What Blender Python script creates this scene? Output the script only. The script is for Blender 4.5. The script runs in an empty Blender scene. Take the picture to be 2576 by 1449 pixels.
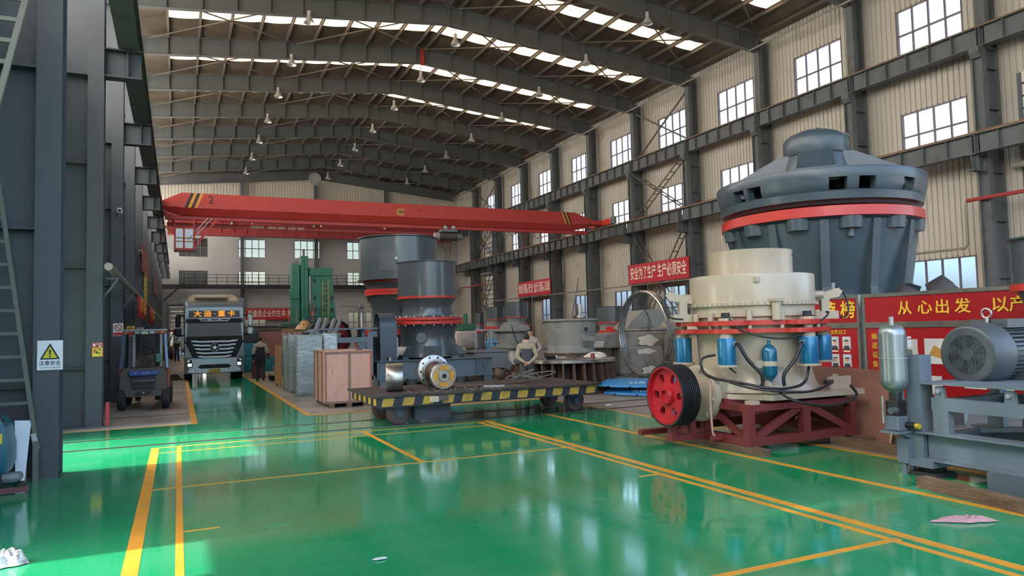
import bpy, bmesh, math, random
from math import sin, cos, pi, radians, sqrt, atan2, tan
from mathutils import Vector, Matrix, noise
S = bpy.context.scene
COL = S.collection
random.seed(7)

# ------------------------------------------------------------------ camera
cam = bpy.data.cameras.new('camera')
cam.sensor_width = 36.0
cam.lens = 1825.0 / 2576.0 * 36.0
cam.clip_start = 0.05
cam.clip_end = 600
camo = bpy.data.objects.new('camera', cam)
COL.objects.link(camo)
yaw, pitch, roll = radians(24.74), radians(3.1726), radians(-1.3826)
fwd = Vector((sin(yaw) * cos(pitch), cos(yaw) * cos(pitch), sin(pitch)))
rgt = Vector((cos(yaw), -sin(yaw), 0))
up = rgt.cross(fwd)
r2 = rgt * cos(roll) + up * sin(roll)
u2 = -rgt * sin(roll) + up * cos(roll)
mw = Matrix((r2, u2, -fwd)).transposed().to_4x4()
mw.translation = Vector((0, 0, 1.83))
camo.matrix_world = mw
S.camera = camo

# ------------------------------------------------------------------ sky, sun, exposure
w = bpy.data.worlds.new('sky')
S.world = w
w.use_nodes = True
nt = w.node_tree
nt.nodes.clear()
sky = nt.nodes.new('ShaderNodeTexSky')
sky.sky_type = 'NISHITA'
sky.sun_disc = False
sky.sun_elevation = radians(48)
sky.sun_rotation = radians(265)
sky.air_density = 1.0
sky.dust_density = 4.0
sky.ozone_density = 1.0
bg = nt.nodes.new('ShaderNodeBackground')
bg.inputs['Strength'].default_value = 0.56
wo = nt.nodes.new('ShaderNodeOutputWorld')
nt.links.new(sky.outputs[0], bg.inputs[0])
nt.links.new(bg.outputs[0], wo.inputs[0])
sun = bpy.data.lights.new('sun', 'SUN')
sun.energy = 4.8
sun.angle = radians(1.2)
sun.color = (1.0, 0.96, 0.90)
suno = bpy.data.objects.new('sun', sun)
COL.objects.link(suno)
# light comes from the left yard (-X), 48 degrees up
suno.rotation_euler = Vector((cos(radians(48)), 0.0, -sin(radians(48)))).to_track_quat('-Z', 'Y').to_euler()
suno.location = (-40, 14, 40)
vs = S.view_settings
vs.view_transform = 'Standard'
vs.look = 'None'
vs.exposure = 0.95
vs.gamma = 1.0
vs.use_curve_mapping = False
cy = S.cycles
cy.max_bounces = 6
cy.diffuse_bounces = 4
cy.glossy_bounces = 3
cy.transmission_bounces = 4
cy.transparent_max_bounces = 12
cy.use_denoising = True
cy.use_adaptive_sampling = True
cy.adaptive_threshold = 0.05
cy.caustics_reflective = False
cy.caustics_refractive = False
cy.sample_clamp_indirect = 6.0

# ------------------------------------------------------------------ mesh helpers
def V(*a):
    return Vector(a)

class MB:
    """collects shapes; build() links them as one mesh object"""
    def __init__(s):
        s.v = []; s.f = []
    def add(s, vs, fs):
        n = len(s.v)
        s.v += [tuple(p) for p in vs]
        s.f += [tuple(i + n for i in f) for f in fs]
        return s
    nbox = 0
    def box(s, x0, x1, y0, y1, z0, z1):
        # every box differs by a hair so that butting pieces never share a face
        MB.nbox += 1
        e = .0001+.00016*(MB.nbox % 9)
        x0 -= e; x1 += e; y0 -= e; y1 += e; z0 -= e; z1 += e
        return s.add([(x0,y0,z0),(x1,y0,z0),(x1,y1,z0),(x0,y1,z0),(x0,y0,z1),(x1,y0,z1),(x1,y1,z1),(x0,y1,z1)],
                     [(0,3,2,1),(4,5,6,7),(0,1,5,4),(1,2,6,5),(2,3,7,6),(3,0,4,7)])
    def cbox(s, cx, cy, cz, sx, sy, sz):
        return s.box(cx-sx/2, cx+sx/2, cy-sy/2, cy+sy/2, cz-sz/2, cz+sz/2)
    def obox(s, c, size, m):
        n = len(s.v)
        s.cbox(0, 0, 0, *size)
        for i in range(n, len(s.v)):
            s.v[i] = tuple(m @ Vector(s.v[i]) + Vector(c))
        return s
    def cham(s, x0, x1, y0, y1, z0, z1, c):
        """box with chamfered vertical and horizontal edges"""
        def ring(i, z):
            a, b, d, e = x0+i, x1-i, y0+i, y1-i
            return [(a+c,d,z),(b-c,d,z),(b,d+c,z),(b,e-c,z),(b-c,e,z),(a+c,e,z),(a,e-c,z),(a,d+c,z)]
        return s.loft([ring(c*.6, z0), ring(0, z0+c), ring(0, z1-c), ring(c*.6, z1)])
    def loft(s, rings, caps=True, closed=True):
        n = len(s.v); k = len(rings[0])
        for r in rings:
            s.v += [tuple(p) for p in r]
        for j in range(len(rings)-1):
            for i in range(k if closed else k-1):
                a = n+j*k+i; b = n+j*k+(i+1) % k
                s.f.append((a, b, b+k, a+k))
        if caps:
            s.f.append(tuple(n+i for i in range(k))[::-1])
            s.f.append(tuple(n+(len(rings)-1)*k+i for i in range(k)))
        return s
    def frame(s, d):
        d = Vector(d).normalized()
        u = d.cross(V(0,0,1))
        if u.length < 1e-4:
            u = d.cross(V(0,1,0))
        u.normalize()
        return u, u.cross(d)
    def cyl(s, p0, p1, r0, r1=None, n=16, caps=True):
        p0, p1 = Vector(p0), Vector(p1)
        r1 = r0 if r1 is None else r1
        u, w_ = s.frame(p1-p0)
        ring = lambda p, r: [p + u*cos(2*pi*i/n)*r - w_*sin(2*pi*i/n)*r for i in range(n)]
        return s.loft([ring(p0, r0), ring(p1, r1)], caps)
    def bar(s, p0, p1, a, b):
        """rectangular bar from p0 to p1, a sideways, b upright"""
        p0, p1 = Vector(p0), Vector(p1)
        u, w_ = s.frame(p1-p0)
        q = lambda p: [p-u*a/2-w_*b/2, p-u*a/2+w_*b/2, p+u*a/2+w_*b/2, p+u*a/2-w_*b/2]
        return s.loft([q(p0), q(p1)])
    def lathe(s, prof, c=(0,0,0), n=32, axis='z', a0=0, a1=2*pi, caps=False):
        full = abs(a1-a0-2*pi) < 1e-5
        m = n if full else n+1
        rings = []
        for r, z in prof:
            R = []
            for i in range(m):
                a = a0+(a1-a0)*i/n
                x, y = r*cos(a), r*sin(a)
                p = {'z': (x, y, z), 'x': (z, x, y), 'y': (y, z, x)}[axis]
                R.append((p[0]+c[0], p[1]+c[1], p[2]+c[2]))
            rings.append(R)
        s.loft(rings, caps, full)
        return s
    def prism(s, poly, ext):
        e = Vector(ext)
        r0 = [Vector(p) for p in poly]
        return s.loft([r0, [p+e for p in r0]])
    def tube(s, path, r, n=8, caps=True):
        path = [Vector(p) for p in path]
        rings = []; pu = None
        for i, p in enumerate(path):
            d = (path[min(i+1, len(path)-1)] - path[max(i-1, 0)])
            if d.length < 1e-9: d = V(0,0,1)
            d.normalize()
            if pu is None:
                u, w_ = s.frame(d)
            else:
                u = pu - d*pu.dot(d)
                u = u.normalized() if u.length > 1e-6 else s.frame(d)[0]
                w_ = u.cross(d)
            pu = u
            rr = r[i] if isinstance(r, (list, tuple)) else r
            rings.append([p + u*cos(2*pi*k/n)*rr - w_*sin(2*pi*k/n)*rr for k in range(n)])
        return s.loft(rings, caps)
    def torus(s, c, R, r, axis='z', n=48, m=8):
        pts = []
        for i in range(n):
            a = 2*pi*i/n
            for j in range(m):
                b = 2*pi*j/m
                x, y, z = (R+r*cos(b))*cos(a), (R+r*cos(b))*sin(a), r*sin(b)
                p = {'z': (x,y,z), 'x': (z,x,y), 'y': (y,z,x)}[axis]
                pts.append((p[0]+c[0], p[1]+c[1], p[2]+c[2]))
        return s.add(pts, [(i*m+j, ((i+1) % n)*m+j, ((i+1) % n)*m+(j+1) % m, i*m+(j+1) % m) for i in range(n) for j in range(m)])
    def xf(s, m):
        s.v = [tuple(m @ Vector(p)) for p in s.v]
        return s
    def mesh(s, name, mat, smooth=True, ang=38):
        me = bpy.data.meshes.new(name)
        me.from_pydata(s.v, [], s.f)
        bm = bmesh.new(); bm.from_mesh(me)
        bmesh.ops.recalc_face_normals(bm, faces=bm.faces)
        bm.to_mesh(me); bm.free()
        if smooth:
            me.shade_smooth()
            me.set_sharp_from_angle(angle=radians(ang))
        if mat:
            me.materials.append(mat)
        return me
    def build(s, name, mat, parent=None, smooth=True, ang=38):
        return link(name, s.mesh(name, mat, smooth, ang), parent)

def link(name, me, parent=None, loc=None, rot=None):
    o = bpy.data.objects.new(name, me)
    COL.objects.link(o)
    if parent: o.parent = parent
    if loc: o.location = loc
    if rot: o.rotation_euler = rot
    return o

def tag(o, label, cat, group=None):
    o['label'] = label; o['category'] = cat
    if group: o['group'] = group
    return o

def thing(name, label, cat, loc=(0,0,0), rz=0, group=None):
    o = link(name, None, None, loc, (0, 0, rz))
    o.empty_display_size = .2
    return tag(o, label, cat, group)

def struct(o):
    o['kind'] = 'structure'
    return o

def sgroup(name, loc=(0,0,0)):
    return struct(link(name, None, None, loc))

def stuff(o):
    o['kind'] = 'stuff'
    return o

def copy_tree(o, parent=None):
    c = o.copy(); COL.objects.link(c); c.parent = parent
    for ch in list(o.children):
        copy_tree(ch, c)
    return c

ORD = ['first','second','third','fourth','fifth','sixth','seventh','eighth','ninth','tenth','eleventh','twelfth']

# ------------------------------------------------------------------ materials
MATS = {}
def srgb(h):
    if isinstance(h, str):
        h = tuple(int(h[i:i+2], 16)/255 for i in (0,2,4))
    return tuple((c/12.92 if c <= .04045 else ((c+.055)/1.055)**2.4) for c in h)

def M(name, col, rough=.5, metal=0.0, var=.12, scale=2.5, dirt=None, amt=0.0, dscale=1.2, bump=0.0, bscale=30, stretch=None, spec=.5, coat=0.0, wob=0.0):
    """painted or bare surface: colour with soft variation, optional dirt patches with a shape of their own, fine relief"""
    if name in MATS: return MATS[name]
    m = bpy.data.materials.new(name); m.use_nodes = True
    nt = m.node_tree; N = nt.nodes; L = nt.links
    b = N['Principled BSDF']
    c = srgb(col)
    tc = N.new('ShaderNodeTexCoord'); mp = N.new('ShaderNodeMapping')
    L.new(tc.outputs['Object'], mp.inputs[0])
    if stretch: mp.inputs['Scale'].default_value = stretch
    n1 = N.new('ShaderNodeTexNoise'); n1.inputs['Scale'].default_value = scale; n1.inputs['Detail'].default_value = 6
    L.new(mp.outputs[0], n1.inputs[0])
    r1 = N.new('ShaderNodeMapRange')
    r1.inputs[1].default_value = .3; r1.inputs[2].default_value = .7
    r1.inputs[3].default_value = 1-var; r1.inputs[4].default_value = 1+var
    L.new(n1.outputs[0], r1.inputs[0])
    mx = N.new('ShaderNodeMix'); mx.data_type = 'RGBA'; mx.blend_type = 'MULTIPLY'
    mx.inputs[0].default_value = 1
    mx.inputs[6].default_value = (*c, 1)
    L.new(r1.outputs[0], mx.inputs[7])
    out = mx.outputs[2]
    if dirt:
        n2 = N.new('ShaderNodeTexNoise'); n2.inputs['Scale'].default_value = dscale; n2.inputs['Detail'].default_value = 8; n2.inputs['Roughness'].default_value = .65
        L.new(mp.outputs[0], n2.inputs[0])
        r2_ = N.new('ShaderNodeMapRange')
        r2_.inputs[1].default_value = .62-amt*.4; r2_.inputs[2].default_value = .78-amt*.3
        L.new(n2.outputs[0], r2_.inputs[0])
        m2 = N.new('ShaderNodeMix'); m2.data_type = 'RGBA'
        L.new(r2_.outputs[0], m2.inputs[0]); L.new(out, m2.inputs[6]); m2.inputs[7].default_value = (*srgb(dirt), 1)
        out = m2.outputs[2]
    L.new(out, b.inputs['Base Color'])
    b.inputs['Metallic'].default_value = metal
    rr = N.new('ShaderNodeMapRange'); rr.inputs[1].default_value = .3; rr.inputs[2].default_value = .7
    rv = .02 if rough < .36 else .07
    rr.inputs[3].default_value = max(.03, rough-rv); rr.inputs[4].default_value = min(1, rough+rv)
    L.new(n1.outputs[0], rr.inputs[0]); L.new(rr.outputs[0], b.inputs['Roughness'])
    b.inputs['Specular IOR Level'].default_value = spec
    b.inputs['Coat Weight'].default_value = coat
    b.inputs['Coat Roughness'].default_value = .08
    if bump:
        n3 = N.new('ShaderNodeTexNoise'); n3.inputs['Scale'].default_value = bscale; n3.inputs['Detail'].default_value = 4
        L.new(mp.outputs[0], n3.inputs[0])
        bp = N.new('ShaderNodeBump'); bp.inputs['Strength'].default_value = bump; bp.inputs['Distance'].default_value = .02
        L.new(n3.outputs[0], bp.inputs['Height']); L.new(bp.outputs[0], b.inputs['Normal'])
    MATS[name] = m
    return m

def emit(name, col, strength):
    if name in MATS: return MATS[name]
    m = bpy.data.materials.new(name); m.use_nodes = True
    N = m.node_tree.nodes; N.clear()
    e = N.new('ShaderNodeEmission'); e.inputs[0].default_value = (*col, 1); e.inputs[1].default_value = strength
    o = N.new('ShaderNodeOutputMaterial'); m.node_tree.links.new(e.outputs[0], o.inputs[0])
    MATS[name] = m
    return m

def glass_pane(name, tint, gloss=.08, rough=.05, veil=.0, veilcol=(.5,.55,.6)):
    """thin glass: tint and pale film dim the bright view, with a faint reflection"""
    m = bpy.data.materials.new(name); m.use_nodes = True
    nt = m.node_tree; N = nt.nodes; L = nt.links; N.clear()
    t = N.new('ShaderNodeBsdfTransparent'); t.inputs[0].default_value = (*tint, 1)
    g = N.new('ShaderNodeBsdfGlossy'); g.inputs['Roughness'].default_value = rough
    d = N.new('ShaderNodeBsdfDiffuse'); d.inputs[0].default_value = (*veilcol, 1)
    a = N.new('ShaderNodeMixShader'); a.inputs[0].default_value = gloss
    b = N.new('ShaderNodeMixShader'); b.inputs[0].default_value = veil
    o = N.new('ShaderNodeOutputMaterial')
    L.new(t.outputs[0], a.inputs[1]); L.new(g.outputs[0], a.inputs[2])
    L.new(a.outputs[0], b.inputs[1]); L.new(d.outputs[0], b.inputs[2]); L.new(b.outputs[0], o.inputs[0])
    MATS[name] = m
    return m

steel = M('column paint', '5b5f60', .62, 0, .10, 1.2, '4d4a44', .25, 1.5)
steelblue = M('left column paint', '42474a', .55, 0, .12, 1.4, '4a4d4f', .2, 2.0)
steelroof = M('rafter paint', '585b58', .6, 0, .08, 1.0)
purlin_m = M('purlin paint', '5c564b', .6, 0, .12, 1.0)
rail_m = M('rail rust', '7a5a3c', .6, .2, .25, 4)
insul = M('roof insulation foil', '5e5547', .42, .25, .28, .9, '71664f', .25, .7, .8, 2.2)
panel_m = M('wall panel', 'bab5a7', .55, 0, .05, .5, '9c8a6c', .14, .45)
farwall_m = M('far wall render', 'b6b5b1', .8, 0, .06, .5, '9a9c9e', .06, .35, .2, 8)
winframe = M('window frame', '6b5f60', .5, 0, .1)
black = M('black paint', '1c1d1f', .5, 0, .2)
rubber = M('rubber', '1d1e20', .75, 0, .25, 8, '3c3b38', .25, 6, .3, 60)
yellow = M('line yellow', 'd0942f', .38, 0, .10, 3, '9d8a4f', .14, 2.5)
white_m = M('white paint', 'dcd8cd', .45, 0, .05, 2)
glass_win = glass_pane('window glass', (.97,.97,.96), .05, .05, .03, (.62,.68,.74))
glass_low = glass_pane('low window glass', (.62,.72,.84), .05, .2, .16, (.45,.55,.70))

TXT = {}
def text(name, body, size, mat, parent, loc, rot, extrude=.004, sx=1.0, align='CENTER', bold=0.0):
    """flat lettering built as geometry from the built-in font"""
    cu = bpy.data.curves.new(name, 'FONT')
    cu.body = body; cu.size = size; cu.extrude = extrude; cu.align_x = align; cu.align_y = 'CENTER'; cu.resolution_u = 2
    cu.offset = bold
    o = bpy.data.objects.new(name, cu); COL.objects.link(o)
    bpy.context.view_layer.update()
    me = bpy.data.meshes.new_from_object(o.evaluated_get(bpy.context.evaluated_depsgraph_get()))
    bpy.data.objects.remove(o); bpy.data.curves.remove(cu)
    me.materials.clear(); me.materials.append(mat)
    me.name = name
    p = link(name, me, parent, loc, rot)
    p.scale = (sx, 1, 1)
    return p
RX, RLEFT = (pi/2, 0, 0), (pi/2, 0, -pi/2)   # lettering that faces -Y, lettering that faces -X
RRIGHT = (pi/2, 0, pi/2)
# ------------------------------------------------------------------ floor
def floor_mat():
    m = bpy.data.materials.new('green epoxy'); m.use_nodes = True
    nt = m.node_tree; N = nt.nodes; L = nt.links; b = N['Principled BSDF']
    tc = N.new('ShaderNodeTexCoord')
    def noise_(sc, det, stretch, rot=0, rough=.55):
        mp = N.new('ShaderNodeMapping'); mp.inputs['Scale'].default_value = stretch; mp.inputs['Rotation'].default_value = (0,0,rot)
        L.new(tc.outputs['Object'], mp.inputs[0])
        n = N.new('ShaderNodeTexNoise'); n.inputs['Scale'].default_value = sc; n.inputs['Detail'].default_value = det; n.inputs['Roughness'].default_value = rough
        L.new(mp.outputs[0], n.inputs[0]); return n
    def rng(n, a, c, lo, hi):
        r = N.new('ShaderNodeMapRange'); r.inputs[1].default_value = a; r.inputs[2].default_value = c; r.inputs[3].default_value = lo; r.inputs[4].default_value = hi
        L.new(n.outputs[0], r.inputs[0]); return r
    big = noise_(.35, 5, (1,1,1)); streak = noise_(1.5, 7, (1.0,.10,1), radians(-30), .62); fine = noise_(3.5, 8, (.25,1,1), .1, .7)
    wear = N.new('ShaderNodeMath'); wear.operation = 'MULTIPLY'
    L.new(rng(big, .36, .66, .1, .9).outputs[0], wear.inputs[0]); L.new(rng(streak, .30, .80, 0, .9).outputs[0], wear.inputs[1])
    w2 = N.new('ShaderNodeMath'); w2.operation = 'MULTIPLY_ADD'
    L.new(rng(fine, .45, .85, 0, .25).outputs[0], w2.inputs[0]); w2.inputs[1].default_value = 1; L.new(wear.outputs[0], w2.inputs[2])
    mx = N.new('ShaderNodeMix'); mx.data_type = 'RGBA'; mx.clamp_factor = True
    L.new(w2.outputs[0], mx.inputs[0])
    mx.inputs[6].default_value = (*srgb('0a8954'), 1); mx.inputs[7].default_value = (*srgb('559a7d'), 1)
    L.new(mx.outputs[2], b.inputs['Base Color'])
    ro = rng(streak, .3, .8, .05, .15)
    L.new(ro.outputs[0], b.inputs['Roughness'])
    b.inputs['Specular IOR Level'].default_value = .75
    wav = noise_(1.1, 1, (1.0,.5,1), radians(20))
    bp = N.new('ShaderNodeBump'); bp.inputs['Strength'].default_value = .05; bp.inputs['Distance'].default_value = .02
    L.new(wav.outputs[0], bp.inputs['Height']); L.new(bp.outputs[0], b.inputs['Normal'])
    return m
green = floor_mat()
concrete = M('shop floor concrete', '8c867c', .5, 0, .14, .8, '5f5a52', .4, .6, .25, 12)
yardm = M('yard concrete', 'b5ada0', .8, 0, .1, .4)

fl = struct(MB().box(-2.75, 29.7, -6, 84, -.3, 0).build('floor', concrete, smooth=False))
# green coating: forecourt, lane
MB().box(-2.7, 8.5, -6, 16.62, 0, .004).build('epoxy_coating', green, fl, False)
MB().box(.37, 2.60, 16.62, 62, 0, .004).build('epoxy_coating', green, fl, False)
MB().box(.37, 2.60, 16.60, 16.64, 0, .0035).build('epoxy_coating', green, fl, False)
def line(x0, x1, y0, y1, z=.0075):
    return MB().box(x0, x1, y0, y1, .003, z).build('painted_line', yellow, fl, False)
line(.245, .37, 16.60, 62); line(2.58, 2.70, 16.72, 60)              # lane edges
line(-2.6, .36, 16.60, 16.66); line(2.70, 8.5, 16.72, 16.80)
line(-.40, -.28, -1, 13.40); line(-.02, .045, -1, 13.38)              # left pair
line(-1.9, 3.75, 13.83, 13.89, .0065)                                 # along the front rail
line(-.40, 5.7, 13.36, 13.42, .0065); line(-.28, 5.62, 12.78, 12.82, .0065)
line(5.50, 5.61, -2, 13.50, .007); line(5.33, 5.40, -2, 13.40, .007)  # walkway edge pair
line(-.28, 5.55, 9.77, 9.81, .0065); line(3.05, 3.12, 9.8, 13.3, .0065)
line(7.0, 7.10, -2, 14.0); line(8.50, 8.60, -2, 16.7)
line(2.4, 5.45, 4.22, 4.29, .0065); line(.05, .36, 7.55, 7.585, .0065); line(5.05, 5.33, 7.42, 7.46, .0065)
# kerb strip in front of second column and sunk transfer rails
MB().box(-2.7, .25, 16.66, 17.0, .0, .012).build('kerb_strip', M('kerb', 'a7a294', .7, 0, .1, 2), fl, False)
for yy in (13.80, 14.98):
    MB().box(-2.7, 29, yy-.035, yy+.035, .004, .014).build('rail', M('sunk rail', '5b5450', .35, .7, .2, 3), fl, False)
MB().box(-2.6, 2.4, 18.85, 18.90, 0, .006).build('groove_cover', black, fl, False)
struct(MB().box(-160, -2.75, -60, 140, -.35, -.05).build('ground', yardm, smooth=False))
struct(MB().box(29.9, 160, -60, 140, -.35, -.05).build('ground', yardm, smooth=False))
struct(MB().box(-2.75, 29.9, 84, 140, -.35, -.05).build('ground', yardm, smooth=False))

# ------------------------------------------------------------------ walls
YC = [11.35+6*k for k in range(12)]          # column lines
WX = 29.6
WIN = {'up': (13.45, 15.70), 'mid': (8.85, 10.97), 'low': (2.15, 4.36)}
wr = sgroup('wall_right')
SHUT = (0, 9)
seg_cache = {}
def strip_mesh(z0, z1, w=.238):
    k = (z0, z1)
    if k not in seg_cache:
        mb = MB()
        c = .018
        mb.prism([(-.03,-w/2+c,0),(-.05,-w/2+2*c,0),(-.05,w/2-2*c,0),(-.03,w/2-c,0),(.02,w/2-c,0),(.02,-w/2+c,0)], (0,0,z1-z0))
        seg_cache[k] = mb.mesh('panel', panel_m, False)
    return seg_cache[k]
far_mb = MB()
npan = 0
for k in range(-1, 11):
    y0 = 11.35+6*k; y1 = y0+6 if k < 10 else 79.3; yc = y0+3.0
    holes = [] if k in (-1,) else [WIN['up'], WIN['mid'], WIN['low']]
    if k in SHUT: holes = [WIN['up'], (0.0, 11.2)]
    if k == 10: holes = []
    hw = 2.4 if k in SHUT else 1.5
    back = MB()
    def runs(hs, top=17.6):
        z = 0.0; out = []
        for a, b_ in sorted(hs):
            if a > z: out.append((z, a))
            z = b_
        out.append((z, top)); return out
    if holes:
        for a, b_ in ((y0, yc-hw), (yc+hw, y1)):
            back.box(WX, WX+.12, a, b_, 0, 17.6)
        if k in SHUT:
            for z0, z1 in runs([(0.0, 11.2)]): back.box(WX, WX+.12, yc-hw, yc-1.5, z0, z1)
            for z0, z1 in runs([(0.0, 11.2)]): back.box(WX, WX+.12, yc+1.5, yc+hw, z0, z1)
            for z0, z1 in runs(holes): back.box(WX, WX+.12, yc-1.5, yc+1.5, z0, z1)
        else:
            for z0, z1 in runs(holes): back.box(WX, WX+.12, yc-hw, yc+hw, z0, z1)
    else:
        back.box(WX, WX+.12, y0, y1, 0, 17.6)
    back.build('backing_sheet', panel_m, wr, False)
    n = int(round((y1-y0)/.25))
    for i in range(n):
        yy = y0+.125+.25*i
        if k in SHUT and abs(yy-yc) < 2.4:
            hs = holes if abs(yy-yc) < 1.5 else [(0.0, 11.2)]
        elif holes and abs(yy-yc) < hw: hs = holes
        else: hs = []
        for z0, z1 in runs(hs):
            if 0 <= k <= 3 and z1 > 2.5:
                link('panel', strip_mesh(z0, z1), wr, (WX, yy, z0)); npan += 1
            else:
                far_mb.box(WX-.05, WX, yy-.105, yy+.105, z0, z1)
stuff(far_mb.build('panel_field', panel_m, wr, False))

nwin = 0
WM = {}
def bar_mesh(key, mk, mat_):
    if key not in WM: WM[key] = mk().mesh('bar', mat_, False)
    return WM[key]
def window(axis, c, width, z0, z1, cols, split, glass, x):
    """framed steel window; axis 'x' faces -X on plane x, axis 'y' faces -Y on plane y=x"""
    global nwin
    nwin += 1
    g = sgroup('window_%d' % nwin, (x, c, 0) if axis == 'x' else (c, x, 0))
    rz = 0 if axis == 'x' else pi/2
    g.rotation_euler = (0, 0, rz)
    w = width
    key = (w, z0, z1, cols, split, glass.name)
    if key not in WM:
        fr = MB()
        for a, b_ in ((-w/2-.05, -w/2+.05), (w/2-.05, w/2+.05)): fr.box(-.07, .06, a, b_, z0-.05, z1+.05)
        fr.box(-.07, .06, -w/2, w/2, z0-.05, z0+.05); fr.box(-.07, .06, -w/2, w/2, z1-.05, z1+.05)
        mu = MB().box(-.04, .04, -.032, .032, z0, z1)
        tr = MB().box(-.045, .045, -w/2, w/2, -.035, .035)
        pw = w/cols-.05
        panes = []
        for a, b_ in ((z0+.03, split-.03), (split+.03, z1-.03)):
            panes.append(MB().box(-.004, .004, -pw/2, pw/2, a, b_).mesh('pane', glass, False))
        WM[key] = (fr.mesh('window_frame', winframe, False), mu.mesh('mullion', winframe, False), tr.mesh('transom', winframe, False), panes)
    fr, mu, tr, panes = WM[key]
    link('window_frame', fr, g); link('transom', tr, g, (0,0,split))
    for i in range(1, cols): link('mullion', mu, g, (0, -w/2+w*i/cols, 0))
    for i in range(cols):
        for p in panes: link('pane', p, g, (.015, -w/2+w*(i+.5)/cols, 0))
    return g
for k in range(0, 10):
    yc = 14.35+6*k
    window('x', yc, 3.0, *WIN['up'], 4, 14.55, glass_win, WX+.03)
    if k not in SHUT:
        window('x', yc, 3.0, *WIN['mid'], 4, 9.92, glass_win, WX+.03)
        window('x', yc, 3.0, *WIN['low'], 4, 2.95, glass_low, WX+.03)
# roller shutters of white slats
slat_m = M('shutter slat', 'd6d2c6', .5, 0, .06, 1, 'a99f88', .1, .8)
for k, lab in ((0, 1), (9, 2)):
    yc = 14.35+6*k
    d = sgroup('door_%d' % lab, (WX-.02, yc, 0))
    sm = MB().prism([(.0,-2.38,0),(-.05,-2.38,.05),(-.05,-2.38,.44),(0,-2.38,.48),(.03,-2.38,.48),(.03,-2.38,0)], (0,4.76,0)).mesh('slat', slat_m, False)
    gm = MB().box(-.07, -.0, -2.38, 2.38, -.03, .03).mesh('slat_joint', black, False)
    for i in range(23):
        link('slat', sm, d, (0, 0, .49*i))
        if i: link('slat_joint', gm, d, (.02, 0, .49*i))
    for s in (-1, 1): MB().box(-.12, .05, s*2.4-.06, s*2.4+.06, 0, 11.2).build('guide_rail', steel, d, False)
    MB().cyl((-.45,-2.6,7.6), (-.45,2.6,7.6), .13, n=14).build('roller', M('roller grey', '8d8a80', .5), d)

# far wall with window openings and a door opening at its left end
wf = sgroup('wall_back')
FY = 79.0
fwin = []
for z0, z1 in ((9.75, 11.65), (6.55, 8.35), (2.25, 4.0)):
    for i in range(5):
        fwin.append((.05+5.55*i+ (.0 if i else .0), z0, z1))
def farwall():
    mb = MB()
    xs = [-2.7]; 
    cols_ = [(.05+5.55*i, .05+5.55*i+2.65) for i in range(5)]
    xs = [-2.7] + [v for c in cols_ for v in c] + [29.7]
    for j in range(len(xs)-1):
        a, b_ = xs[j], xs[j+1]
        inwin = j % 2 == 1
        if not inwin:
            if j == 0:
                mb.box(a, b_, FY, FY+.3, 4.9, 13.0); mb.box(a, -1.0, FY, FY+.3, 0, 4.9)
            else: mb.box(a, b_, FY, FY+.3, 0, 13.0)
        else:
            cuts = [(0, 4.9), (6.55, 8.35), (9.75, 11.65)] if j == 1 else [(2.25, 4.0), (6.55, 8.35), (9.75, 11.65)]
            z = 0
            for c0, c1 in cuts:
                if c0 > z: mb.box(a, b_, FY, FY+.3, z, c0)
                z = c1
            mb.box(a, b_, FY, FY+.3, z, 13.0)
    return mb
farwall().build('masonry', farwall_m, wf, False)
mb = MB()
pm = M('gable panel', 'c9c3b2', .55, 0, .06, .5)
for i in range(int(32.4/.3)):
    x = -2.7+.3*i+.15
    mb.box(x-.13, x+.13, FY+.02, FY+.08, 13.0, 19.3-.1*abs(x-13.4))
mb.box(-2.7, 29.7, FY+.08, FY+.15, 13.0, 17.5); mb.prism([(-2.7,FY+.08,17.5),(29.7,FY+.08,17.5),(13.4,FY+.08,19.3)], (0,.07,0))
stuff(mb.build('gable_panelling', pm, wf, False))
glass_far = glass_pane('far window glass', (.62,.62,.58), .05, .05, .16, (.58,.58,.55))
glass_dark = glass_pane('dark window glass', (.07,.075,.07), .08, .15, .5, (.10,.11,.10))
for i in range(5):
    for z0, z1, sp in ((9.75, 11.65, 10.7), (6.55, 8.35, 7.2), (2.25, 4.0, 2.9)):
        if i == 0 and z0 < 5: continue
        window('y', .05+5.55*i+1.325, 2.65, z0, z1, 4, sp, glass_dark if i == 0 else glass_far, FY+.1)
# cracks and stains are in the render; door reveal, frame, half-raised shutter, strip curtain
d = sgroup('door_3', (0, FY, 0))
dm = M('door frame paint', '8d928f', .6)
MB().box(-1.0, -.85, -.08, .3, 0, 4.9).box(2.55, 2.70, -.08, .3, 0, 4.9).box(-1.0, 2.7, -.08, .3, 4.75, 4.9).build('door_frame', dm, d, False)
for i in range(5):
    MB().box(-.85, 2.55, .12, .18, 2.55+.44*i, 2.55+.44*i+.42).build('shutter_slat', slat_m, d, False)
MB().box(-.85, 2.6, -.35, .0, 4.95, 5.25).build('lintel_box', farwall_m, d, False)
for i in range(9):
    MB().box(-.45+.3*i, -.17+.3*i, .05+.03*(i % 2), .06+.03*(i % 2), 0, 2.6).build('curtain_strip', M('strip curtain', '9fb6cc', .4, 0, .12, 1), d, False)
MB().cyl((-.78,-.2,0), (-.78,-.2,4.7), .09, n=10).build('downpipe', M('downpipe', 'b9b4a4', .5), d)
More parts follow.
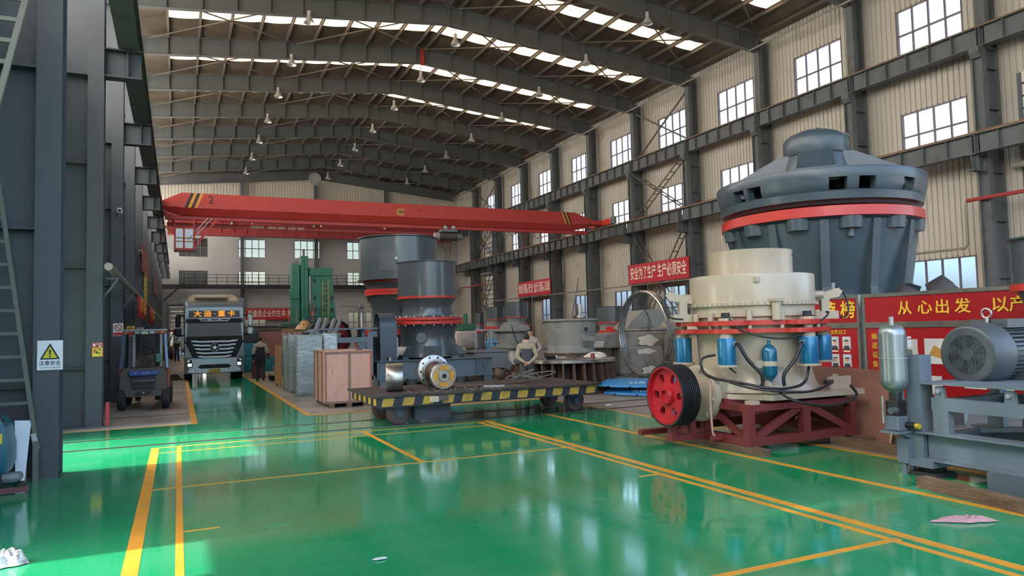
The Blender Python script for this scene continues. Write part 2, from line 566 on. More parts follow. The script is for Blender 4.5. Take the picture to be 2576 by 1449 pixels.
# wind posts on the far wall, walkway in front of it
for x, lab in ((5.95, 'left'), (13.35, 'middle'), (21.0, 'right')):
    t = thing('wind_post', 'dark steel post against the far wall, %s of three' % lab, 'column', (x, FY-.45, 0), 0, 'wind posts on the far wall')
    MB().box(-.17, .17, -.2, -.17, 0, 17.6).build('flange', steel, t, False)
    MB().box(-.17, .17, .17, .2, 0, 17.6).build('flange', steel, t, False)
    MB().box(-.012, .012, -.17, .17, 0, 17.6).build('web', steel, t, False)
t = thing('walkway', 'dark steel walkway with pipe railing across the far wall', 'walkway', (0, FY-1.5, 6.75))
MB().box(-1.4, 28.2, -.4, .78, 0, .03).build('deck', steel, t, False)
MB().box(-1.4, 28.2, -.45, -.38, -.35, .08).build('edge_beam', black, t, False)
pm_ = MB().cyl((0,0,0), (0,0,1.05), .025, n=6).mesh('railing_post', black)
for i in range(29): link('railing_post', pm_, t, (.5+i*.98, -.4, .05))
for z in (.4, .75, 1.08): MB().cyl((.5,-.4,z), (28.0,-.4,z), .024, n=6).build('handrail', black, t)
MB().bar((-1.3,-.2,-1.5), (.0,-.2,-.25), .12, .12).build('brace', black, t)

# left wall: solid low part with a door bay, translucent sheeting added above for light (not visible from the lane)
wl = sgroup('wall_left')
lw = M('left wall sheet', 'b9bcba', .6, 0, .08, .6)
LX = -2.62
MB().box(LX-.12, LX, -6, 6.15, 0, 8.4).build('low_sheet', lw, wl, False)
MB().box(LX-.12, LX, 7.15, 11.7, 0, 8.4).build('low_sheet', lw, wl, False)
MB().box(LX-.12, LX, 6.15, 7.15, 3.3, 8.4).build('low_sheet', lw, wl, False)
MB().box(LX-.12, LX, 11.7, 15.2, 4.3, 8.4).build('low_sheet', lw, wl, False)
MB().box(LX-.12, LX, 15.2, 79, 0, 8.0).build('low_sheet', lw, wl, False)
def translucent(name, col, refl):
    m = bpy.data.materials.new(name); m.use_nodes = True
    nt = m.node_tree; N = nt.nodes; N.clear()
    t = N.new('ShaderNodeBsdfTranslucent'); t.inputs[0].default_value = (*col, 1)
    d_ = N.new('ShaderNodeBsdfDiffuse'); d_.inputs[0].default_value = (*col, 1)
    x = N.new('ShaderNodeMixShader'); x.inputs[0].default_value = refl
    o = N.new('ShaderNodeOutputMaterial')
    nt.links.new(t.outputs[0], x.inputs[1]); nt.links.new(d_.outputs[0], x.inputs[2]); nt.links.new(x.outputs[0], o.inputs[0])
    return m
day = translucent('added light sheet', (.93,.93,.90), .12)  # added so soft daylight fills the hall from out of view
for k in range(-3, 12):
    zb = 8.0 if k > 0 else 8.4
    MB().add([(LX,11.35+6*k+.02,zb),(LX,17.33+6*k,zb),(LX,17.33+6*k,16.9),(LX,11.35+6*k+.02,16.9)], [(0,1,2,3)]).build('added_light_sheet', day, wl, False)

# ------------------------------------------------------------------ roof
ce = sgroup('ceiling')
RIDGE, SL = 19.22, .1
roofz = lambda x: RIDGE-SL*abs(x-13.4)
skym = translucent('skylight sheet', (.42,.27,.15), .05)
px = [-2.0, -.5] + [1.0+1.5*i for i in range(8)] + [13.05]
px = px + [26.8-x for x in px[::-1]]
SKYB = {2: 1, 3: 1, 4: 1, 5: 1, 6: 1}     # bays (by column index) that carry a skylight row
edges = [-3.3] + px[1:10] + [13.4] + [26.8-x for x in px[1:10][::-1]] + [30.1]
def sheet(x0, x1, y0, y1, mat_, name, dz=0):
    mb = MB()
    a, b_ = roofz(x0), roofz(x1)
    n = 6
    # blanket sags a little between purlins
    pts = []
    for i in range(n+1):
        t_ = i/n; x = x0+(x1-x0)*t_
        sag = -.05*sin(pi*t_)
        pts.append((x, y0, roofz(x)+sag+dz)); pts.append((x, y1, roofz(x)+sag+dz))
    return mb.add(pts, [(2*i,2*i+1,2*i+3,2*i+2) for i in range(n)]).build(name, mat_, ce)
for k in range(-3, 11):
    y0 = 11.35+6*k; y1 = y0+6 if k < 11 else 79.2
    if k == 10: y1 = 79.3
    cm = y0+3.1
    for i in range(len(edges)-1):
        x0, x1 = edges[i], edges[i+1]
        if k in SKYB and 0 < i < len(edges)-2:
            sheet(x0, x1, y0, cm-.2, insul, 'roof_sheet'); sheet(x0, x1, cm+.9, y1, insul, 'roof_sheet')
            sheet(x0, x1, cm-.2, cm+.9, skym, 'skylight')
        elif k >= 2:
            sheet(x0, x1, y0, y1, insul, 'roof_sheet')
    if k < 2:
        sheet(-3.3, 13.4, y0, y1, insul, 'roof_sheet'); sheet(13.4, 30.1, y0, y1, insul, 'roof_sheet')
pmesh = MB().box(-.012, .012, 0, 6.0, -.2, 0).box(-.012, .06, 0, 6.0, -.2, -.185).box(-.06, .012, 0, 6.0, -.015, 0).mesh('purlin', purlin_m, False)
for k in range(2, 11):
    for x in px:
        link('purlin', pmesh, ce, (x, 11.35+6*k, roofz(x)-.03))
# plan bracing
bmz = lambda x: roofz(x)-.42
for k in range(2, 11):
    y0 = 11.6+6*k
    for a, b_ in ((-1.4, 6.0), (6.0, 13.4), (13.4, 20.8), (20.8, 28.4)):
        for p, q in (((a, y0), (b_, y0+5.6)), ((a, y0+5.6), (b_, y0))):
            MB().bar((p[0],p[1],bmz(p[0])), (q[0],q[1],bmz(q[0])), .05, .05).build('brace', purlin_m, ce, False)

# rafters
for k in range(0, 12):
    y = 11.55+6*k
    t = thing('roof_rafter', 'dark grey steel roof rafter, %s counting from the camera' % ORD[k], 'beam', (13.4, y, 0), 0, 'roof rafters')
    for s in (-1, 1):
        zt = lambda d: RIDGE-.24-SL*d
        H = .92
        # web, bottom and top flange of one slope; ends at the column head
        w_ = [(0,-.006,zt(0)),(s*15.25,-.006,zt(15.25)),(s*15.25,-.006,zt(15.25)-H),(0,-.006,zt(0)-H+.02)]
        MB().prism(w_, (0,.012,0)).build('web', steelroof, t, False)
        for off, nm in ((0, 'flange'), (H, 'flange')):
            MB().prism([(0,-.15,zt(0)-off),(s*15.25,-.15,zt(15.25)-off),(s*15.25,-.15,zt(15.25)-off-.022),(0,-.15,zt(0)-off-.022)], (0,.3,0)).build(nm, steelroof, t, False)
        if 2 <= k < 11:
            st = MB().box(-.006, .006, -.14, .14, -H+.03, -.02).mesh('stiffener', steelroof, False)
            for x in px:
                d_ = (x-13.4)*s
                if .2 < d_ < 15.2: link('stiffener', st, t, (s*d_, 0, zt(d_)))
    if k == 5:
        MB().prism([(-.06,-.19,RIDGE-.3),(.12,-.19,RIDGE-.3),(.16,-.22,RIDGE-1.35),(-.09,-.22,RIDGE-1.35)], (0,.015,0)).build('pennant', M('red cloth', 'a02a24', .8, 0, .2, 6), t, False)['label'] = 'red cloth hung over the ridge joint'

# columns
def column(x, y, s, name, label, group, mat_):
    """s=+1: wall lies towards +X. hall limb is an H turned sideways, a plate web ties it to the wall limb"""
    t = thing(name, label, 'column', (x, y, 0), 0, group)
    b = lambda x0, x1, y0, y1, z0, z1, nm: MB().box(min(s*x0,s*x1), max(s*x0,s*x1), y0, y1, z0, z1).build(nm, mat_, t, False)
    b(0, .30, 0, .02, 0, 12.3, 'flange'); b(0, .30, .38, .40, 0, 12.3, 'flange')
    b(.14, .16, .02, .38, 0, 12.3, 'web'); b(.16, 1.02, .19, .21, 0, 12.3, 'web')
    b(1.02, 1.04, 0, .40, 0, 12.3, 'flange')
    b(0, 1.04, 0, .40, 12.3, 12.34, 'cap_plate')
    for z in (1.2, 3.3, 5.5, 7.4, 9.9, 11.5): b(.16, 1.02, .02, .19, z, z+.015, 'stiffener')
    b(.0, 1.05, -.002, .402, .0, .03, 'base_plate')
    # upper shaft
    b(.34, .36, .02, .38, 12.34, 17.2, 'flange'); b(.36, 1.02, .19, .21, 12.34, 17.2, 'web'); b(1.02, 1.04, .02, .38, 12.34, 17.2, 'flange')
    b(.34, .60, .0, .02, 12.34, 16.6, 'flange')
    # bracket for the lower runway and shoulder for the upper one
    MB().box(*(sorted((-s*.72, 0))), .05, .35, 8.02, 8.05).build('bracket_plate', mat_, t, False)
    MB().box(*(sorted((-s*.72, 0))), .05, .35, 7.42, 7.45).build('bracket_plate', mat_, t, False)
    MB().box(*(sorted((-s*.70, 0))), .19, .21, 7.45, 8.02).build('bracket_web', mat_, t, False)
    MB().box(*(sorted((-s*.45, -s*.43))), .06, .34, 7.45, 8.02).build('bracket_stiffener', mat_, t, False)
    MB().prism([(-s*.02,.0,12.3),(-s*.02,.0,11.9),(-s*.16,.0,12.1),(-s*.16,.0,12.3)], (0,.40,0)).build('shoulder_gusset', mat_, t, False)
    return t
for k in range(0, 12):
    if k < 11:
        column(28.24, YC[k], 1, 'steel_column', 'dark grey steel column on the window wall, %s counting from the camera' % ORD[k], 'columns on the window wall', steel)
    column(-1.44, YC[k], -1, 'steel_column', 'blue grey steel column in the left row, %s counting from the camera' % ORD[k], 'columns in the left row', steelblue)

# crane runway beams: one thing per line, a segment per bay, stiffeners a metre apart
def runway(x, z0, z1, w, s, label, y0=5.35, kmax=12, grid=True):
    t = thing('crane_runway', label, 'beam', (x, 0, 0))
    segw = MB().box(-.008, .008, .03, 5.97, z0, z1).mesh('beam_web', steel, False)
    segt = MB().box(-w/2, w/2, 0, 6, z1-.025, z1).mesh('beam_flange', steel, False)
    segb = MB().box(-w/2, w/2, 0, 6, z0, z0+.025).mesh('beam_flange', steel, False)
    stm = MB().box(*(sorted((-s*w/2*.85, -s*.008))), -.012, .012, z0+.03, z1-.03).mesh('stiffener', steel, False)
    for k in range(kmax):
        y = y0+6*k
        link('beam_web', segw, t, (0,y,0)); link('beam_flange', segt, t, (0,y,0)); link('beam_flange', segb, t, (0,y,0))
        if grid:
            for i in range(6): link('stiffener', stm, t, (0,y+.2+i*1.0,0))
            link('stiffener', stm, t, (0,y+.08,0))
    MB().box(-.045, .045, y0, y0+6*kmax, z1, z1+.11).build('crane_rail', rail_m, t, False)
    return t
runway(28.45, 12.34, 13.12, .42, 1, 'upper grey crane runway beam along the window wall')
runway(27.78, 8.06, 8.82, .40, 1, 'lower grey crane runway beam along the window wall')
runway(-1.65, 12.34, 13.12, .42, -1, 'upper crane runway beam along the left columns', grid=False)
runway(-.98, 8.06, 8.82, .40, -1, 'lower crane runway beam along the left columns', grid=False)
# ------------------------------------------------------------------ bridge cranes
cred = M('crane red', 'b03a34', .42, 0, .05, .8, '8f2a24', .05, 1.0)
cred2 = M('crane red shaded', '92302f', .5, 0, .06, .8)  # deeper copy of the crane red; the far crane's shade sits in the colour
cyel = M('stripe ochre', 'c98a35', .5)
cblk = M('stripe black', '26241f', .5)
grey_m = M('motor grey', '6d7478', .45, .1, .12, 4)
galv = M('galvanised', '9da2a4', .42, .5, .15, 5)

def girder(t, x0, xa, xb, x1, zt, zf, zb, hw, mat_):
    sec = lambda x, top, fold, bot: [(x,-hw,top),(x,hw,top),(x,hw,fold),(x,hw*.35,bot),(x,-hw*.35,bot),(x,-hw,fold)]
    zm = zf
    return MB().loft([sec(x0, zt-.55, zm+.15, zb+.36), sec(xa, zt, zf, zb), sec(xb, zt, zf, zb), sec(x1, zt-.55, zm+.15, zb+.36)]).build('girder', mat_, t, ang=20)
t = thing('bridge_crane', 'red overhead bridge crane marked 2 and 10t with driver cab', 'crane', (0, 44.6, 0))
girder(t, -.92, .16, 25.4, 27.0, 9.86, 9.02, 8.62, .40, cred)
MB().box(-.7, 26.6, -.012, .012, 8.42, 8.64).box(-.7, 26.6, -.16, .16, 8.38, 8.42).build('trolley_flange', cred, t, False)
def stripe(x, lean, w, m_):
    MB().prism([(x,-.405,9.02),(x+w,-.405,9.02),(x+w+lean,-.405,9.85),(x+lean,-.405,9.85)], (0,.008,0)).build('warning_stripe', m_, t, False)
for i, m_ in enumerate((cblk, cyel, cblk, cyel)): stripe(.31+i*.165, .33, .165, m_)
for i, m_ in enumerate((cyel, cblk, cyel, cblk)): stripe(24.62+i*.13, -.33, .13, m_)
text('number', '2', .62, M('marker black', '1d1412', .6), t, (1.68, -.41, 9.5), RX, bold=.0)
MB().box(12.52, 12.98, -.412, -.40, 9.13, 9.53).build('capacity_plate', M('plate ochre', 'b9914a', .5), t, False)
text('plate_text', '10t', .30, M('marker black', '1d1412', .6), t, (12.75, -.415, 9.33), RX, bold=.006)
for x in (11.5, 13.98): MB().cyl((x,-.41,9.46), (x,-.39,9.46), .045, n=10).build('hole', black, t)
for x, s in ((-.98, -1), (27.78, 1)):
    MB().cham(x-.16, x+.16, -1.4, 1.4, 9.0, 9.42, .03).build('end_carriage', M('carriage red', 'd0452f', .4), t, False)
    for y in (-1.0, 1.0): MB().cyl((x-.06,y,9.13), (x+.06,y,9.13), .19, n=16).build('wheel', grey_m, t)
    MB().box(min(x,x-s*1.0), max(x,x-s*1.0), -.42, .42, 9.05, 9.35).build('end_connection', cred, t, False)
    MB().cham(x-.14, x+.14, -1.85, -1.42, 8.98, 9.5, .05).build('drive_motor', grey_m, t, False)
# auxiliary beam behind the girder with pale plates
MB().box(-.6, 16.0, .85, 1.0, 8.12, 8.34).build('auxiliary_beam', cred, t, False)
for x, w_ in ((3.9, .75), (4.9, .45), (5.45, .45), (6.05, .45), (6.6, .42)):
    MB().box(x, x+w_, .83, .85, 8.15, 8.31).build('plate', M('plate cream', 'c9bfa0', .5), t, False)
for x in (-.3, 4, 8, 12, 15.8): MB().box(x, x+.08, .3, .95, 8.34, 8.62).build('hanger', cred, t, False)
# driver cab
cab = MB()
X0, X1, Y0, Y1, Z0, Z1 = -.18, .80, -.5, .8, 6.62, 7.92
for x in (X0, .28, X1):
    for y in (Y0, Y1): cab.box(x-.045, x+.045, y-.045, y+.045, Z0, Z1)
for z in (Z0, Z1-.1):
    for y in (Y0, Y1): cab.box(X0-.05, X1+.05, y-.05, y+.05, z, z+.1)
    for x in (X0, X1): cab.box(x-.05, x+.05, Y0, Y1, z, z+.1)
cab.box(X0, X1, Y0, Y1, Z0, Z0+.05)
cb = cab.build('cab_frame', cred, t, False)
MB().box(X0, X1, Y1-.02, Y1, Z0, Z1).box(X0, X0+.02, Y0, Y1, Z0, Z1).build('cab_wall', cred2, cb, False)
gl = glass_pane('cab glass', (.75,.8,.85), .12, .05, .15, (.6,.7,.8))
MB().box(X1+.2, X1+.22, Y0, Y1, Z0+.1, Z1-.15).build('cab_glass', gl, cb, False)
MB().box(X0, X1, Y0+.02, Y0+.03, Z0+.1, Z1-.1).build('cab_glass', gl, cb, False)
MB().box(.05, .45, .0, .4, Z0+.05, Z0+.5).box(.05,.12,0,.4,Z0+.5,Z0+1.0).build('driver_seat', black, cb, False)
for z in (7.1, 7.3): MB().cyl((X0,Y0-.05,z), (X1,Y0-.05,z), .02, n=6).build('cab_rail', cyel, cb)
for x in (X0, X1): MB().box(x-.04, x+.04, Y0, Y0+.08, Z1, 8.45).build('cab_hanger', cred, t, False)
MB().bar((.72,-.45,6.66), (1.98,-.45,8.40), .1, .13).build('brace', cred, t, False)
for dx in (0, -.22): MB().cyl((.70+dx,-.5,7.2), (1.75+dx,-.5,8.45), .025, n=6).build('stair_rail', galv, t)
MB().tube([(-.2,-.3,7.6),(-.35,-.3,7.7),(-.9,-.3,8.1)], .05).build('cab_bracket', M('bracket orange', 'b86a2c', .5), t)
# hoist
h = MB().cyl((15.4,0,7.92), (16.6,0,7.92), .30, n=18).build('hoist_drum', M('hoist grey', '4b4745', .4, .2, .2, 4), t)
MB().cyl((16.6,0,7.92), (16.98,0,7.92), .22, n=14).build('motor', grey_m, h)
MB().cyl((15.1,0,7.92), (15.4,0,7.92), .25, n=14).build('gearbox', M('hoist pale', '9b948c', .5), h)
MB().box(15.5, 16.6, -.3, .3, 8.2, 8.34).build('trolley_frame', grey_m, h, False)
for x in (15.75, 16.3): 
    for y in (-.25, .25): MB().cyl((x,y-.05,8.48), (x,y+.05,8.48), .13, n=12).build('trolley_wheel', galv, h)
for x in (15.9, 16.1): MB().cyl((x,0,7.65), (x,0,5.6), .018, n=6).build('rope', black, h)
MB().cham(15.8, 16.2, -.12, .12, 5.25, 5.65, .05).build('hook_block', black, h, False)
MB().tube([(16.0+.13*cos(a),0,5.05+.13*sin(a)) for a in [pi/2-.2*i for i in range(24)]], .035).build('hook', grey_m, h)
# festoon cables under the girder
for i in range(14):
    x = 17.2+i*.62; d = .35 + .35*((i*7) % 5)/4 + (.9 if i in (6, 7, 9) else 0)
    MB().tube([(x+.62*u_, -.2, 8.40-d*4*u_*(1-u_)) for u_ in [j/8 for j in range(9)]], .018, 5).build('festoon_cable', M('cable red', '7a2f28', .6) if i in (6,7,9,12) else black, t)

t = thing('bridge_crane', 'dark red bridge crane girder farther back, below the far roof', 'crane', (0, 73.5, 0))
MB().box(-.9, 26.7, -.35, .35, 11.5, 13.25).build('girder', cred2, t, False)
MB().box(-.9, 26.7, -.45, .45, 11.22, 11.5).build('bottom_flange', cred2, t, False)
rb = MB().box(-.03, .03, -.43, -.35, 11.5, 13.2).mesh('rib', cred2, False)
for i in range(24): link('rib', rb, t, (.3+i*1.12, 0, 0))
for x in (-1.65, 28.45): MB().cham(x-.2, x+.2, -1.6, 1.6, 13.27, 13.7, .03).build('end_carriage', cred2, t, False)
for x in (-1.2, 27.6): MB().box(x-.9, x+.9, -.4, .4, 12.9, 13.4).build('end_connection', cred2, t, False)
for x in (25.8, 26.5): MB().box(x-.03, x+.03, -.55, -.5, 10.2, 11.3).build('ladder_stile', cred2, t, False)
for i in range(5): MB().box(25.8, 26.5, -.54, -.51, 10.25+.24*i, 10.28+.24*i).build('ladder_rung', cred2, t, False)

# ------------------------------------------------------------------ pendant lamps
lampm = M('lamp shade', 'b9bbb6', .35, .3, .08, 4)
bell = MB().lathe([(.05,.62),(.085,.60),(.09,.32),(.12,.28),(.20,.13),(.265,.0),(.255,.0),(.19,.125),(.10,.26),(.0,.27)], n=20).mesh('lamp_shade', lampm)
bulb = MB().lathe([(.0,.06),(.06,.08),(.08,.14),(.05,.24)], n=12).mesh('bulb', M('bulb glass', 'd8d6cc', .3))
rowl = {5.76: 'left', 13.3: 'middle', 21.3: 'right'}
nl = 0
for x in (5.76, 13.3, 21.3):
    for k in range(3, 11):
        if x == 5.76 and k < 3: continue
        y = 11.55+6*k-.28
        t = thing('pendant_lamp', 'grey bell pendant lamp, %s row, %s from the camera' % (rowl[x], ORD[k-3]), 'lamp', (x, y, 16.85), 0, 'pendant lamps under the rafters')
        link('lamp_shade', bell, t); link('bulb', bulb, t)
        zt = RIDGE-.24-SL*abs(x-13.4)-.92
        MB().cyl((0,0,.6), (0,.0,zt-16.85+.02), .014, n=5).build('rod', steelroof, t)
        MB().box(-.02, .02, 0, .3, zt-16.85-.0, zt-16.85+.02).build('arm', steelroof, t, False)
for x, lab in ((4.6, 'left'), (12.2, 'middle'), (19.4, 'right')):
    t = thing('pendant_lamp', 'small lamp hung under the dark red far crane, %s one' % lab, 'lamp', (x, 72.9, 12.05), 0, 'lamps under the far crane')
    link('lamp_shade', bell, t); link('bulb', bulb, t)
    MB().cyl((0,0,.6), (0,0,1.1), .02, n=5).build('rod', black, t)
    MB().box(-.03, .03, 0, .28, 1.05, 1.1).build('arm', black, t, False)
t = thing('round_duct', 'pale round fan on the far gable under the ridge', 'fan', (13.0, 76.9, 18.0))
MB().cyl((0,-.05,0), (0,.1,0), .62, n=24).build('disc', lampm, t)
MB().torus((0,-.06,0), .6, .05, 'y', 24, 6).build('rim', galv, t)
MB().bar((0,.1,0), (0,.1,.55), .05, .05).build('bracket', steel, t)

# ------------------------------------------------------------------ pipes on the window wall
pipem = M('pipe grey', '8a8378', .5, .2, .15, 2); pipered = M('pipe red', '9c3a36', .5, 0, .1, 2)
t = thing('pipe_run', 'thin grey pipe running under the eave across the window wall columns', 'pipe', (28.12, 0, 16.55))
MB().cyl((0,6,0), (0,77,0), .055, n=8).build('pipe', pipem, t)
t = thing('pipe_run', 'grey water pipe with red bridge pieces low on the window wall', 'pipe', (28.15, 0, 0))
MB().tube([(0,18.2,6.4),(0,18.25,6.2),(0,18.25,4.72),(0,18.35,4.54),(0,67.2,4.54),(0,67.35,4.72),(0,67.35,6.2),(0,67.4,6.35)], .05).build('pipe', pipem, t)
MB().cyl((0,18.2,6.4), (0,9,6.4), .075, n=8).build('bridge_pipe', pipered, t)
MB().cyl((0,67.4,6.35), (0,74.5,6.35), .075, n=8).build('bridge_pipe', pipered, t)
for k in range(2, 9): MB().bar((.03,YC[k]+.2,4.5), (.12,YC[k]+.2,4.35), .03, .03).build('bracket', pipem, t)

# lattice bracing between columns of two bays on the window wall, braces above
def lattice(k, label, group):
    t = thing('lattice_brace', label, 'brace', (28.45, 0, 0), 0, group)
    def ladder(p, q):
        for dx in (-.2, .2): MB().bar((dx,)+p, (dx,)+q, .06, .06).build('stile', purlin_m, t, False)
        n = 9
        for i in range(1, n):
            u_ = i/n; y = p[0]+(q[0]-p[0])*u_; z = p[1]+(q[1]-p[1])*u_
            MB().bar((-.2,y,z), (.2,y,z), .05, .05).build('rung', purlin_m, t, False)
    a, b_ = YC[k]+.45, YC[k+1]-.05
    ladder((a, 8.95), (b_, 12.2)); ladder((b_, 8.95), (a, 12.2))
    ladder((a, 1.2), (b_, 7.9)); ladder((b_, 1.2), (a, 7.9))
    for p, q in (((a, 13.3), (b_, 16.4)), ((b_, 13.3), (a, 16.4))):
        MB().bar((.4,)+p, (.4,)+q, .09, .09).build('rod', purlin_m, t, False)
lattice(4, 'ladder-like cross bracing beside the nearer red wall banner', 'lattice braces')
lattice(10-1, 'ladder-like cross bracing at the far end of the window wall', 'lattice braces')

# ------------------------------------------------------------------ banners and signs
banner_m = M('banner red', 'b3242f', .6, 0, .06, .6)
btxt = M('banner lettering', 'e6d9c6', .6)
def banner(y0, y1, z0, z1, body, label, size):
    t = thing('wall_banner', label, 'banner', (28.06, (y0+y1)/2, (z0+z1)/2), 0, 'red wall banners')
    h, w_ = (z1-z0)/2, (y1-y0)/2
    MB().box(-.02, .02, -w_, w_, -h, h).build('board', banner_m, t, False)
    MB().box(-.025, .05, -w_-.03, -w_+.03, -h-.03, h+.03).box(-.025, .05, w_-.03, w_+.03, -h-.03, h+.03).build('edge_bar', M('banner edge', '8c2029', .5), t, False)
    text('lettering', body, size, btxt, t, (-.03, 0, -.02), RLEFT, sx=.535, bold=.012)
banner(35.25, 41.7, 4.62, 5.92, '安全为了生产 生产必须安全', 'red banner with cream lettering, the nearer one on the window wall', .92)
banner(53.25, 59.5, 4.62, 5.92, '做好消防安全 执行消防法规', 'red banner with cream lettering, the farther one on the window wall', .92)
t = thing('wall_banner', 'long red banner with pale lettering on the far wall', 'banner', (9.6, 78.2, 3.9), 0)
MB().box(-3.4, 3.4, -.02, .02, -.58, .58).build('board', banner_m, t, False)
text('lettering', '质量是企业的生命 用户是', .78, btxt, t, (-3.2, -.03, 0), RX, sx=.60, align='LEFT', bold=.008)
MB().bar((-3.5,.0,.68), (14,.0,.66), .03, .03).build('cable', black, t)
for x in (-3.3, 0, 3.3): MB().box(x-.04, x+.04, .02, .8, -.5, -.42).build('bracket', black, t, False)

# signs on the left columns
t = thing('caution_sign', 'white caution sign with yellow warning triangle on the nearest left column', 'sign', (-1.545, 11.335, 1.62))
MB().cham(-.147, .147, -.004, .008, -.195, .195, .004).build('plate', M('sign white', 'd9dee3', .35), t, False)
MB().prism([(-.115,-.006,-.055),(.115,-.006,-.055),(.0,-.006,.16)], (0,.004,0)).build('triangle', M('sign black', '14181c', .5), t, False)
MB().prism([(-.083,-.008,-.037),(.083,-.008,-.037),(.0,-.008,.118)], (0,.004,0)).build('triangle_field', M('sign yellow', 'c9c22c', .4), t, False)
MB().prism([(-.012,-.010,.075),(.012,-.010,.075),(.007,-.010,.0),(-.007,-.010,.0)], (0,.004,0)).build('exclamation_bar', MATS['sign black'], t, False)
MB().cyl((0,-.010,-.017), (0,-.006,-.017), .011, n=12).build('exclamation_dot', MATS['sign black'], t)
text('lettering', '注意安全', .068, MATS['sign black'], t, (0, -.006, -.108), RX, .0005, sx=.92, bold=.0008)
text('lettering', 'CAUTION DANGER', .030, MATS['sign black'], t, (0, -.006, -.163), RX, .0005, sx=.92)
t = thing('fire_notice', 'small red and yellow fire notice on the second left column', 'sign', (-1.525, 17.335, 1.59))
MB().box(-.105, .105, -.004, .008, -.15, .15).build('plate', M('sign red', 'b3302a', .4), t, False)
MB().box(-.09, .09, -.007, -.004, -.135, .045).build('yellow_field', M('notice yellow', 'd3c03a', .4), t, False)
text('lettering', '灭火器', .05, M('sign pale', 'd8d4ce', .5), t, (.03, -.007, .12), RX, .0005, sx=.7)
for i, (x, z, w_, hh, m_) in enumerate(((-.06,.10,.04,.06,'sign pale'),(.045,.075,.05,.02,'sign pale'),(-.05,-.03,.03,.06,'sign red'),(.05,-.0,.03,.04,'sign red'),(-.01,-.05,.03,.05,'sign black'),(.03,-.07,.06,.015,'sign black'),(-.0,.02,.1,.012,'sign red'))):
    MB().box(x-w_/2, x+w_/2, -.009, -.006, z-hh/2, z+hh/2).build('pictogram', MATS[m_], t, False)
MB().box(-1.36, -1.30, 17.28, 17.34, .02, .50).build('corner_guard', M('guard red', 'b02f2f', .5), None, False)
tag(bpy.data.objects['corner_guard'], 'short red corner guard at the foot of the second left column', 'guard')

# pipe on arms along the left columns, cloth pennants, boards and cameras
t = thing('pipe_run', 'grey pipe on bracket arms along the left columns', 'pipe', (-1.2, 0, 3.18))
MB().cyl((0,15.6,0), (0,62,0), .075, n=10).build('pipe', M('left pipe', '75736c', .45, .2, .1, 2), t)
for k in range(1, 9):
    MB().bar((-.26,YC[k]+.2,-.09), (.05,YC[k]+.2,-.09), .06, .05).build('arm', steel, t, False)
    MB().bar((-.24,YC[k]+.2,-.5), (.03,YC[k]+.2,-.1), .035, .035).build('strut', steel, t, False)
fm = M('pennant red', 'b3272a', .7, 0, .1, 3); fy = M('pennant yellow', 'd6a52c', .6)
for y0, y1, lab in ((24.5, 29.9, 'nearer'), (34.3, 39.6, 'farther')):
    t = thing('cloth_pennant', 'red cloth banner with yellow marks hung on the left pipe, %s one' % lab, 'banner', (-1.10, (y0+y1)/2, 3.1), 0, 'red cloths on the left pipe')
    w_ = (y1-y0)/2
    mb = MB(); n = 16
    top = [(.02*sin(i*1.3), -w_+2*w_*i/n, 0) for i in range(n+1)]
    bot = [(.06*sin(i*1.3+.5)-.02, -w_+2*w_*i/n, -.62-.06*sin(pi*i/n)) for i in range(n+1)]
    mb.add(top+bot, [(i, i+1, n+2+i, n+1+i) for i in range(n)])
    o = mb.build('cloth', fm, t)
    so = o.modifiers.new('thickness', 'SOLIDIFY'); so.thickness = .012
    for j in range(4):
        yy = -w_*.7+j*w_*.45
        for q in range(4):
            MB().bar((.062,yy+random.uniform(-.3,.3),-.1-.1*q), (.062,yy+random.uniform(-.3,.3),-.16-.1*q), .015, .09).build('mark', fy, t, False)
for y0, y1, z0, z1, lab, m_ in ((34.3, 40.9, 4.6, 5.85, 'faded red notice board high on the left columns, nearer one', 'board faded'), (51.5, 58.3, 4.6, 5.7, 'faded red notice board high on the left columns, farther one', 'board faded')):
    t = thing('notice_board', lab, 'sign', (-1.38, (y0+y1)/2, (z0+z1)/2), 0, 'faded boards on the left columns')
    w_, h = (y1-y0)/2, (z1-z0)/2
    MB().box(-.02, .02, -w_, w_, -h, h).build('board', M('board faded', '8f5048', .7, 0, .15, 2), t, False)
    for q in range(3): MB().box(.02, .026, -w_*.8, w_*.8, h*.55-q*h*.5-.05, h*.55-q*h*.5+.05).build('pale_line', M('board pale', 'a87a70', .7), t, False)
t = thing('yellow_placard', 'tall yellow placard under the nearer faded board', 'sign', (-1.38, 37.7, 4.0))
MB().box(-.02, .02, -1.35, 1.35, -.58, .62).build('board', M('placard yellow', 'bdb83c', .6), t, False)
for q in range(4): MB().box(.02, .026, -.5, .5, .35-q*.25, .43-q*.25).build('mark', MATS['pennant red'], t, False)
camw = M('camera white', 'c8cacb', .4)
for y, z, lab in ((23.2, 5.39, 'third left column, nearest of four'), (35.2, 5.5, 'nearer faded board'), (41.2, 4.6, 'yellow placard'), (59.2, 4.95, 'farther faded board')):
    t = thing('security_camera', 'white security camera beside the %s' % lab, 'camera', (-1.50, y, z), 0, 'security cameras on the left columns')
    MB().cham(-.06, .06, -.32, .06, -.06, .07, .02).build('housing', camw, t, False)
    MB().cyl((0,-.33,0), (0,-.30,0), .045, n=12).build('lens', black, t)
    MB().bar((.0,.152,-.1), (.0,-.05,-.04), .05, .05).build('mount', galv, t)
    MB().torus((-.03,.1,-.02), .12, .008, 'x', 16, 5).build('cable_loop', camw, t)
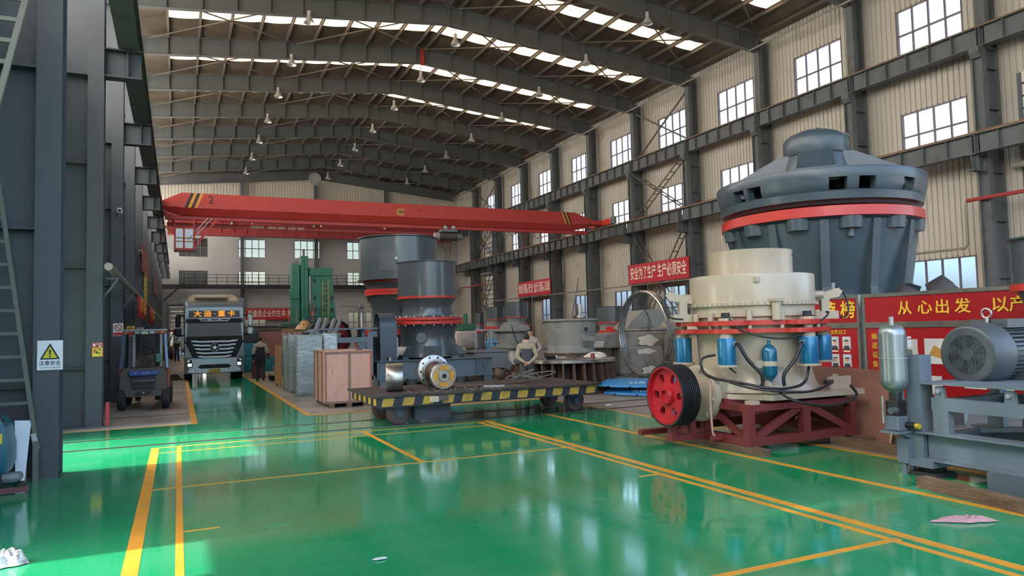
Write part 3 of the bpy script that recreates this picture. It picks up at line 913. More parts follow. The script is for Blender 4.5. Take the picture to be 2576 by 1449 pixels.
# ------------------------------------------------------------------ lorry
tp = M('lorry paint', '7a868a', .32, .5, .04, 2, coat=.3)
tdark = M('lorry trim', '141619', .55, 0, .1, spec=.25)
tchrome = M('lorry chrome', 'a4aeb2', .22, .8, .05)
tlv = M('lorry louvre', '9aa5a8', .35, .4, .04)
t = thing('lorry', 'blue grey heavy lorry facing the camera in the green lane', 'truck', (1.35, 32.0, 0))
# cab shell: sections from bumper to back
def sec(y, hw, z0, z1, r):
    pts = []
    for cx, cz, a0 in ((hw-r, z0+r, -pi/2), (hw-r, z1-r, 0), (-hw+r, z1-r, pi/2), (-hw+r, z0+r, pi)):
        for i in range(5):
            a = a0+pi/2*i/4
            pts.append((cx+r*cos(a), y, cz+r*sin(a)))
    return pts
cabm = MB().loft([sec(.10, 1.10, .95, 3.0, .10), sec(.22, 1.14, .9, 3.18, .14), sec(1.0, 1.15, .9, 3.34, .16), sec(2.2, 1.15, .9, 3.42, .16)])
cabo = cabm.build('cab', tp, t)
# windscreen, sun visor, headboard
MB().prism([(-1.04,.07,1.80),(1.04,.07,1.80),(1.0,.10,2.42),(-1.0,.10,2.42)], (0,.03,0)).build('windscreen', M('windscreen dark', '0f1419', .12, 0, .3, 2, '24343f', .2, 1.5, spec=.25), cabo, False)
MB().prism([(-1.08,-.02,2.36),(1.08,-.02,2.36),(1.06,.02,2.52),(-1.06,.02,2.52)], (0,.12,0)).build('sun_visor', tdark, cabo, False)
MB().prism([(-.62,-.04,2.53),(.62,-.04,2.53),(.50,-.05,2.40),(-.50,-.05,2.40)], (0,.05,0)).build('visor_trim', M('visor pale', 'a9aca6', .4), cabo, False)
for x in (-.38, 0, .38): MB().box(x-.13, x+.13, -.056, -.05, 2.445, 2.485).build('visor_slot', tdark, cabo, False)
MB().prism([(-.98,.055,2.56),(.98,.055,2.56),(.95,.085,2.84),(-.95,.085,2.84)], (0,.05,0)).build('display_panel', M('display black', '26221e', .4), cabo, False)
text('display_text', '大 运 · 重 卡', .26, emit('amber letters', (1.0,.36,.05), .6), cabo, (0, .045, 2.70), (pi/2+.1, 0, 0), sx=1.12, bold=.006)
# roof fairing with side wings, ridges
fair = MB().loft([[(-.95,.35,3.12),(.95,.35,3.12),(.95,.4,3.16),(-.95,.4,3.16)], [(-1.0,1.2,3.36),(1.0,1.2,3.36),(.9,1.2,3.48),(-.9,1.2,3.48)], [(-1.05,2.2,3.42),(1.05,2.2,3.42),(.8,2.2,3.62),(-.8,2.2,3.62)]]).build('roof_fairing', M('fairing pale', '9c9a8c', .3, .3, .1, 2), cabo)
for s in (-1, 1):
    MB().prism([(s*.84,.9,3.12),(s*1.18,.9,3.05),(s*1.22,1.0,3.38),(s*.98,.9,3.36)], (0,1.3,.08)).build('fairing_wing', tp, cabo, False)
# lower front: grille louvres, badge, bumper, lamps
MB().box(-1.06, 1.06, -.02, .18, 1.62, 1.80).build('wiper_panel', tdark, t, False)
for s in (-.45, .35):
    MB().bar((s,-.03,1.74), (s+.48,-.03,1.70), .02, .025).build('wiper', tdark, t, False)
MB().prism([(-.93,.02,1.66),(.93,.02,1.66),(.62,.02,.86),(-.62,.02,.86)], (0,.2,0)).build('grille_panel', tdark, t, False)
for i in range(5):
    z = 1.60-.155*i; w_ = .90-.058*i*1.1
    MB().prism([(-w_,-.05,z+.04),(-w_*.74,-.05,z+.04),(-w_*.66,-.05,z+.015),(w_*.66,-.05,z+.015),(w_*.74,-.05,z+.04),(w_,-.05,z+.04),(w_-.05,-.05,z-.015),(w_*.62,-.05,z-.05),(-w_*.62,-.05,z-.05),(-w_+.05,-.05,z-.015)], (0,.07,0)).build('grille_louvre', tlv, t, False)
MB().torus((0,-.1,1.34), .165, .022, 'y', 32, 8).build('badge_ring', tchrome, t)
MB().cyl((0,-.09,1.34), (0,-.06,1.34), .155, n=24).build('badge_disc', tdark, t)
st = []
for i in range(10):
    a = pi/2+i*pi/5; r = .15 if i % 2 == 0 else .03
    st.append((r*cos(a), -.105, 1.34+r*sin(a)))
MB().prism(st, (0,.015,0)).build('badge_star', tchrome, t, False)
for s in (-1, 1):
    MB().prism([(s*1.12,.0,1.44),(s*1.06,-.02,1.40),(s*.84,-.02,1.0),(s*1.13,.0,.95)], (0,.4,0)).build('corner_panel', tp, t, False)
    MB().prism([(s*1.12,.02,1.62),(s*.92,.01,1.62),(s*.64,.01,.90),(s*.84,.01,.95)], (0,.1,0)).build('dark_wing', tdark, t, False)
    MB().prism([(s*1.06,-.02,.90),(s*.86,-.03,.86),(s*.82,-.03,.58),(s*.98,-.03,.54)], (0,.06,0)).build('headlamp_recess', tdark, t, False)
    MB().cham(min(s*.86,s*1.0), max(s*.86,s*1.0), -.06, .0, .60, .72, .02).build('headlamp', emit('headlamp on', (.85,.93,1.0), 1.4), t, False)
    MB().cyl((s*.98,-.05,.82), (s*.98,.0,.82), .05, n=12).build('headlamp_lens', tchrome, t)
    MB().cham(min(s*.72,s*1.0), max(s*.72,s*1.0), -.04, .02, .37, .45, .02).build('fog_lamp', M('lens clear', 'a8b2b8', .15, .3), t, False)
bump = MB().loft([[(-1.14,.45,.30),(1.14,.45,.30),(1.14,.45,.98),(-1.14,.45,.98)], [(-1.12,.05,.30),(1.12,.05,.30),(1.12,.03,.96),(-1.12,.03,.96)], [(-.95,-.01,.33),(.95,-.01,.33),(.98,-.01,.90),(-.98,-.01,.90)]]).build('bumper', tp, t, False)
MB().prism([(-.52,-.03,.66),(.52,-.03,.66),(.64,-.03,.57),(.52,-.03,.50),(-.52,-.03,.50),(-.64,-.03,.57)], (0,.03,0)).build('lower_intake', tdark, t, False)
MB().prism([(-.42,-.025,.88),(.42,-.025,.88),(.38,-.025,.72),(-.38,-.025,.72)], (0,.02,0)).build('bumper_inset', M('lorry inset', '6f8c96', .3, .4), t, False)
MB().box(-.22, .22, -.05, -.03, .335, .475).build('number_plate', M('plate yellow', 'bd9a35', .45), t, False)
text('plate_text', '辽H N8D99', .105, tdark, t, (0, -.053, .405), RX, .001, sx=.82)
for s in (-1, 1):
    for y in (1.25, 3.4):
        MB().cyl((s*.82,y,.5), (s*1.12,y,.5), .5, n=28).build('wheel', rubber, t)
    mi = MB().cham(min(s*1.26,s*1.46), max(s*1.26,s*1.46), -.15, .1, 2.18, 2.66, .05).build('mirror', tdark if s < 0 else M('mirror pale', '9aa6ac', .3, .3), t, False)
    MB().cham(min(s*1.24,s*1.48), max(s*1.24,s*1.48), -.15, .1, 1.84, 2.14, .05).build('mirror_head', MATS.get('mirror pale', tdark) if s > 0 else tdark, mi, False)
    MB().bar((s*1.1,.15,2.62), (s*1.4,.0,2.68), .06, .06).build('mirror_arm', tdark, mi, False)
    MB().bar((s*1.1,.15,1.86), (s*1.4,.0,1.82), .06, .06).build('mirror_arm', tdark, mi, False)
MB().box(-.45, .45, .6, 10, .55, .85).build('chassis', tdark, t, False)
MB().box(-1.2, 1.2, 3.2, 10.5, 1.1, 1.25).build('load_bed', M('bed grey', '4d5458', .6), t, False)
MB().prism([(-.75,.6,3.42),(.55,.6,3.42),(.5,.6,3.52),(-.7,.6,3.52)], (0,.4,0)).build('roof_hatch', M('hatch cream', 'cfc4a2', .5), cabo, False)

# ------------------------------------------------------------------ forklift seen from behind
fo = M('forklift worn', '5b4d40', .6, .1, .3, 5, '3b4047', .45, 5, .4, 20)
fb = M('forklift blue', '2d4a86', .45, 0, .15, 4, '4a4038', .15, 3)
fblk = M('forklift black', '1a1c1f', .55, 0, .2)
t = thing('forklift', 'worn brown and blue forklift parked by the left columns', 'forklift', (-.79, 20.55, 0), radians(-1))
prof = [(-.52,.40),(-.36,.34),(.36,.34),(.52,.40),(.56,.62),(.53,.95),(.44,1.05),(-.44,1.05),(-.53,.95),(-.56,.62)]
cw = MB().loft([[(x*.97,.0+.10*(abs(x)/.56)**2,z) for x, z in prof], [(x,.18,z) for x, z in prof], [(x*1.0,.9,z) for x, z in prof]]).build('counterweight', fo, t)
MB().cham(-.33, .33, -.03, .1, .86, .99, .02).build('counterweight_band', fb, cw, False)
for x in (-.2, -.02, .04, .09): MB().box(x, x+.03, -.034, -.031, .915, .945).build('worn_mark', M('worn white', '8d97a5', .6), cw, False)
MB().box(-.27, .27, -.012, .12, .66, .84).build('radiator_opening', fblk, cw, False)
MB().box(-.25, .25, -.02, -.01, .735, .745).build('opening_bar', galv, cw, False)
MB().box(-.24, .24, -.012, .12, .54, .61).build('vent_opening', fblk, cw, False)
MB().box(-.14, .14, -.012, .1, .40, .46).build('towing_recess', fblk, cw, False)
MB().cyl((0,-.03,.43), (0,.02,.43), .022, n=10).build('towing_pin', galv, cw)
for s in (-1, 1):
    MB().lathe([(.0,-.1),(.17,-.1),(.25,-.08),(.27,-.03),(.27,.03),(.25,.08),(.17,.1),(.0,.1)], (s*.50,.22,.275), 24, 'x').build('rear_wheel', rubber, t)
    MB().lathe([(.0,-.12),(.2,-.12),(.3,-.1),(.32,0),(.3,.1),(.2,.12),(.0,.12)], (s*.50,1.75,.32), 24, 'x').build('front_wheel', rubber, t)
    MB().box(s*.55-.015, s*.55+.015, .35, 1.4, .5, 1.0).build('side_stripe', M('stripe orange', 'c2522c', .5), t, False)
    MB().bar((s*.52,.25,1.02), (s*.46,.42,1.98), .06, .08).build('guard_post', M('guard blue grey', '5f7183', .35, .4), t, False)
    MB().bar((s*.50,1.55,.95), (s*.45,1.15,2.0), .06, .07).build('guard_post', fblk, t, False)
    MB().box(s*.24-.06, s*.24+.06, 1.78, 1.92, .1, 1.95).build('mast_rail', fblk, t, False)
    MB().box(s*.33-.03, s*.33+.03, 1.74, 1.80, .2, 1.9).build('lift_cylinder', galv, t, False)
    MB().box(s*.26-.05, s*.26+.05, 1.95, 3.0, .08, .12).build('fork', fblk, t, False)
MB().cham(-.52, .52, .36, 1.25, 1.97, 2.03, .02).build('guard_roof', M('guard roof', '8b9194', .5), t, False)
MB().box(-.5, .5, .34, .37, 1.91, 1.985).build('lamp_bar', M('bar dark', '3c3330', .5), t, False)
for x, m_ in ((-.42,'lamp amber'),(-.3,'lamp red'),(-.17,'lamp clear'),(.17,'lamp clear'),(.30,'lamp red'),(.42,'lamp amber')):
    MB().cham(x-.06, x+.06, .325, .345, 1.915, 1.975, .01).build('rear_lamp', M(m_, {'lamp amber':'b35a2a','lamp red':'8e3030','lamp clear':'9ca0a0'}[m_], .3), t, False)
MB().cham(-.08, .08, .31, .34, 1.90, 1.98, .01).build('beacon_plate', M('beacon cream', 'b3ad94', .4), t, False)
MB().box(-.5, .5, .5, 1.7, .45, .95).build('chassis_body', fblk, t, False)
se = MB().loft([[(-.24,.55,1.02),(.24,.55,1.02),(.24,.66,1.02),(-.24,.66,1.02)], [(-.22,.5,1.2),(.22,.5,1.2),(.22,.6,1.2),(-.22,.6,1.2)], [(-.17,.47,1.36),(.17,.47,1.36),(.17,.55,1.36),(-.17,.55,1.36)]]).build('seat_back', M('seat worn', '3a3029', .7, 0, .3, 8, '6a5a45', .3, 9), t)
MB().cham(-.24, .24, .6, 1.0, .98, 1.08, .03).build('seat_cushion', fblk, t)
MB().torus((-.02,0,0), .17, .016, 'z', 24, 6).xf(Matrix.Translation((0,1.18,1.42)) @ Matrix.Rotation(radians(60),4,'X')).build('steering_wheel', fblk, t)
MB().cyl((-.02,1.2,1.1), (-.02,1.18,1.4), .025, n=8).build('steering_column', fblk, t)
MB().cham(.22, .36, 1.2, 1.35, 1.15, 1.38, .02).build('green_bag', M('bag green', '4f8f70', .6), t, False)
MB().box(-.35, .35, 1.80, 1.90, 1.86, 1.94).box(-.35, .35, 1.80, 1.90, .95, 1.02).build('mast_crossbar', fblk, t, False)
for i, x in enumerate((-.42, .18, .40)):
    pass
# prohibition notices on the column behind the forklift
for x, z, m_, lab, y in ((-1.545, 2.06, 'sign pale', 'white and red prohibition notice on the third left column', 23.33), (-1.545, 2.05, 'notice yellow', 'small yellow notice on the fourth left column', 29.33), (-1.50, 2.07, 'sign pale', 'white prohibition notice with red ring on the fifth left column', 35.33)):
    n_ = thing('safety_notice', lab, 'sign', (x, y, z))
    MB().box(-.13, .13, -.004, .006, -.18, .18).build('plate', MATS[m_], n_, False)
    MB().box(-.12, .12, -.006, -.004, -.17, -.08).build('text_band', MATS['sign red'], n_, False)
    MB().torus((0,-.006,.05), .085, .012, 'y', 24, 6).build('ring', MATS['sign red'], n_)
    MB().bar((-.06,-.008,.11), (.06,-.008,-.01), .004, .02).build('bar', MATS['sign red'], n_, False)
# ------------------------------------------------------------------ shared machine paints
dgrey = M('crusher dark grey', '485257', .30, .12, .04, 1.5, coat=.35)
dgrey_flat = M('primer grey', '7b7f80', .6, 0, .08, 2, '8f8f8a', .1, 1.5)
fgrey = M('frame grey blue', '5d6c76', .5, 0, .08, 2)
cgrey = M('casting grey', '85857f', .75, 0, .12, 3, '6c685f', .2, 2, .3, 25)
rred = M('flange red', 'b52e25', .38, 0, .05, 1.5, coat=.2)
cream = M('crusher cream', 'ab9f8a', .35, 0, .04, 1.2, 'b3a68e', .05, 1.5, coat=.3)
blued = M('cylinder blue', '1f6f97', .3, .25, .06, 3, coat=.3)
steelb = M('machined steel', 'aaa7a2', .28, .9, .15, 6)
rust = M('rust brown', '4a3a31', .7, .2, .3, 3, '6d4f3b', .35, 2.5, .4, 20)
wood = M('plywood', 'bd9282', .6, 0, .16, 2.2, '9c6a58', .22, 2.2, stretch=(2.5,2.5,.7))
woodd = M('old timber', '6d5742', .75, 0, .25, 3, '43362a', .3, 2.0, .5, 15, stretch=(1,1,4))
ironb = M('deck iron', '3a3431', .65, .3, .3, 4, '5b5049', .3, 3, .5, 40)
bolt = MB().cyl((0,0,0), (0,0,.05), .03, n=6).mesh('bolt', steelb, False)

# ------------------------------------------------------------------ rail cart
t = thing('rail_cart', 'low black rail transfer cart with yellow warning blocks', 'cart', (0, 0, 0))
x0, x1, y0, y1 = 3.28, 8.22, 13.42, 15.62
n = 9
for i in range(n):   # deck plates, slightly uneven
    a, b_ = x0+(x1-x0)*i/n, x0+(x1-x0)*(i+1)/n
    dz = random.uniform(-.008, .008)
    MB().box(a+.004, b_-.004, y0-.05+random.uniform(-.02,.02), y1+.05, .585+dz, .625+dz).build('deck_plate', ironb, t, False)
MB().box(x0+.12, x1-.10, y0, y0+.03, .41, .585).build('side_sill', M('sill navy', '20262f', .55, 0, .2, 4), t, False)
MB().box(x0+.12, x1-.10, y1-.03, y1, .41, .585).build('side_sill', MATS['sill navy'], t, False)
MB().box(x0+.10, x0+.13, y0, y1, .41, .585).build('end_sill', MATS['sill navy'], t, False)
MB().box(x1-.13, x1-.10, y0, y1, .41, .585).build('end_sill', MATS['sill navy'], t, False)
MB().box(x0+.08, x1-.06, y0-.06, y0+.05, .40, .415).build('sill_lip', MATS['sill navy'], t, False)
wyel = M('worn yellow', 'b08f36', .55, 0, .15, 6, '5d4f30', .2, 5)
for i in range(12):
    a = x0+.16+i*.40
    MB().prism([(a,y0-.004,.42),(a+.22,y0-.004,.42),(a+.26,y0-.004,.575),(a+.04,y0-.004,.575)], (0,.006,0)).build('yellow_block', wyel, t, False)
for i in range(5):
    b_ = y0+.12+i*.42
    MB().box(x0+.094, x0+.102, b_, b_+.2, .43, .57).build('yellow_block', wyel, t, False)
wr_ = M('cart wheel', '5c4a4c', .5, .4, .2, 5)
for x in (3.88, 7.78):
    for y in (13.80, 14.98):
        wq = MB().lathe([(.0,-.05),(.17,-.05),(.205,-.045),(.205,.0),(.235,.01),(.235,.05),(.15,.055),(.14,.03),(.05,.03),(.0,.05)], (x,y,.245), 28, 'y').build('wheel', wr_, t)
        MB().cyl((x,y-.13,.245), (x,y-.02,.245), .075, n=16).build('axle_box', M('axle blue', '44546b', .5, .1, .2, 5), wq)
        MB().prism([(x-.2,y-.1,.42),(x+.2,y-.1,.42),(x+.09,y-.1,.28),(x-.09,y-.1,.28)], (0,.05,0)).build('axle_bracket', MATS['axle blue'], wq, False)
MB().box(4.15, 4.85, 13.55, 14.3, .12, .41).build('motor_box', M('box slate', '343741', .6), t, False)
MB().cham(4.38, 4.56, 13.36, 13.42, .45, .56, .01).build('push_button_box', M('button cream', 'b9ad98', .5), t, False)
MB().box(4.56, 4.75, 13.37, 13.42, .47, .57).build('bracket', M('bracket brown', '5c4a44', .6), t, False)

# loads on the cart
t = thing('bushing_drum', 'polished steel drum with grooved top standing on the cart', 'drum', (3.93, 14.25, .63), radians(-15.4))
MB().lathe([(.20,-.165),(.272,-.165),(.275,-.16),(.275,.16),(.272,.165),(.20,.165),(.20,-.165)], (0,0,.275), 40, 'x').build('shell', steelb, t)
for i in range(5):
    a = radians(60+i*12)
    MB().bar((-.168, .272*cos(a), .275+.272*sin(a)), (.168, .272*cos(a), .275+.272*sin(a)), .014, .02).build('groove_rib', M('brass ribs', '8f7a58', .35, .8), t, False)
t = thing('shaft_hub', 'flanged steel hub with yellow webbed end disc on the cart', 'machine part', (4.84, 14.2, .63), radians(0))
t.scale = (1.1, 1.1, 1.1)
ax = lambda prof, c, n=36: MB().lathe(prof, c, n, 'y')
ax([(.0,.20),(.20,.20),(.20,.26),(.30,.26),(.315,.27),(.315,.33),(.30,.34),(.0,.34)], (0,0,.315)).build('flange', steelb, t)
for i in range(10):
    a = 2*pi*i/10; MB().cyl((.265*cos(a),.24,.315+.265*sin(a)), (.265*cos(a),.262,.315+.265*sin(a)), .018, n=8).build('bolt_hole', black, t)
ax([(.0,-.18),(.10,-.18),(.12,.0),(.2,.2),(.2,.22)], (0,0,.30)).build('shaft', rust, t)
ax([(.06,-.30),(.235,-.30),(.245,-.29),(.245,-.21),(.235,-.20),(.0,-.20)], (0,0,.25)).build('end_disc', steelb, t)
for i in range(4):
    a0 = pi/2*i+.16+pi/4; 
    MB().lathe([(.115,-.312),(.195,-.312),(.195,-.295),(.115,-.295),(.115,-.312)], (0,0,.25), 8, 'y', a0, a0+pi/2-.32).build('yellow_web', M('hub yellow', 'c08a2a', .5, 0, .1, 6), t)
ax([(.045,-.33),(.10,-.33),(.105,-.32),(.105,-.29),(.045,-.29),(.045,-.33)], (0,0,.25)).build('hub_ring', steelb, t)
MB().cyl((0,-.30,.25), (0,-.296,.25), .044, n=16).build('bore', black, t)
for i, (p, q, w_, lab) in enumerate((((5.5,14.25,.66),(7.0,14.55,.66),.07,'long weathered timber offcut lying along the cart'), ((5.75,14.0,.645),(6.15,13.85,.645),.04,'short grey steel bar on the cart deck'), ((5.1,14.6,.645),(5.6,14.5,.645),.06,'flat timber scrap behind the yellow hub'))):
    o = MB().bar(p, q, w_, .035).build('timber_offcut' if i != 1 else 'steel_bar', woodd if i != 1 else galv, None, False)
    tag(o, lab, 'offcut')
pts = []
for i in range(90):
    a = i*.33
    pts.append((7.05+.38*cos(a)*(.5+.5*sin(i*.05))+.3*sin(i*.09), 14.7+.25*sin(a*.7), .66+.10*abs(sin(i*.21))+.12*abs(sin(i*.045))*abs(cos(a*.5))))
tag(MB().tube(pts, .013, 6).build('welding_cable', M('cable grey', '6b655f', .6)), 'tangled grey welding cable heap on the cart end', 'cable')
mb = MB()
for i in range(260):
    x, y = random.uniform(4.1, 6.6), random.uniform(13.5, 14.5)
    s_ = random.uniform(.006, .02)
    mb.obox((x,y,.632), (s_*1.6,s_,s_*.5), Matrix.Rotation(random.uniform(0,6),3,'Z'))
o = stuff(mb.build('swarf', M('swarf', '8a7f76', .5, .4, .3, 9), None, False)); tag(o, 'scattered metal swarf on the cart deck', 'swarf')

# ------------------------------------------------------------------ crate, wrapped boxes, plywood
def crate(name, label, x0, x1, y0, y1, z0, z1, mat_, group=None):
    t = thing(name, label, 'crate', ((x0+x1)/2, (y0+y1)/2, 0), 0, group)
    hx, hy = (x1-x0)/2, (y1-y0)/2
    MB().box(-hx, 0-.02, -hy, -hy+.02, z0, z1).build('front_panel', mat_, t, False)
    MB().box(.02, hx, -hy, -hy+.02, z0, z1).build('front_panel', mat_, t, False)
    MB().box(-hx, hx, hy-.02, hy, z0, z1).build('back_panel', mat_, t, False)
    MB().box(hx-.02, hx, -hy, hy, z0, z1).build('side_panel', mat_, t, False)
    for i in range(3):
        a = -hy+.03+i*(2*hy-.06)/3
        MB().box(-hx, -hx+.02, a+.02, a+(2*hy-.06)/3-.02, z0, z1).build('side_board', mat_, t, False)
    for a in (-hy, -hy/3, hy/3, hy-.05): MB().box(-hx-.015, -hx+.005, a, a+.05, z0, z1).build('side_batten', woodd, t, False)
    lid = M('crate batten', '7b6157', .7, 0, .2, 5)
    MB().box(-hx-.02, hx+.02, -hy-.02, hy+.02, z1, z1+.02).build('lid', mat_, t, False)
    MB().box(-hx, hx, -hy-.015, -hy, z1-.055, z1).build('top_batten', lid, t, False)
    MB().box(-hx, hx, -hy-.015, -hy, z0, z0+.055).build('bottom_batten', lid, t, False)
    MB().box(-.022, .022, -hy-.015, -hy, z0, z1).build('middle_batten', lid, t, False)
    MB().box(hx-.03, hx+.012, -hy-.015, -hy+.02, z0, z1).build('corner_batten', M('batten orange', '9c5c3c', .6), t, False)
    for x in (-hx+.12, 0, hx-.12): MB().box(x-.06, x+.06, -hy, hy, 0, z0).build('skid', woodd, t, False)
    return t
crate('plywood_crate', 'pink brown plywood crate on skids behind the cart', 3.27, 4.36, 17.95, 19.7, .10, 1.36, wood)
tag(MB().cham(4.0, 4.18, 18.0, 18.1, 1.382, 1.41, .008).build('red_tool', M('tool red', '6e3030', .5), None, False), 'small dark red tool lying on the plywood crate', 'tool')
wrap = M('stretch wrap', '8d9a98', .22, .1, .12, 3, 'b9c4c2', .25, 2.5, .5, 9, stretch=(1,1,5), coat=.4)
wrap2 = M('stretch wrap pale', 'a8b4b8', .2, .1, .15, 3, 'd2d9db', .3, 3, .5, 12, stretch=(2,1,3), coat=.4)
for nm, a in (('wide stretch-wrapped grey panel stack behind the plywood crate', (3.15, 3.9, 22.0, 22.5, 1.78, wrap)), ('narrow stretch-wrapped grey cabinet left of the wide wrapped stack', (3.12, 3.36, 23.2, 23.9, 1.80, wrap)), ('pale glossy wrapped cabinet right of the wide wrapped stack', (3.93, 4.32, 21.9, 22.6, 1.80, wrap2)), ('thin wrapped panel farthest left among the wrapped stacks', (3.10, 3.2, 24.2, 25.0, 1.74, wrap))):
    t = thing('wrapped_cabinet', nm, 'cabinet', ((a[0]+a[1])/2, (a[2]+a[3])/2, 0), 0, 'stretch-wrapped cabinets')
    hx, hy = (a[1]-a[0])/2, (a[3]-a[2])/2
    MB().cham(-hx, hx, -hy, hy, .0, a[4], .03).build('wrapped_body', a[5], t)
    MB().box(-hx+.03, hx-.03, -hy-.006, -hy, .08, a[4]-.08).build('front_door', a[5], t, False)
    for s in (-1, 1): MB().torus((s*hx*.7,0,a[4]+.04), .035, .009, 'y', 14, 6).build('lifting_eye', galv, t)
t = thing('plywood_sheet', 'brown plywood sheet standing left of the wrapped cabinets', 'plywood', (3.22, 26.4, 0), radians(6))
MB().box(-.012, .012, -.75, .75, .05, 1.42).build('sheet', M('plywood brown', 'a3785a', .6, 0, .1, 2), t, False)
MB().box(.012, .06, -.7, -.62, 0, 1.38).box(.012, .06, .62, .7, 0, 1.38).build('batten', woodd, t, False)
t = thing('plywood_sheet', 'reddish plywood sheet standing above the teal cabinet', 'plywood', (3.7, 33.5, 0), radians(4))
MB().box(-.5, .5, -.012, .012, .85, 1.95).build('sheet', M('plywood red', '8a5546', .65, 0, .1, 2), t, False)
MB().box(-.45, -.38, .012, .06, 0, 1.9).box(.38, .45, .012, .06, 0, 1.9).build('batten', woodd, t, False)
t = thing('teal_cabinet', 'long teal metal cabinet beside the lorry', 'cabinet', (3.6, 38.5, 0))
teal = M('teal paint', '14707c', .45, 0, .06, 2)
MB().cham(-1.0, 1.0, -.6, .6, .0, .72, .03).build('lower_body', teal, t, False)
MB().cham(-1.0, 1.0, -.55, .6, .74, 1.45, .03).build('upper_body', teal, t, False)
MB().box(-1.05, 1.1, -.6, .7, 1.46, 2.05).build('dark_top', black, t, False)
t = thing('red_stand', 'dark red metal box between the lorry and the walking man', 'box', (3.05, 32.3, 0))
MB().cham(-.22, .22, -.2, .2, .05, .85, .02).build('box_body', M('stand red', '5f2026', .5), t, False)
for s in (-1, 1): MB().box(s*.17-.03, s*.17+.03, -.2, .2, 0, .06).build('foot', black, t, False)
t = thing('parts_trolley', 'low timber trolley with black wheels beyond the walking man', 'trolley', (3.85, 29.7, 0), radians(10))
MB().box(-.6, .6, -.4, .4, .22, .28).build('platform', M('trolley timber', '96795a', .7, 0, .2, 4), t, False)
for x in (-.45, .5):
    for y in (-.3, .3): MB().cyl((x,y-.04,.14 if x < 0 else .22), (x,y+.04,.14 if x < 0 else .22), .14 if x < 0 else .22, n=18).build('wheel', rubber, t)
for i in range(4): MB().bar((-.5+.25*i,-.3,.32+.05*(i % 2)), (-.1+.25*i,.3,.42), .08, .09).build('timber', woodd, t, False)
MB().bar((-.4,-.35,.28), (-.55,-.1,.55), .04, .04).bar((-.1,-.35,.28), (-.2,-.1,.6), .04, .04).build('clamp', M('clamp orange', 'a8552e', .6), t, False)

# ------------------------------------------------------------------ front cone crusher on its skid
def bolts(t, R, z, n, off=0, h=1.0):
    for i in range(n):
        a = 2*pi*i/n+off
        o = link('bolt', bolt, t, (R*cos(a), R*sin(a), z)); o.scale = (1.2, 1.2, h)
t = thing('cone_crusher', 'dark grey cone crusher with open hopper, the smaller front one', 'crusher', (7.95, 24.4, 0))
MB().lathe([(1.0,3.0),(1.02,3.0),(1.02,4.16),(1.07,4.18),(1.07,4.20),(1.0,4.20),(1.0,3.0)], n=56).build('feed_hopper', dgrey, t)
MB().lathe([(.7,2.92),(1.05,2.92),(1.05,3.0),(.7,3.0)], n=56).build('hopper_flange', rred, t)
MB().lathe([(1.0,2.92),(.98,2.86),(.86,2.70),(.84,2.55),(.90,2.32),(.98,2.26)], n=48).build('upper_shell', dgrey, t)
MB().lathe([(.8,2.17),(1.24,2.17),(1.25,2.18),(1.25,2.26),(1.24,2.27),(.8,2.27)], n=56).build('flange_ring', rred, t)
MB().lathe([(.8,2.03),(1.27,2.03),(1.28,2.04),(1.28,2.14),(1.27,2.15),(.8,2.15)], n=56).build('flange_ring', rred, t)
bolts(t, 1.15, 2.26, 22, h=1.6); bolts(t, 1.18, 1.98, 22, h=1.2)
MB().lathe([(1.14,2.04),(1.10,1.98),(.99,1.86),(.93,1.6),(.96,1.35),(1.03,1.10),(1.04,.92),(.6,.92)], n=56).build('lower_shell', dgrey, t)
MB().cyl((-.52,-.88,1.58), (-.50,-.80,1.58), .17, n=24).build('inspection_cover', dgrey, t)
for i, a in enumerate((-100, -45, -160, 15)):
    m_ = Matrix.Rotation(radians(a), 4, 'Z')
    MB().prism([(.80,-.28,1.32),(1.12,-.28,1.28),(1.30,-.28,1.02),(1.30,-.28,.95),(.8,-.28,.95)], (0,.56,0)).xf(m_).build('foot_bracket', dgrey, t, False)
    for y in (-.2, 0, .2): MB().box(1.02, 1.28, y-.05, y+.05, .80, 1.0).xf(m_).build('foot_rib', fgrey, t, False)
# skid
MB().box(-2.1, 1.95, -1.12, -1.09, .27, .84).build('skid_web', fgrey, t, False)
for z in (.25, .84): MB().box(-2.1, 1.97, -1.25, -.95, z, z+.025).build('skid_flange', fgrey, t, False)
MB().box(-2.1, 1.95, 1.09, 1.12, .27, .84).build('skid_web', fgrey, t, False)
for z in (.25, .84): MB().box(-2.1, 1.97, .95, 1.25, z, z+.025).build('skid_flange', fgrey, t, False)
for x in (-1.65, -.75, .2, 1.35): MB().box(x-.012, x+.012, -1.22, -1.12, .27, .84).build('skid_stiffener', fgrey, t, False)
for x, s in ((1.55, 1), (-1.95, -1)): MB().bar((x,-1.15,.75), (x+.12*s,-1.15,.42), .03, .04).build('lifting_lug', fgrey, t, False)
for x in (-1.9, 1.75):
    for y in (-1.1, 1.1): MB().box(x-.14, x+.14, y-.12, y+.12, .0, .25).build('skid_leg', fgrey, t, False)
for x in (-.95, .75): MB().cyl((x,-1.1,.0), (x,-1.1,.25), .16, .2, n=16).build('mount_pad', dgrey, t)
MB().box(-2.1, 1.95, -.95, .95, .80, .86).build('skid_deck', fgrey, t, False)
tag(MB().cyl((6.26,23.2,.867), (6.26,23.2,.98), .07, n=14).build('steel_nut', steelb), 'shiny steel collar on the skid beam of the front crusher', 'machine part')
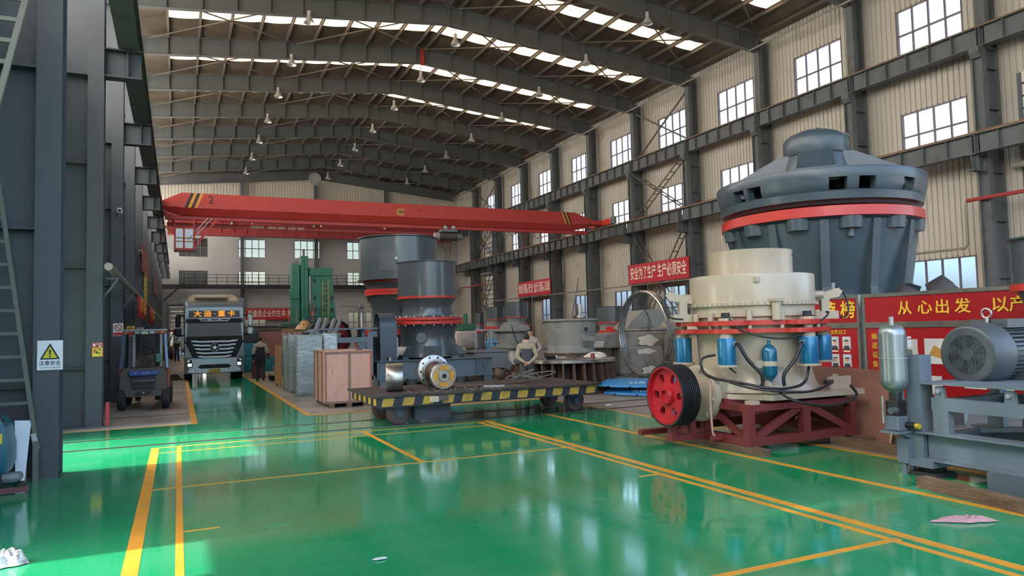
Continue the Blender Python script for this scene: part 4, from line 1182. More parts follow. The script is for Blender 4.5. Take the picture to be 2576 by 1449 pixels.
# belt guard arch
t = thing('belt_guard', 'tall arched dark sheet metal belt guard beside the front crusher', 'guard', (6.25, 23.75, .866))
arc = [(.0,-.45)]
prof = [(-.45,0)] + [(-.45*cos(pi*i/16), 1.12+.45*sin(pi*i/16)) for i in range(17)] + [(.45,0)]
outer = [(-.28,y,z) for y, z in prof]; inner = [(-.28,y*.94,z*.985) for y, z in prof]
mb = MB(); k = len(prof)
ring = [outer, [(p[0]+.56,p[1],p[2]) for p in outer], [(p[0]+.56,p[1],p[2]) for p in inner], inner]
for j in range(4):
    a_, b_ = ring[j], ring[(j+1) % 4]
    mb.add(a_+b_, [(i, i+1, k+i+1, k+i) for i in range(k-1)])
mb.build('arched_sheet', M('guard grey', '46505a', .4, .3, .08, 2), t)
MB().box(.26, .28, -.44, .44, 0, 1.1).build('side_plate', MATS['guard grey'], t, False)
MB().box(.28, .31, -.46, -.40, .1, .75).build('handle_strip', galv, t, False)
# drive stand left of the guard
t = thing('drive_stand', 'blue grey steel drive stand with triangular gussets left of the belt guard', 'stand', (4.82, 23.6, 0))
for x in (-.75, .75): MB().box(x-.1, x+.1, -.55, -.40, 0, 1.66).build('post', fgrey, t, False)
for x in (-.75, .75): MB().box(x-.1, x+.1, .40, .55, 0, 1.66).build('post', fgrey, t, False)
for y in (-.475, .475): MB().box(-.85, .85, y-.075, y+.075, 1.5, 1.66).build('top_rail', fgrey, t, False)
for s in (-1, 1):
    MB().prism([(s*.65,-.5,1.5),(s*.30,-.5,1.5),(s*.65,-.5,1.05)], (0,.03,0)).build('gusset', fgrey, t, False)
    MB().prism([(s*.95-.06,-.5,1.66),(s*.95+.06,-.5,1.66),(s*.95+.05,-.5,1.84),(s*.95-.05,-.5,1.84)], (-s*.18,.05,0)).build('lug', fgrey, t, False)
MB().prism([(-1.15,-.6,1.86),(-.9,-.6,1.96),(1.0,-.6,1.96),(1.0,-.6,1.91),(-.85,-.6,1.91),(-1.12,-.6,1.81)], (0,1.3,0)).build('slide_plate', fgrey, t, False)
for x in (-.6, .6): MB().box(x-.05, x+.05, -.3, .3, 1.66, 1.91).build('slide_block', fgrey, t, False)
MB().box(-.42, -.30, -.5, -.3, .85, 1.4).build('red_post', rred, t, False)
for x in (-.85, .85): MB().box(x-.05, x+.05, -.55, .55, .3, .42).build('side_rail', fgrey, t, False)

# rear, larger crusher
t = thing('cone_crusher', 'dark grey cone crusher with wide hopper, the larger rear one', 'crusher', (8.3, 29.2, 0))
MB().lathe([(1.55,3.92),(1.58,3.92),(1.58,5.58),(1.68,5.60),(1.68,5.63),(1.55,5.63),(1.55,3.92)], n=64).build('feed_hopper', dgrey, t)
MB().lathe([(1.2,3.88),(1.68,3.88),(1.68,3.92),(1.2,3.92)], n=64).build('hopper_rim', dgrey, t)
MB().lathe([(1.0,3.80),(1.45,3.80),(1.45,3.87),(1.0,3.87)], n=56).build('seal_ring', rred, t)
MB().lathe([(1.45,3.8),(1.3,3.62),(1.25,3.5)], n=56).build('neck', dgrey, t)
MB().lathe([(1.0,3.28),(1.40,3.28),(1.40,3.38),(1.38,3.39),(1.38,3.40),(1.40,3.41),(1.40,3.52),(1.0,3.52)], n=56).build('flange_ring', rred, t)
MB().lathe([(1.34,3.28),(1.24,3.1),(1.10,2.7),(1.05,2.2),(1.15,1.95),(1.45,1.88)], n=56).build('upper_shell', dgrey, t)
MB().lathe([(1.0,1.68),(1.72,1.68),(1.72,1.77),(1.70,1.78),(1.72,1.79),(1.72,1.88),(1.0,1.88)], n=64).build('flange_ring', rred, t)
bolts(t, 1.58, 1.87, 24, h=1.8)
MB().lathe([(1.6,1.68),(1.45,1.5),(1.4,1.0),(1.5,.0),(.8,.0)], n=48).build('lower_shell', dgrey, t)
for z in (4.35, 4.8): MB().box(-1.12, -1.09, -1.20, -1.14, z, z+.09).build('hinge', dgrey, t, False)
d_ = []
for i in range(7):
    a = radians(-133+i*4.2); d_.append((1.60*cos(a), 1.60*sin(a)))
MB().add([(x,y,4.22) for x, y in d_]+[(x,y,4.98) for x, y in d_], [(i,i+1,8+i,7+i) for i in range(6)]).build('inspection_door', M('door grey', '51595d', .35, .1, .05, 2), t)['label'] = 'flush inspection door in the hopper side'
MB().box(-.60, -.48, -1.60, -1.50, 4.62, 4.74).build('latch', galv, t, False)
MB().tube([(-1.36,-.3,3.2),(-1.36,-.3,3.1),(-1.33,-.3,3.05),(-1.39,-.3,3.02)], .025).build('lifting_hook', black, t)
# hydraulic cylinder, flywheels and actuators around the rear crusher
t = thing('hydraulic_cylinder', 'upright silver hydraulic cylinder with an eye end, left of the rear crusher', 'cylinder', (6.35, 27.6, 1.2))
MB().cyl((0,0,.6), (0,0,1.35), .125, n=20).build('barrel', steelb, t)
MB().cyl((0,0,.45), (0,0,.6), .17, n=20).build('collar', steelb, t)
MB().prism([(-.09,-.08,1.35),(.13,-.08,1.35),(.13,-.08,1.55),(.06,-.08,1.68),(-.05,-.08,1.68),(-.11,-.08,1.58)], (0,.16,0)).build('eye', M('eye steel', '6f6d6a', .4, .7), t, False)
MB().cyl((0,-.09,1.55), (0,.09,1.55), .05, n=14).build('eye_bore', black, t)
MB().box(-.22, .22, -.2, .2, .1, .45).build('clevis', rred, t, False)
MB().box(-.15, .15, -.15, .15, -1.2, .1).build('stand', M('stand cream', 'b5ac94', .6), t, False)
for x, y, R, lab in ((5.75, 29.6, .68, 'nearer'), (5.25, 30.6, .62, 'farther')):
    t = thing('flywheel', 'black rimmed red flywheel left of the rear crusher, %s one' % lab, 'flywheel', (x, y, 1.65), radians(25), 'flywheels left of the rear crusher')
    MB().lathe([(R-.08,-.16),(R,-.16),(R,.16),(R-.08,.16),(R-.08,-.16)], (0,0,0), 40, 'y').build('rim', rubber, t)
    MB().lathe([(.0,-.05),(R-.08,-.05),(R-.08,.0),(.0,.0)], (0,0,0), 40, 'y').build('disc', M('flywheel red', '82242a', .5), t)
    for i in range(5):
        a = 2*pi*i/5; MB().cyl((.35*cos(a),-.06,.35*sin(a)), (.35*cos(a),-.04,.35*sin(a)), .07, n=10).build('hole', black, t)
    MB().cyl((0,-.15,0), (0,.1,0), .12, n=14).build('hub', MATS['flywheel red'], t)
    MB().box(-.2, .2, .05, .4, -1.65, .05).build('pedestal', dgrey_flat, t, False)
for x, y, lab in ((5.2, 28.2, 'nearer the hydraulic cylinder'), (4.35, 26.4, 'above the pale wrapped cabinet')):
    t = thing('tilted_actuator', 'pair of tilted grey actuators %s' % lab, 'actuator', (x, y, 1.5), 0, 'tilted actuators')
    for dx in (0, .22): MB().cyl((dx,0,.2), (dx+.28,.05,.85), .085, n=14).build('cylinder', dgrey_flat, t)
    MB().prism([(-.2,-.15,.15),(.4,-.15,.15),(.5,-.15,.3),(-.05,-.15,.38)], (0,.3,0)).build('block', dgrey_flat, t, False)
    MB().box(-.1, .3, -.12, .12, -1.5, .15).build('stand', dgrey_flat, t, False)
    MB().cyl((.45,-.05,.1), (.45,.05,.1), .06, n=10).build('pin', galv, t)
# ------------------------------------------------------------------ cream hydraulic cone crusher on a red frame
t = thing('cone_crusher', 'cream hydraulic cone crusher with red rings and blue cylinders on a red frame', 'crusher', (8.27, 8.88, 0))
MB().lathe([(.60,2.56),(.64,2.56),(.64,2.93),(.645,2.945),(.61,2.945),(.60,2.56)], n=64).build('top_hopper', cream, t)
MB().cyl((.38,-.53,2.86), (.36,-.50,2.86), .014, n=10).build('hole', black, t)
MB().lathe([(.62,2.56),(.90,2.56),(.94,2.55),(.945,2.53),(.945,2.14),(.97,2.13),(.97,2.08),(.93,2.07),(.93,1.99),(.6,1.99)], n=72).build('bowl', cream, t)
tooth = MB().box(.955, .985, -.028, .028, 2.085, 2.13).mesh('tooth', cream, False)
for i in range(72):
    o = link('tooth', tooth, t); o.rotation_euler = (0, 0, 2*pi*i/72)
MB().lathe([(.6,1.99),(.955,1.99),(.955,1.92),(.9,1.90),(.9,1.86)], n=64).build('adjust_ring', cream, t)
CYA = [-88, -153, -213, -28, 32, 92]
def lobed(z0, z1):
    pts = []
    for i in range(120):
        a = 2*pi*i/120
        d = min(abs((math.degrees(a)-c+180) % 360-180) for c in CYA)
        r = 1.0+.20*max(0, 1-(d/17)**2)**.5 if d < 17 else 1.0
        pts.append((r*cos(a), r*sin(a)))
    mb = MB()
    inner = [(.7*cos(2*pi*i/120), .7*sin(2*pi*i/120)) for i in range(120)]
    mb.loft([[(x,y,z0) for x, y in inner], [(x,y,z0) for x, y in pts], [(x,y,z1) for x, y in pts], [(x,y,z1) for x, y in inner]], caps=False)
    return mb
MB().lathe([(.8,1.79),(1.06,1.79),(1.06,1.86),(.8,1.86)], n=64)
lobed(1.79, 1.86).build('upper_ring', rred, t)
lobed(1.675, 1.74).build('lower_ring', rred, t)
MB().lathe([(.86,1.90),(.86,1.66)], n=56).build('spacer', cream, t)
MB().lathe([(.88,1.68),(.86,1.60),(.84,1.3),(.85,1.1),(.90,.92),(.98,.80),(.5,.80)], n=64).build('main_shell', cream, t)
for a in CYA:
    x, y = 1.08*cos(radians(a)), 1.08*sin(radians(a))
    c = MB().lathe([(.0,1.22),(.128,1.22),(.132,1.23),(.132,1.60),(.128,1.61),(.0,1.61)], (x,y,0), 32).build('tension_cylinder', blued, t)
    MB().cyl((x,y,1.19), (x,y,1.22), .17, n=24).build('cylinder_foot', cream, c)
    MB().cyl((x,y,1.61), (x,y,1.675), .10, n=24).build('cylinder_neck', cream, c)
    MB().cyl((x,y,1.74), (x,y,1.79), .07, n=16).build('rod', cream, c)
    MB().cyl((x,y,1.86), (x,y,1.90), .11, n=20).build('rod_collar', cream, c)
    MB().cyl((x,y,1.90), (x,y,1.98), .062, n=8).build('rod_nut', black, c)
for i, a in enumerate((-108, -135, -60, -40, -170, -190)):
    x, y = .98*cos(radians(a)), .98*sin(radians(a))
    hgt = (2.10, 2.02, 2.0, 1.98, 1.98, 1.98)[i] if i else 2.0
    MB().cyl((x,y,1.86), (x,y,hgt), .042, n=14).build('guide_pin', cream, t)
    MB().cyl((x,y,1.74), (x,y,1.79), .03, n=10).build('pin_shank', cream, t)
x, y = 1.0*cos(radians(-113)), 1.0*sin(radians(-113))
MB().cyl((x,y,1.86), (x,y,2.14), .065, n=18).build('lock_post', cream, t)
MB().box(x-.08, x+.08, y-.08, y+.05, 2.13, 2.17).build('lock_cap', cream, t, False)
MB().box(-.62, -.54, -.78, -.72, 2.42, 2.50).build('lifting_lug', cream, t, False)
# ratchet arms right and left
for s, a in ((1, -32), (-1, 158)):
    m_ = Matrix.Rotation(radians(a), 4, 'Z')
    MB().box(.98, 1.28, -.12, .12, 1.86, 1.98).xf(m_).build('ratchet_base', cream, t, False)
    MB().box(1.05, 1.17, -.06, .06, 1.98, 2.2).xf(m_).build('ratchet_post', cream, t, False)
    MB().prism([(.95,-.04,2.14),(1.32,-.04,2.2),(1.38,-.04,2.28),(1.32,-.04,2.34),(.95,-.04,2.24)], (0,.08,0)).xf(m_).build('ratchet_arm', cream, t, False)
    MB().cyl((.90,-.14,2.24), (1.05,-.14,2.24), .06, n=14).xf(m_).build('ram', cream, t)
    MB().cyl((.80,-.14,2.24), (.90,-.14,2.24), .022, n=10).xf(m_).build('ram_rod', grey_m, t)
    MB().cyl((1.25,.0,2.32), (1.25,.0,2.42), .03, n=8).xf(m_).build('fitting', galv, t)
hose = M('hose black', '1b1b1c', .45, 0, .1)
def hz(pts, r=.014, nm='hose', m_=hose):
    # smooth curve through the points
    P = [Vector(p) for p in pts]; out = []
    for i in range(len(P)-1):
        a, b_, c_, d_ = P[max(i-1,0)], P[i], P[i+1], P[min(i+2,len(P)-1)]
        for k in range(6):
            u = k/6
            out.append(.5*((2*b_)+(c_-a)*u+(2*a-5*b_+4*c_-d_)*u*u+(3*b_-a-3*c_+d_)*u**3))
    out.append(P[-1])
    return MB().tube(out, r, 8).build(nm, m_, t)
pol = lambda r, a, z: (r*cos(radians(a)), r*sin(radians(a)), z)
hz([pol(1.22,-32,2.38), pol(1.40,-30,2.30), pol(1.48,-30,2.05), pol(1.42,-34,1.90), pol(1.3,-38,1.88)])
hz([pol(1.15,-150,1.92), pol(1.16,-140,1.72), pol(1.12,-120,1.60), pol(1.10,-100,1.62), pol(1.16,-75,1.85), pol(1.15,-62,1.95), pol(1.1,-58,1.96)])
hz([pol(1.22,158,2.36), pol(1.42,160,2.2), pol(1.38,165,1.95), pol(1.2,170,1.9)])
# accumulator bottle in front
x, y = pol(1.03, -121, 0)[:2]
b_ = MB().lathe([(.0,.96),(.03,.97),(.04,1.0),(.085,1.04),(.108,1.08),(.108,1.40),(.095,1.45),(.05,1.50),(.025,1.51),(.025,1.57),(.0,1.57)], (x,y,0), 28).build('accumulator', M('bottle blue', '165f7d', .25, .2, .05, coat=.4), t)
MB().lathe([(.112,1.20),(.116,1.20),(.116,1.27),(.112,1.27)], (x,y,0), 28).build('accumulator_strap', cream, b_)
MB().cyl((x,y,.90), (x,y,.97), .035, n=12).build('accumulator_valve', galv, b_)
MB().box(x-.24, x-.10, y+.02, y+.06, 1.18, 1.28).box(x+.10, x+.24, y-.02, y+.02, 1.18, 1.28).build('strap_ear', cream, b_, False)
for s, a0, a1 in ((-1, -146, -128), (1, -95, -112)):
    hz([pol(1.10,a0,1.52), pol(1.16,a0+s*-5 if 0 else (a0*.8+a1*.2),1.50), pol(1.15,(a0+a1)/2,1.30), pol(1.13,a1,1.08), pol(1.12,a1,.92)], .027)
    MB().cyl(pol(1.07,a0,1.53), pol(1.13,a0,1.53), .03, n=10).build('hose_fitting', galv, t)
    MB().cyl(pol(1.12,a1,.86), pol(1.12,a1,.98), .024, n=10).build('hose_fitting', galv, t)
MB().cham(*[v for v in (x-.09, x+.09, y-.10, y+.06)], .80, .92, .01).build('manifold', cream, t, False)
hz([pol(1.02,-165,1.36), pol(1.10,-175,1.30), pol(1.15,-172,1.12), pol(1.18,-160,1.02), pol(1.2,-140,.96), pol(1.22,-125,.90), pol(1.15,-112,.88), pol(1.1,-95,.95), pol(1.08,-88,1.22)], .02)
hz([pol(1.2,-150,.98), pol(1.28,-135,.90), pol(1.3,-118,.86), pol(1.3,-100,.84), pol(1.2,-75,.90), pol(1.15,-60,.94)], .018)
hz([pol(1.25,-118,.84), pol(1.40,-112,.74), pol(1.45,-98,.66), pol(1.48,-82,.66), pol(1.5,-65,.74), pol(1.38,-55,.86)], .02)
hz([pol(1.02,-148,1.35), pol(1.12,-155,1.33), pol(1.14,-150,1.18), pol(1.1,-146,1.1)], .014)
MB().torus(pol(1.1,-62,.92), .05, .03, 'z', 16, 6).build('hose_coil', hose, t)
# base plate, lugs
bp_ = [(-.62,-1.02),(1.16,-1.06),(1.22,-.98),(1.2,.95),(-.9,1.0),(-.95,-.45)]
MB().prism([(x,y,.715) for x, y in bp_], (0,0,.075)).build('base_plate', cream, t, False)
for x, y, rz in ((-.52, -.88, 0), (.98, -.70, .3)):
    MB().prism([(-.09,-.02,0),(.09,-.02,0),(.09,-.02,.12),(.05,-.02,.2),(-.02,-.02,.22),(-.09,-.02,.17)], (0,.05,0)).xf(Matrix.Translation((x,y,.79)) @ Matrix.Rotation(rz,4,'Z')).build('lifting_hook', cream, t, False)
MB().box(.68, 1.12, -.86, -.80, .79, .98).build('guard_plate', cream, t, False)
MB().lathe([(.0,.30),(.55,.30),(.62,.40),(.72,.715)], n=40).build('discharge_cone', M('frame dark red', '6d2a2b', .5, 0, .1, 2), t)
# countershaft housing and V-belt pulley
fr = MATS['frame dark red']
MB().lathe([(.34,-.70),(.36,-.72),(.36,-1.02),(.42,-1.03),(.42,-1.12),(.40,-1.13),(.0,-1.13)], (0,0,.78), 40, 'x').build('shaft_housing', cream, t)
for i in range(8):
    a = 2*pi*i/8+.2; MB().cyl((-1.16,.36*cos(a),.78+.36*sin(a)), (-1.12,.36*cos(a),.78+.36*sin(a)), .032, n=6).build('housing_bolt', cream, t)
MB().prism([(-1.0,-.42,.72),(-.60,-.75,.72),(-.50,-.8,.52),(-.9,-.45,.45)], (0,.9,0)).build('housing_rib', fr, t, False)
pr = []
for i in range(9):
    xx = -1.74+.30*(i+.0)/9
    pr += [(.455, xx), (.455, xx+.014), (.435, xx+.02), (.435, xx+.028)]
pu = MB().lathe([(.40,-1.74)] + pr + [(.455,-1.44),(.40,-1.44),(.40,-1.74)], (0,0,.78), 56, 'x').build('pulley_rim', M('belt black', '17181a', .5, 0, .15, 6), t)
prd = M('pulley red', 'b3202b', .35, 0, .05, 2, coat=.2)
# web plate with six oval windows
def web_plate():
    mb = MB(); n = 96; x0, x1 = -1.68, -1.62
    R0, R1 = .13, .40
    rad = [.13, .185, .22, .255, .29, .325, .40]
    def inhole(r, a):
        k = round(a/(pi/3))*(pi/3)
        da = (a-k)*.272
        return (da/.062)**2+((r-.272)/.075)**2 < 1
    rr = [.13+.27*i/18 for i in range(19)]
    vid = {}
    def vtx(i, j, x):
        key = (i % n, j, x)
        if key not in vid:
            a = 2*pi*i/n; vid[key] = len(mb.v); mb.v.append((x, rr[j]*cos(a), .78+rr[j]*sin(a)))
        return vid[key]
    solid = {}
    for i in range(n):
        for j in range(18):
            a = 2*pi*(i+.5)/n; r = (rr[j]+rr[j+1])/2
            solid[(i, j)] = not inhole(r, a if a < 2*pi-pi/6 else a-2*pi)
    for (i, j), s in solid.items():
        if not s: continue
        mb.f.append((vtx(i,j,x0), vtx(i+1,j,x0), vtx(i+1,j+1,x0), vtx(i,j+1,x0)))
        mb.f.append((vtx(i,j,x1), vtx(i,j+1,x1), vtx(i+1,j+1,x1), vtx(i+1,j,x1)))
        for di, dj, e in ((1,0,((i+1,j),(i+1,j+1))), (-1,0,((i,j+1),(i,j))), (0,1,((i+1,j+1),(i,j+1))), (0,-1,((i,j),(i+1,j)))):
            nb = ((i+di) % n, j+dj)
            if 0 <= nb[1] < 18 and not solid[nb]:
                (a_, b2), (c_, d2) = e
                mb.f.append((vtx(a_,b2,x0), vtx(a_,b2,x1), vtx(c_,d2,x1), vtx(c_,d2,x0)))
    return mb
web_plate().build('pulley_web', prd, pu)
MB().lathe([(.405,-1.745),(.425,-1.745),(.425,-1.70),(.405,-1.66),(.395,-1.62),(.40,-1.745)], (0,0,.78), 56, 'x').build('rim_lip', prd, pu)
MB().lathe([(.0,-1.70),(.075,-1.70),(.08,-1.71),(.08,-1.745),(.13,-1.745),(.14,-1.73),(.14,-1.60),(.0,-1.60)], (0,0,.78), 36, 'x').build('pulley_hub', prd, pu)
for i in range(6):
    a = 2*pi*i/6; MB().cyl((-1.76,.11*cos(a),.78+.11*sin(a)), (-1.74,.11*cos(a),.78+.11*sin(a)), .014, n=6).build('hub_bolt', prd, pu)
MB().cyl((-1.62,0,.78), (-1.1,0,.78), .09, n=16).build('shaft', steelb, t)
hz([(-1.22,-.36,.98), (-1.24,-.42,.92), (-1.24,-.42,.6), (-1.22,-.42,.25), (-1.18,-.42,.2)], .018, 'drain_pipe', M('pipe pink', 'b48a80', .5))
MB().cyl((-1.25,-.42,.16), (-.2,-.42,.16), .045, n=12).build('drain_line', fr, t)
MB().cyl((-.85,-.42,.16), (-.78,-.42,.16), .065, n=12).build('drain_flange', fr, t)
# red support frame
F0, F1, G0, G1 = -.99, 1.0, -.92, .92
for z in (.10, .58):
    for y in (G0, G1): MB().box(F0, F1, y-.06, y+.06, z, z+.12 if z < .3 else z+.09).build('frame_rail', fr, t, False)
    for x in (F0, F1): MB().box(x-.06, x+.06, G0, G1, z, z+.12 if z < .3 else z+.09).build('frame_rail', fr, t, False)
for x in (F0, F1):
    for y in (G0, 0, G1): MB().box(x-.06, x+.06, y-.06, y+.06, .1, .66).build('frame_post', fr, t, False)
for y in (G0, G1): MB().box(-.02, .12, y-.06, y+.06, .1, .62).build('frame_post', fr, t, False)
MB().bar((F0+.1,G0,.2), (-.02,G0,.6), .06, .1).build('frame_brace', fr, t, False)
MB().bar((.12,G0,.6), (F1-.05,G0,.2), .06, .1).build('frame_brace', fr, t, False)
MB().bar((F0,G0+.1,.2), (F0,-.06,.6), .06, .08).build('frame_brace', fr, t, False)
MB().bar((F1,G0+.1,.2), (F1,G1-.1,.6), .06, .08).build('frame_brace', fr, t, False)
MB().bar((F0+.1,G1,.6), (F1-.1,G1,.2), .06, .08).build('frame_brace', fr, t, False)
for x, y in ((-.88,-.88), (.95,-.9), (-.88,.88), (.9,.9)): MB().box(x-.07, x+.07, y-.07, y+.07, .66, .72).build('frame_pad', cream, t, False)
# outrigger stand under the pulley side
for x in (-1.25, -1.60): MB().box(x-.05, x+.05, -.02, .08, .10, .42).build('stand_post', fr, t, False)
MB().box(-1.65, -.99, -.02, .08, .10, .18).build('stand_rail', fr, t, False)
MB().box(-1.65, -.99, .75, .85, .10, .18).build('stand_rail', fr, t, False)
MB().bar((-1.6,.05,.15), (-1.25,.05,.4), .05, .06).build('frame_brace', fr, t, False)
MB().cyl((-1.5,.3,.42), (-.9,.3,.42), .07, n=12).build('stand_tube', fr, t)
MB().box(-1.42, -1.38, -.02, .8, .36, .42).build('stand_rail', fr, t, False)

def timber(name, label, p, q, w_, h):
    o = MB().bar(p, q, w_, h).build(name, woodd, None, False)
    return tag(o, label, 'timber')
timber('timber_bearer', 'old timber bearer under the left side of the red frame', (7.26, 7.62, .05), (7.30, 10.15, .05), .16, .09)
timber('timber_bearer', 'old timber bearer under the right side of the red frame', (9.27, 7.6, .05), (9.27, 9.9, .05), .16, .09)
timber('timber_bearer', 'dark timber laid along the yellow line behind the leaning plywood', (8.84, 5.3, .06), (8.84, 7.9, .06), .16, .12)
timber('timber_bearer', 'dark timber lying on the floor under the display boards', (9.6, 6.6, .09), (9.75, 9.4, .09), .2, .18)
timber('timber_bearer', 'brown timber bearer in front of the grey motor skid', (7.34, 5.42, .06), (7.02, 3.6, .06), .15, .12)
timber('timber_bearer', 'short timber behind the red pulley', (9.0, 12.6, .05), (9.5, 12.3, .05), .12, .09)

# leaning plywood sheet
t = thing('plywood_sheet', 'big brown plywood sheet leaning behind the red frame', 'plywood', (9.62, 8.0, 0))
MB().prism([(-.12,1.2,.02),(-.17,-.56,.01),(.28,-.47,1.03),(.28,1.6,1.06)], (.012,.0,.006)).build('sheet', M('plywood leaning', '8d6350', .55, 0, .16, 1.6, '6e4a3a', .3, 1.2, stretch=(2,.6,1)), t, False)
MB().prism([(-.175,-.57,.01),(-.172,-.535,.01),(.275,-.44,1.03),(.272,-.48,1.035)], (.014,.0,.01)).build('raw_edge', M('raw ply', 'b59f7c', .7, 0, .2, 8), t, False)

# ------------------------------------------------------------------ display boards
bred = M('board red', '9c1a21', .3, 0, .05, 1.2, coat=.3)
bfr = M('board frame steel', '9c9a90', .28, .8, .08, 3)
gold = M('gold letters', 'e0b93c', .4); goldp = M('pale letters', 'd9cdb0', .5)
BX = 11.42
def board(label, y0, y1):
    t = thing('display_board', label, 'display board', (BX, (y0+y1)/2, 0))
    w_ = (y1-y0)/2
    for z0, z1 in ((1.78, 2.23), (.46, 1.68)): MB().box(-.02, .02, -w_+.04, w_-.04, z0, z1).build('red_panel', bred, t, False)
    for y in (-w_, w_-.05): MB().box(-.035, .03, y, y+.05, .0, 2.29).build('frame_post', bfr, t, False)
    for z in (.40, 1.68, 2.23): MB().box(-.035, .03, -w_, w_, z, z+(.10 if z == 1.68 else .06)).build('frame_rail', bfr, t, False)
    MB().box(-.012, .012, -w_+.05, w_-.05, 1.62, 1.80).build('backing', bred, t, False)
    return t
t = board('narrow red honour board with staff photographs behind the cream crusher', 9.48, 11.0)
text('heading', '荣 榜', .34, gold, t, (-.03, -.30, 2.0), RLEFT, bold=.006)
text('caption', '优秀员工', .095, gold, t, (-.03, -.28, 1.60), RLEFT)
skin_ = M('photo skin', 'c79f82', .6); dcl = M('photo dark', '2f3437', .6); ph = M('photo ground', 'b6bcc0', .5)
for i in range(2):
    for j in range(2):
        yy, zz = -.18-.27*i, 1.40-.33*j
        p_ = MB().box(-.026, -.021, yy-.09, yy+.09, zz-.12, zz+.12).build('portrait', ph, t, False)
        MB().prism([(-.029,yy-.08,zz-.12),(-.029,yy+.08,zz-.12),(-.029,yy+.05,zz-.05),(-.029,yy-.05,zz-.05)], (.004,0,0)).build('portrait_shoulders', dcl, p_, False)
        MB().cyl((-.030,yy,zz+.01), (-.026,yy,zz+.01), .045, n=14).build('portrait_face', skin_, p_)
        MB().box(-.031, -.027, yy-.042, yy+.042, zz+.035, zz+.06).build('portrait_hair', dcl, p_, False)
        MB().box(-.026, -.021, yy-.07, yy+.07, zz-.165, zz-.14).build('name_line', goldp, t, False)
text('caption', '2018年度优秀干部', .085, gold, t, (-.03, -.12, .80), RLEFT)
t = board('wide red display board with gold slogan and product pictures behind the motor', 5.0, 9.40)
for ch, yy in zip('从心出发以产', (1.35, .98, .67, .33, -.25, -.52)): text('heading', ch, .25, gold, t, (-.03, yy, 2.0), RLEFT, sx=1.1, bold=.003)
for i, ch in enumerate('输送设备及产'):
    text('side_caption', ch, .12, gold, t, (-.03, 1.98, 1.52-.165*i), RLEFT)
pg_ = M('picture grey', 'b9bab2', .4); pg2 = M('picture pale', 'c8cfc9', .4); pgreen = M('picture green', '2c7a5c', .4); psteel = M('picture steel', '6f7473', .4)
for (yy, zz, w_, h, m_) in ((1.50,1.30,.70,.36,pg_), (.75,1.28,.55,.42,pg2), (1.62,.78,.35,.26,pg2), (.2,.85,.35,.3,pg2), (-.2,.62,.36,.28,pg2), (.95,.72,.4,.3,pg2), (.2,1.3,.4,.4,pg_)):
    MB().box(-.026, -.021, yy-w_/2, yy+w_/2, zz-h/2, zz+h/2).build('product_picture', m_, t, False)
MB().prism([(-.029,1.80,1.22),(-.029,1.70,1.36),(-.029,1.25,1.30),(-.029,1.25,1.20)], (.004,0,0)).build('picture_conveyor', psteel, t, False)
MB().box(-.030, -.025, 1.70, 1.84, 1.18, 1.34).build('picture_drive', pgreen, t, False)
MB().prism([(-.029,.95,1.22),(-.029,.85,1.38),(-.029,.60,1.24),(-.029,.60,1.12)], (.004,0,0)).build('picture_hopper', M('picture ochre', 'b98a45', .5), t, False)
MB().prism([(-.029,1.72,.70),(-.029,1.60,.86),(-.029,1.50,.76)], (.004,0,0)).build('picture_screen', pgreen, t, False)
MB().lathe([(.0,-.1),(.08,-.1),(.10,-.06),(.05,-.02),(.1,.02),(.06,.1),(.0,.1)], (-.03,-.2,.62), 12).xf(Matrix.Diagonal((1,1,1,1))).build('picture_crusher', M('picture blue', '2e5f96', .4), t)
text('caption', '重型板式给料机', .075, goldp, t, (-.03, 1.48, 1.06), RLEFT, bold=.001)

# ------------------------------------------------------------------ big gyratory crusher body behind the boards
bg_ = M('gyratory dark', '3f4e55', .40, .05, .06, 1.0, '4c595e', .1, 1.5, .35, 7, coat=.12)
t = thing('gyratory_crusher', 'huge dark blue grey crusher top with red ring above the display boards', 'crusher', (14.1, 12.75, 0))
def rim():
    # conical skirt with rectangular windows cut through it
    mb = MB(); n = 120
    wins = []
    for c in (-132.6, -107, -157, -93, -200, -240, -30, 20, 60, 100, 150):
        wins.append(c)
    levels = [(2.34,5.10), (2.36,5.04), (2.335,4.87), (2.31,4.74), (2.27,4.61), (2.25,4.59)]
    thick = .20
    vid = {}
    def vt(i, j, k):
        key = (i % n, j, k)
        if key not in vid:
            a = 2*pi*i/n; r, z = levels[j]; r -= thick*k
            vid[key] = len(mb.v); mb.v.append((r*cos(a), r*sin(a), z))
        return vid[key]
    def hole(i, j):
        if j not in (2, 3): return False
        a = 360*(i+.5)/n-180
        return any(abs((a-c+180) % 360-180) < 4.4 for c in HW)
    HW = [174.3, -171.8, -127.3, -112.4, -85.5, -40, -25, 20, 45, 90, 110, 140]
    sh = lambda i: (i+n//2) % n
    for i in range(n):
        for j in range(len(levels)-1):
            if hole((i+n//2) % n, j):
                continue
            mb.f.append((vt(i,j,0), vt(i,j+1,0), vt(i+1,j+1,0), vt(i+1,j,0)))
            mb.f.append((vt(i,j,1), vt(i+1,j,1), vt(i+1,j+1,1), vt(i,j+1,1)))
            for i2, j2, e in ((i+1, j, ((i+1,j),(i+1,j+1))), (i-1, j, ((i,j+1),(i,j))), (i, j+1, ((i,j+1),(i+1,j+1))), (i, j-1, ((i+1,j),(i,j)))):
                if 0 <= j2 < len(levels)-1 and hole((i2 % n+n//2) % n, j2):
                    (a_, b2), (c_, d2) = e
                    mb.f.append((vt(a_,b2,0), vt(a_,b2,1), vt(c_,d2,1), vt(c_,d2,0)))
        mb.f.append((vt(i,0,0), vt(i+1,0,0), vt(i+1,0,1), vt(i,0,1)))
        mb.f.append((vt(i,5,0), vt(i,5,1), vt(i+1,5,1), vt(i+1,5,0)))
    return mb
rim().build('spider_rim', bg_, t)
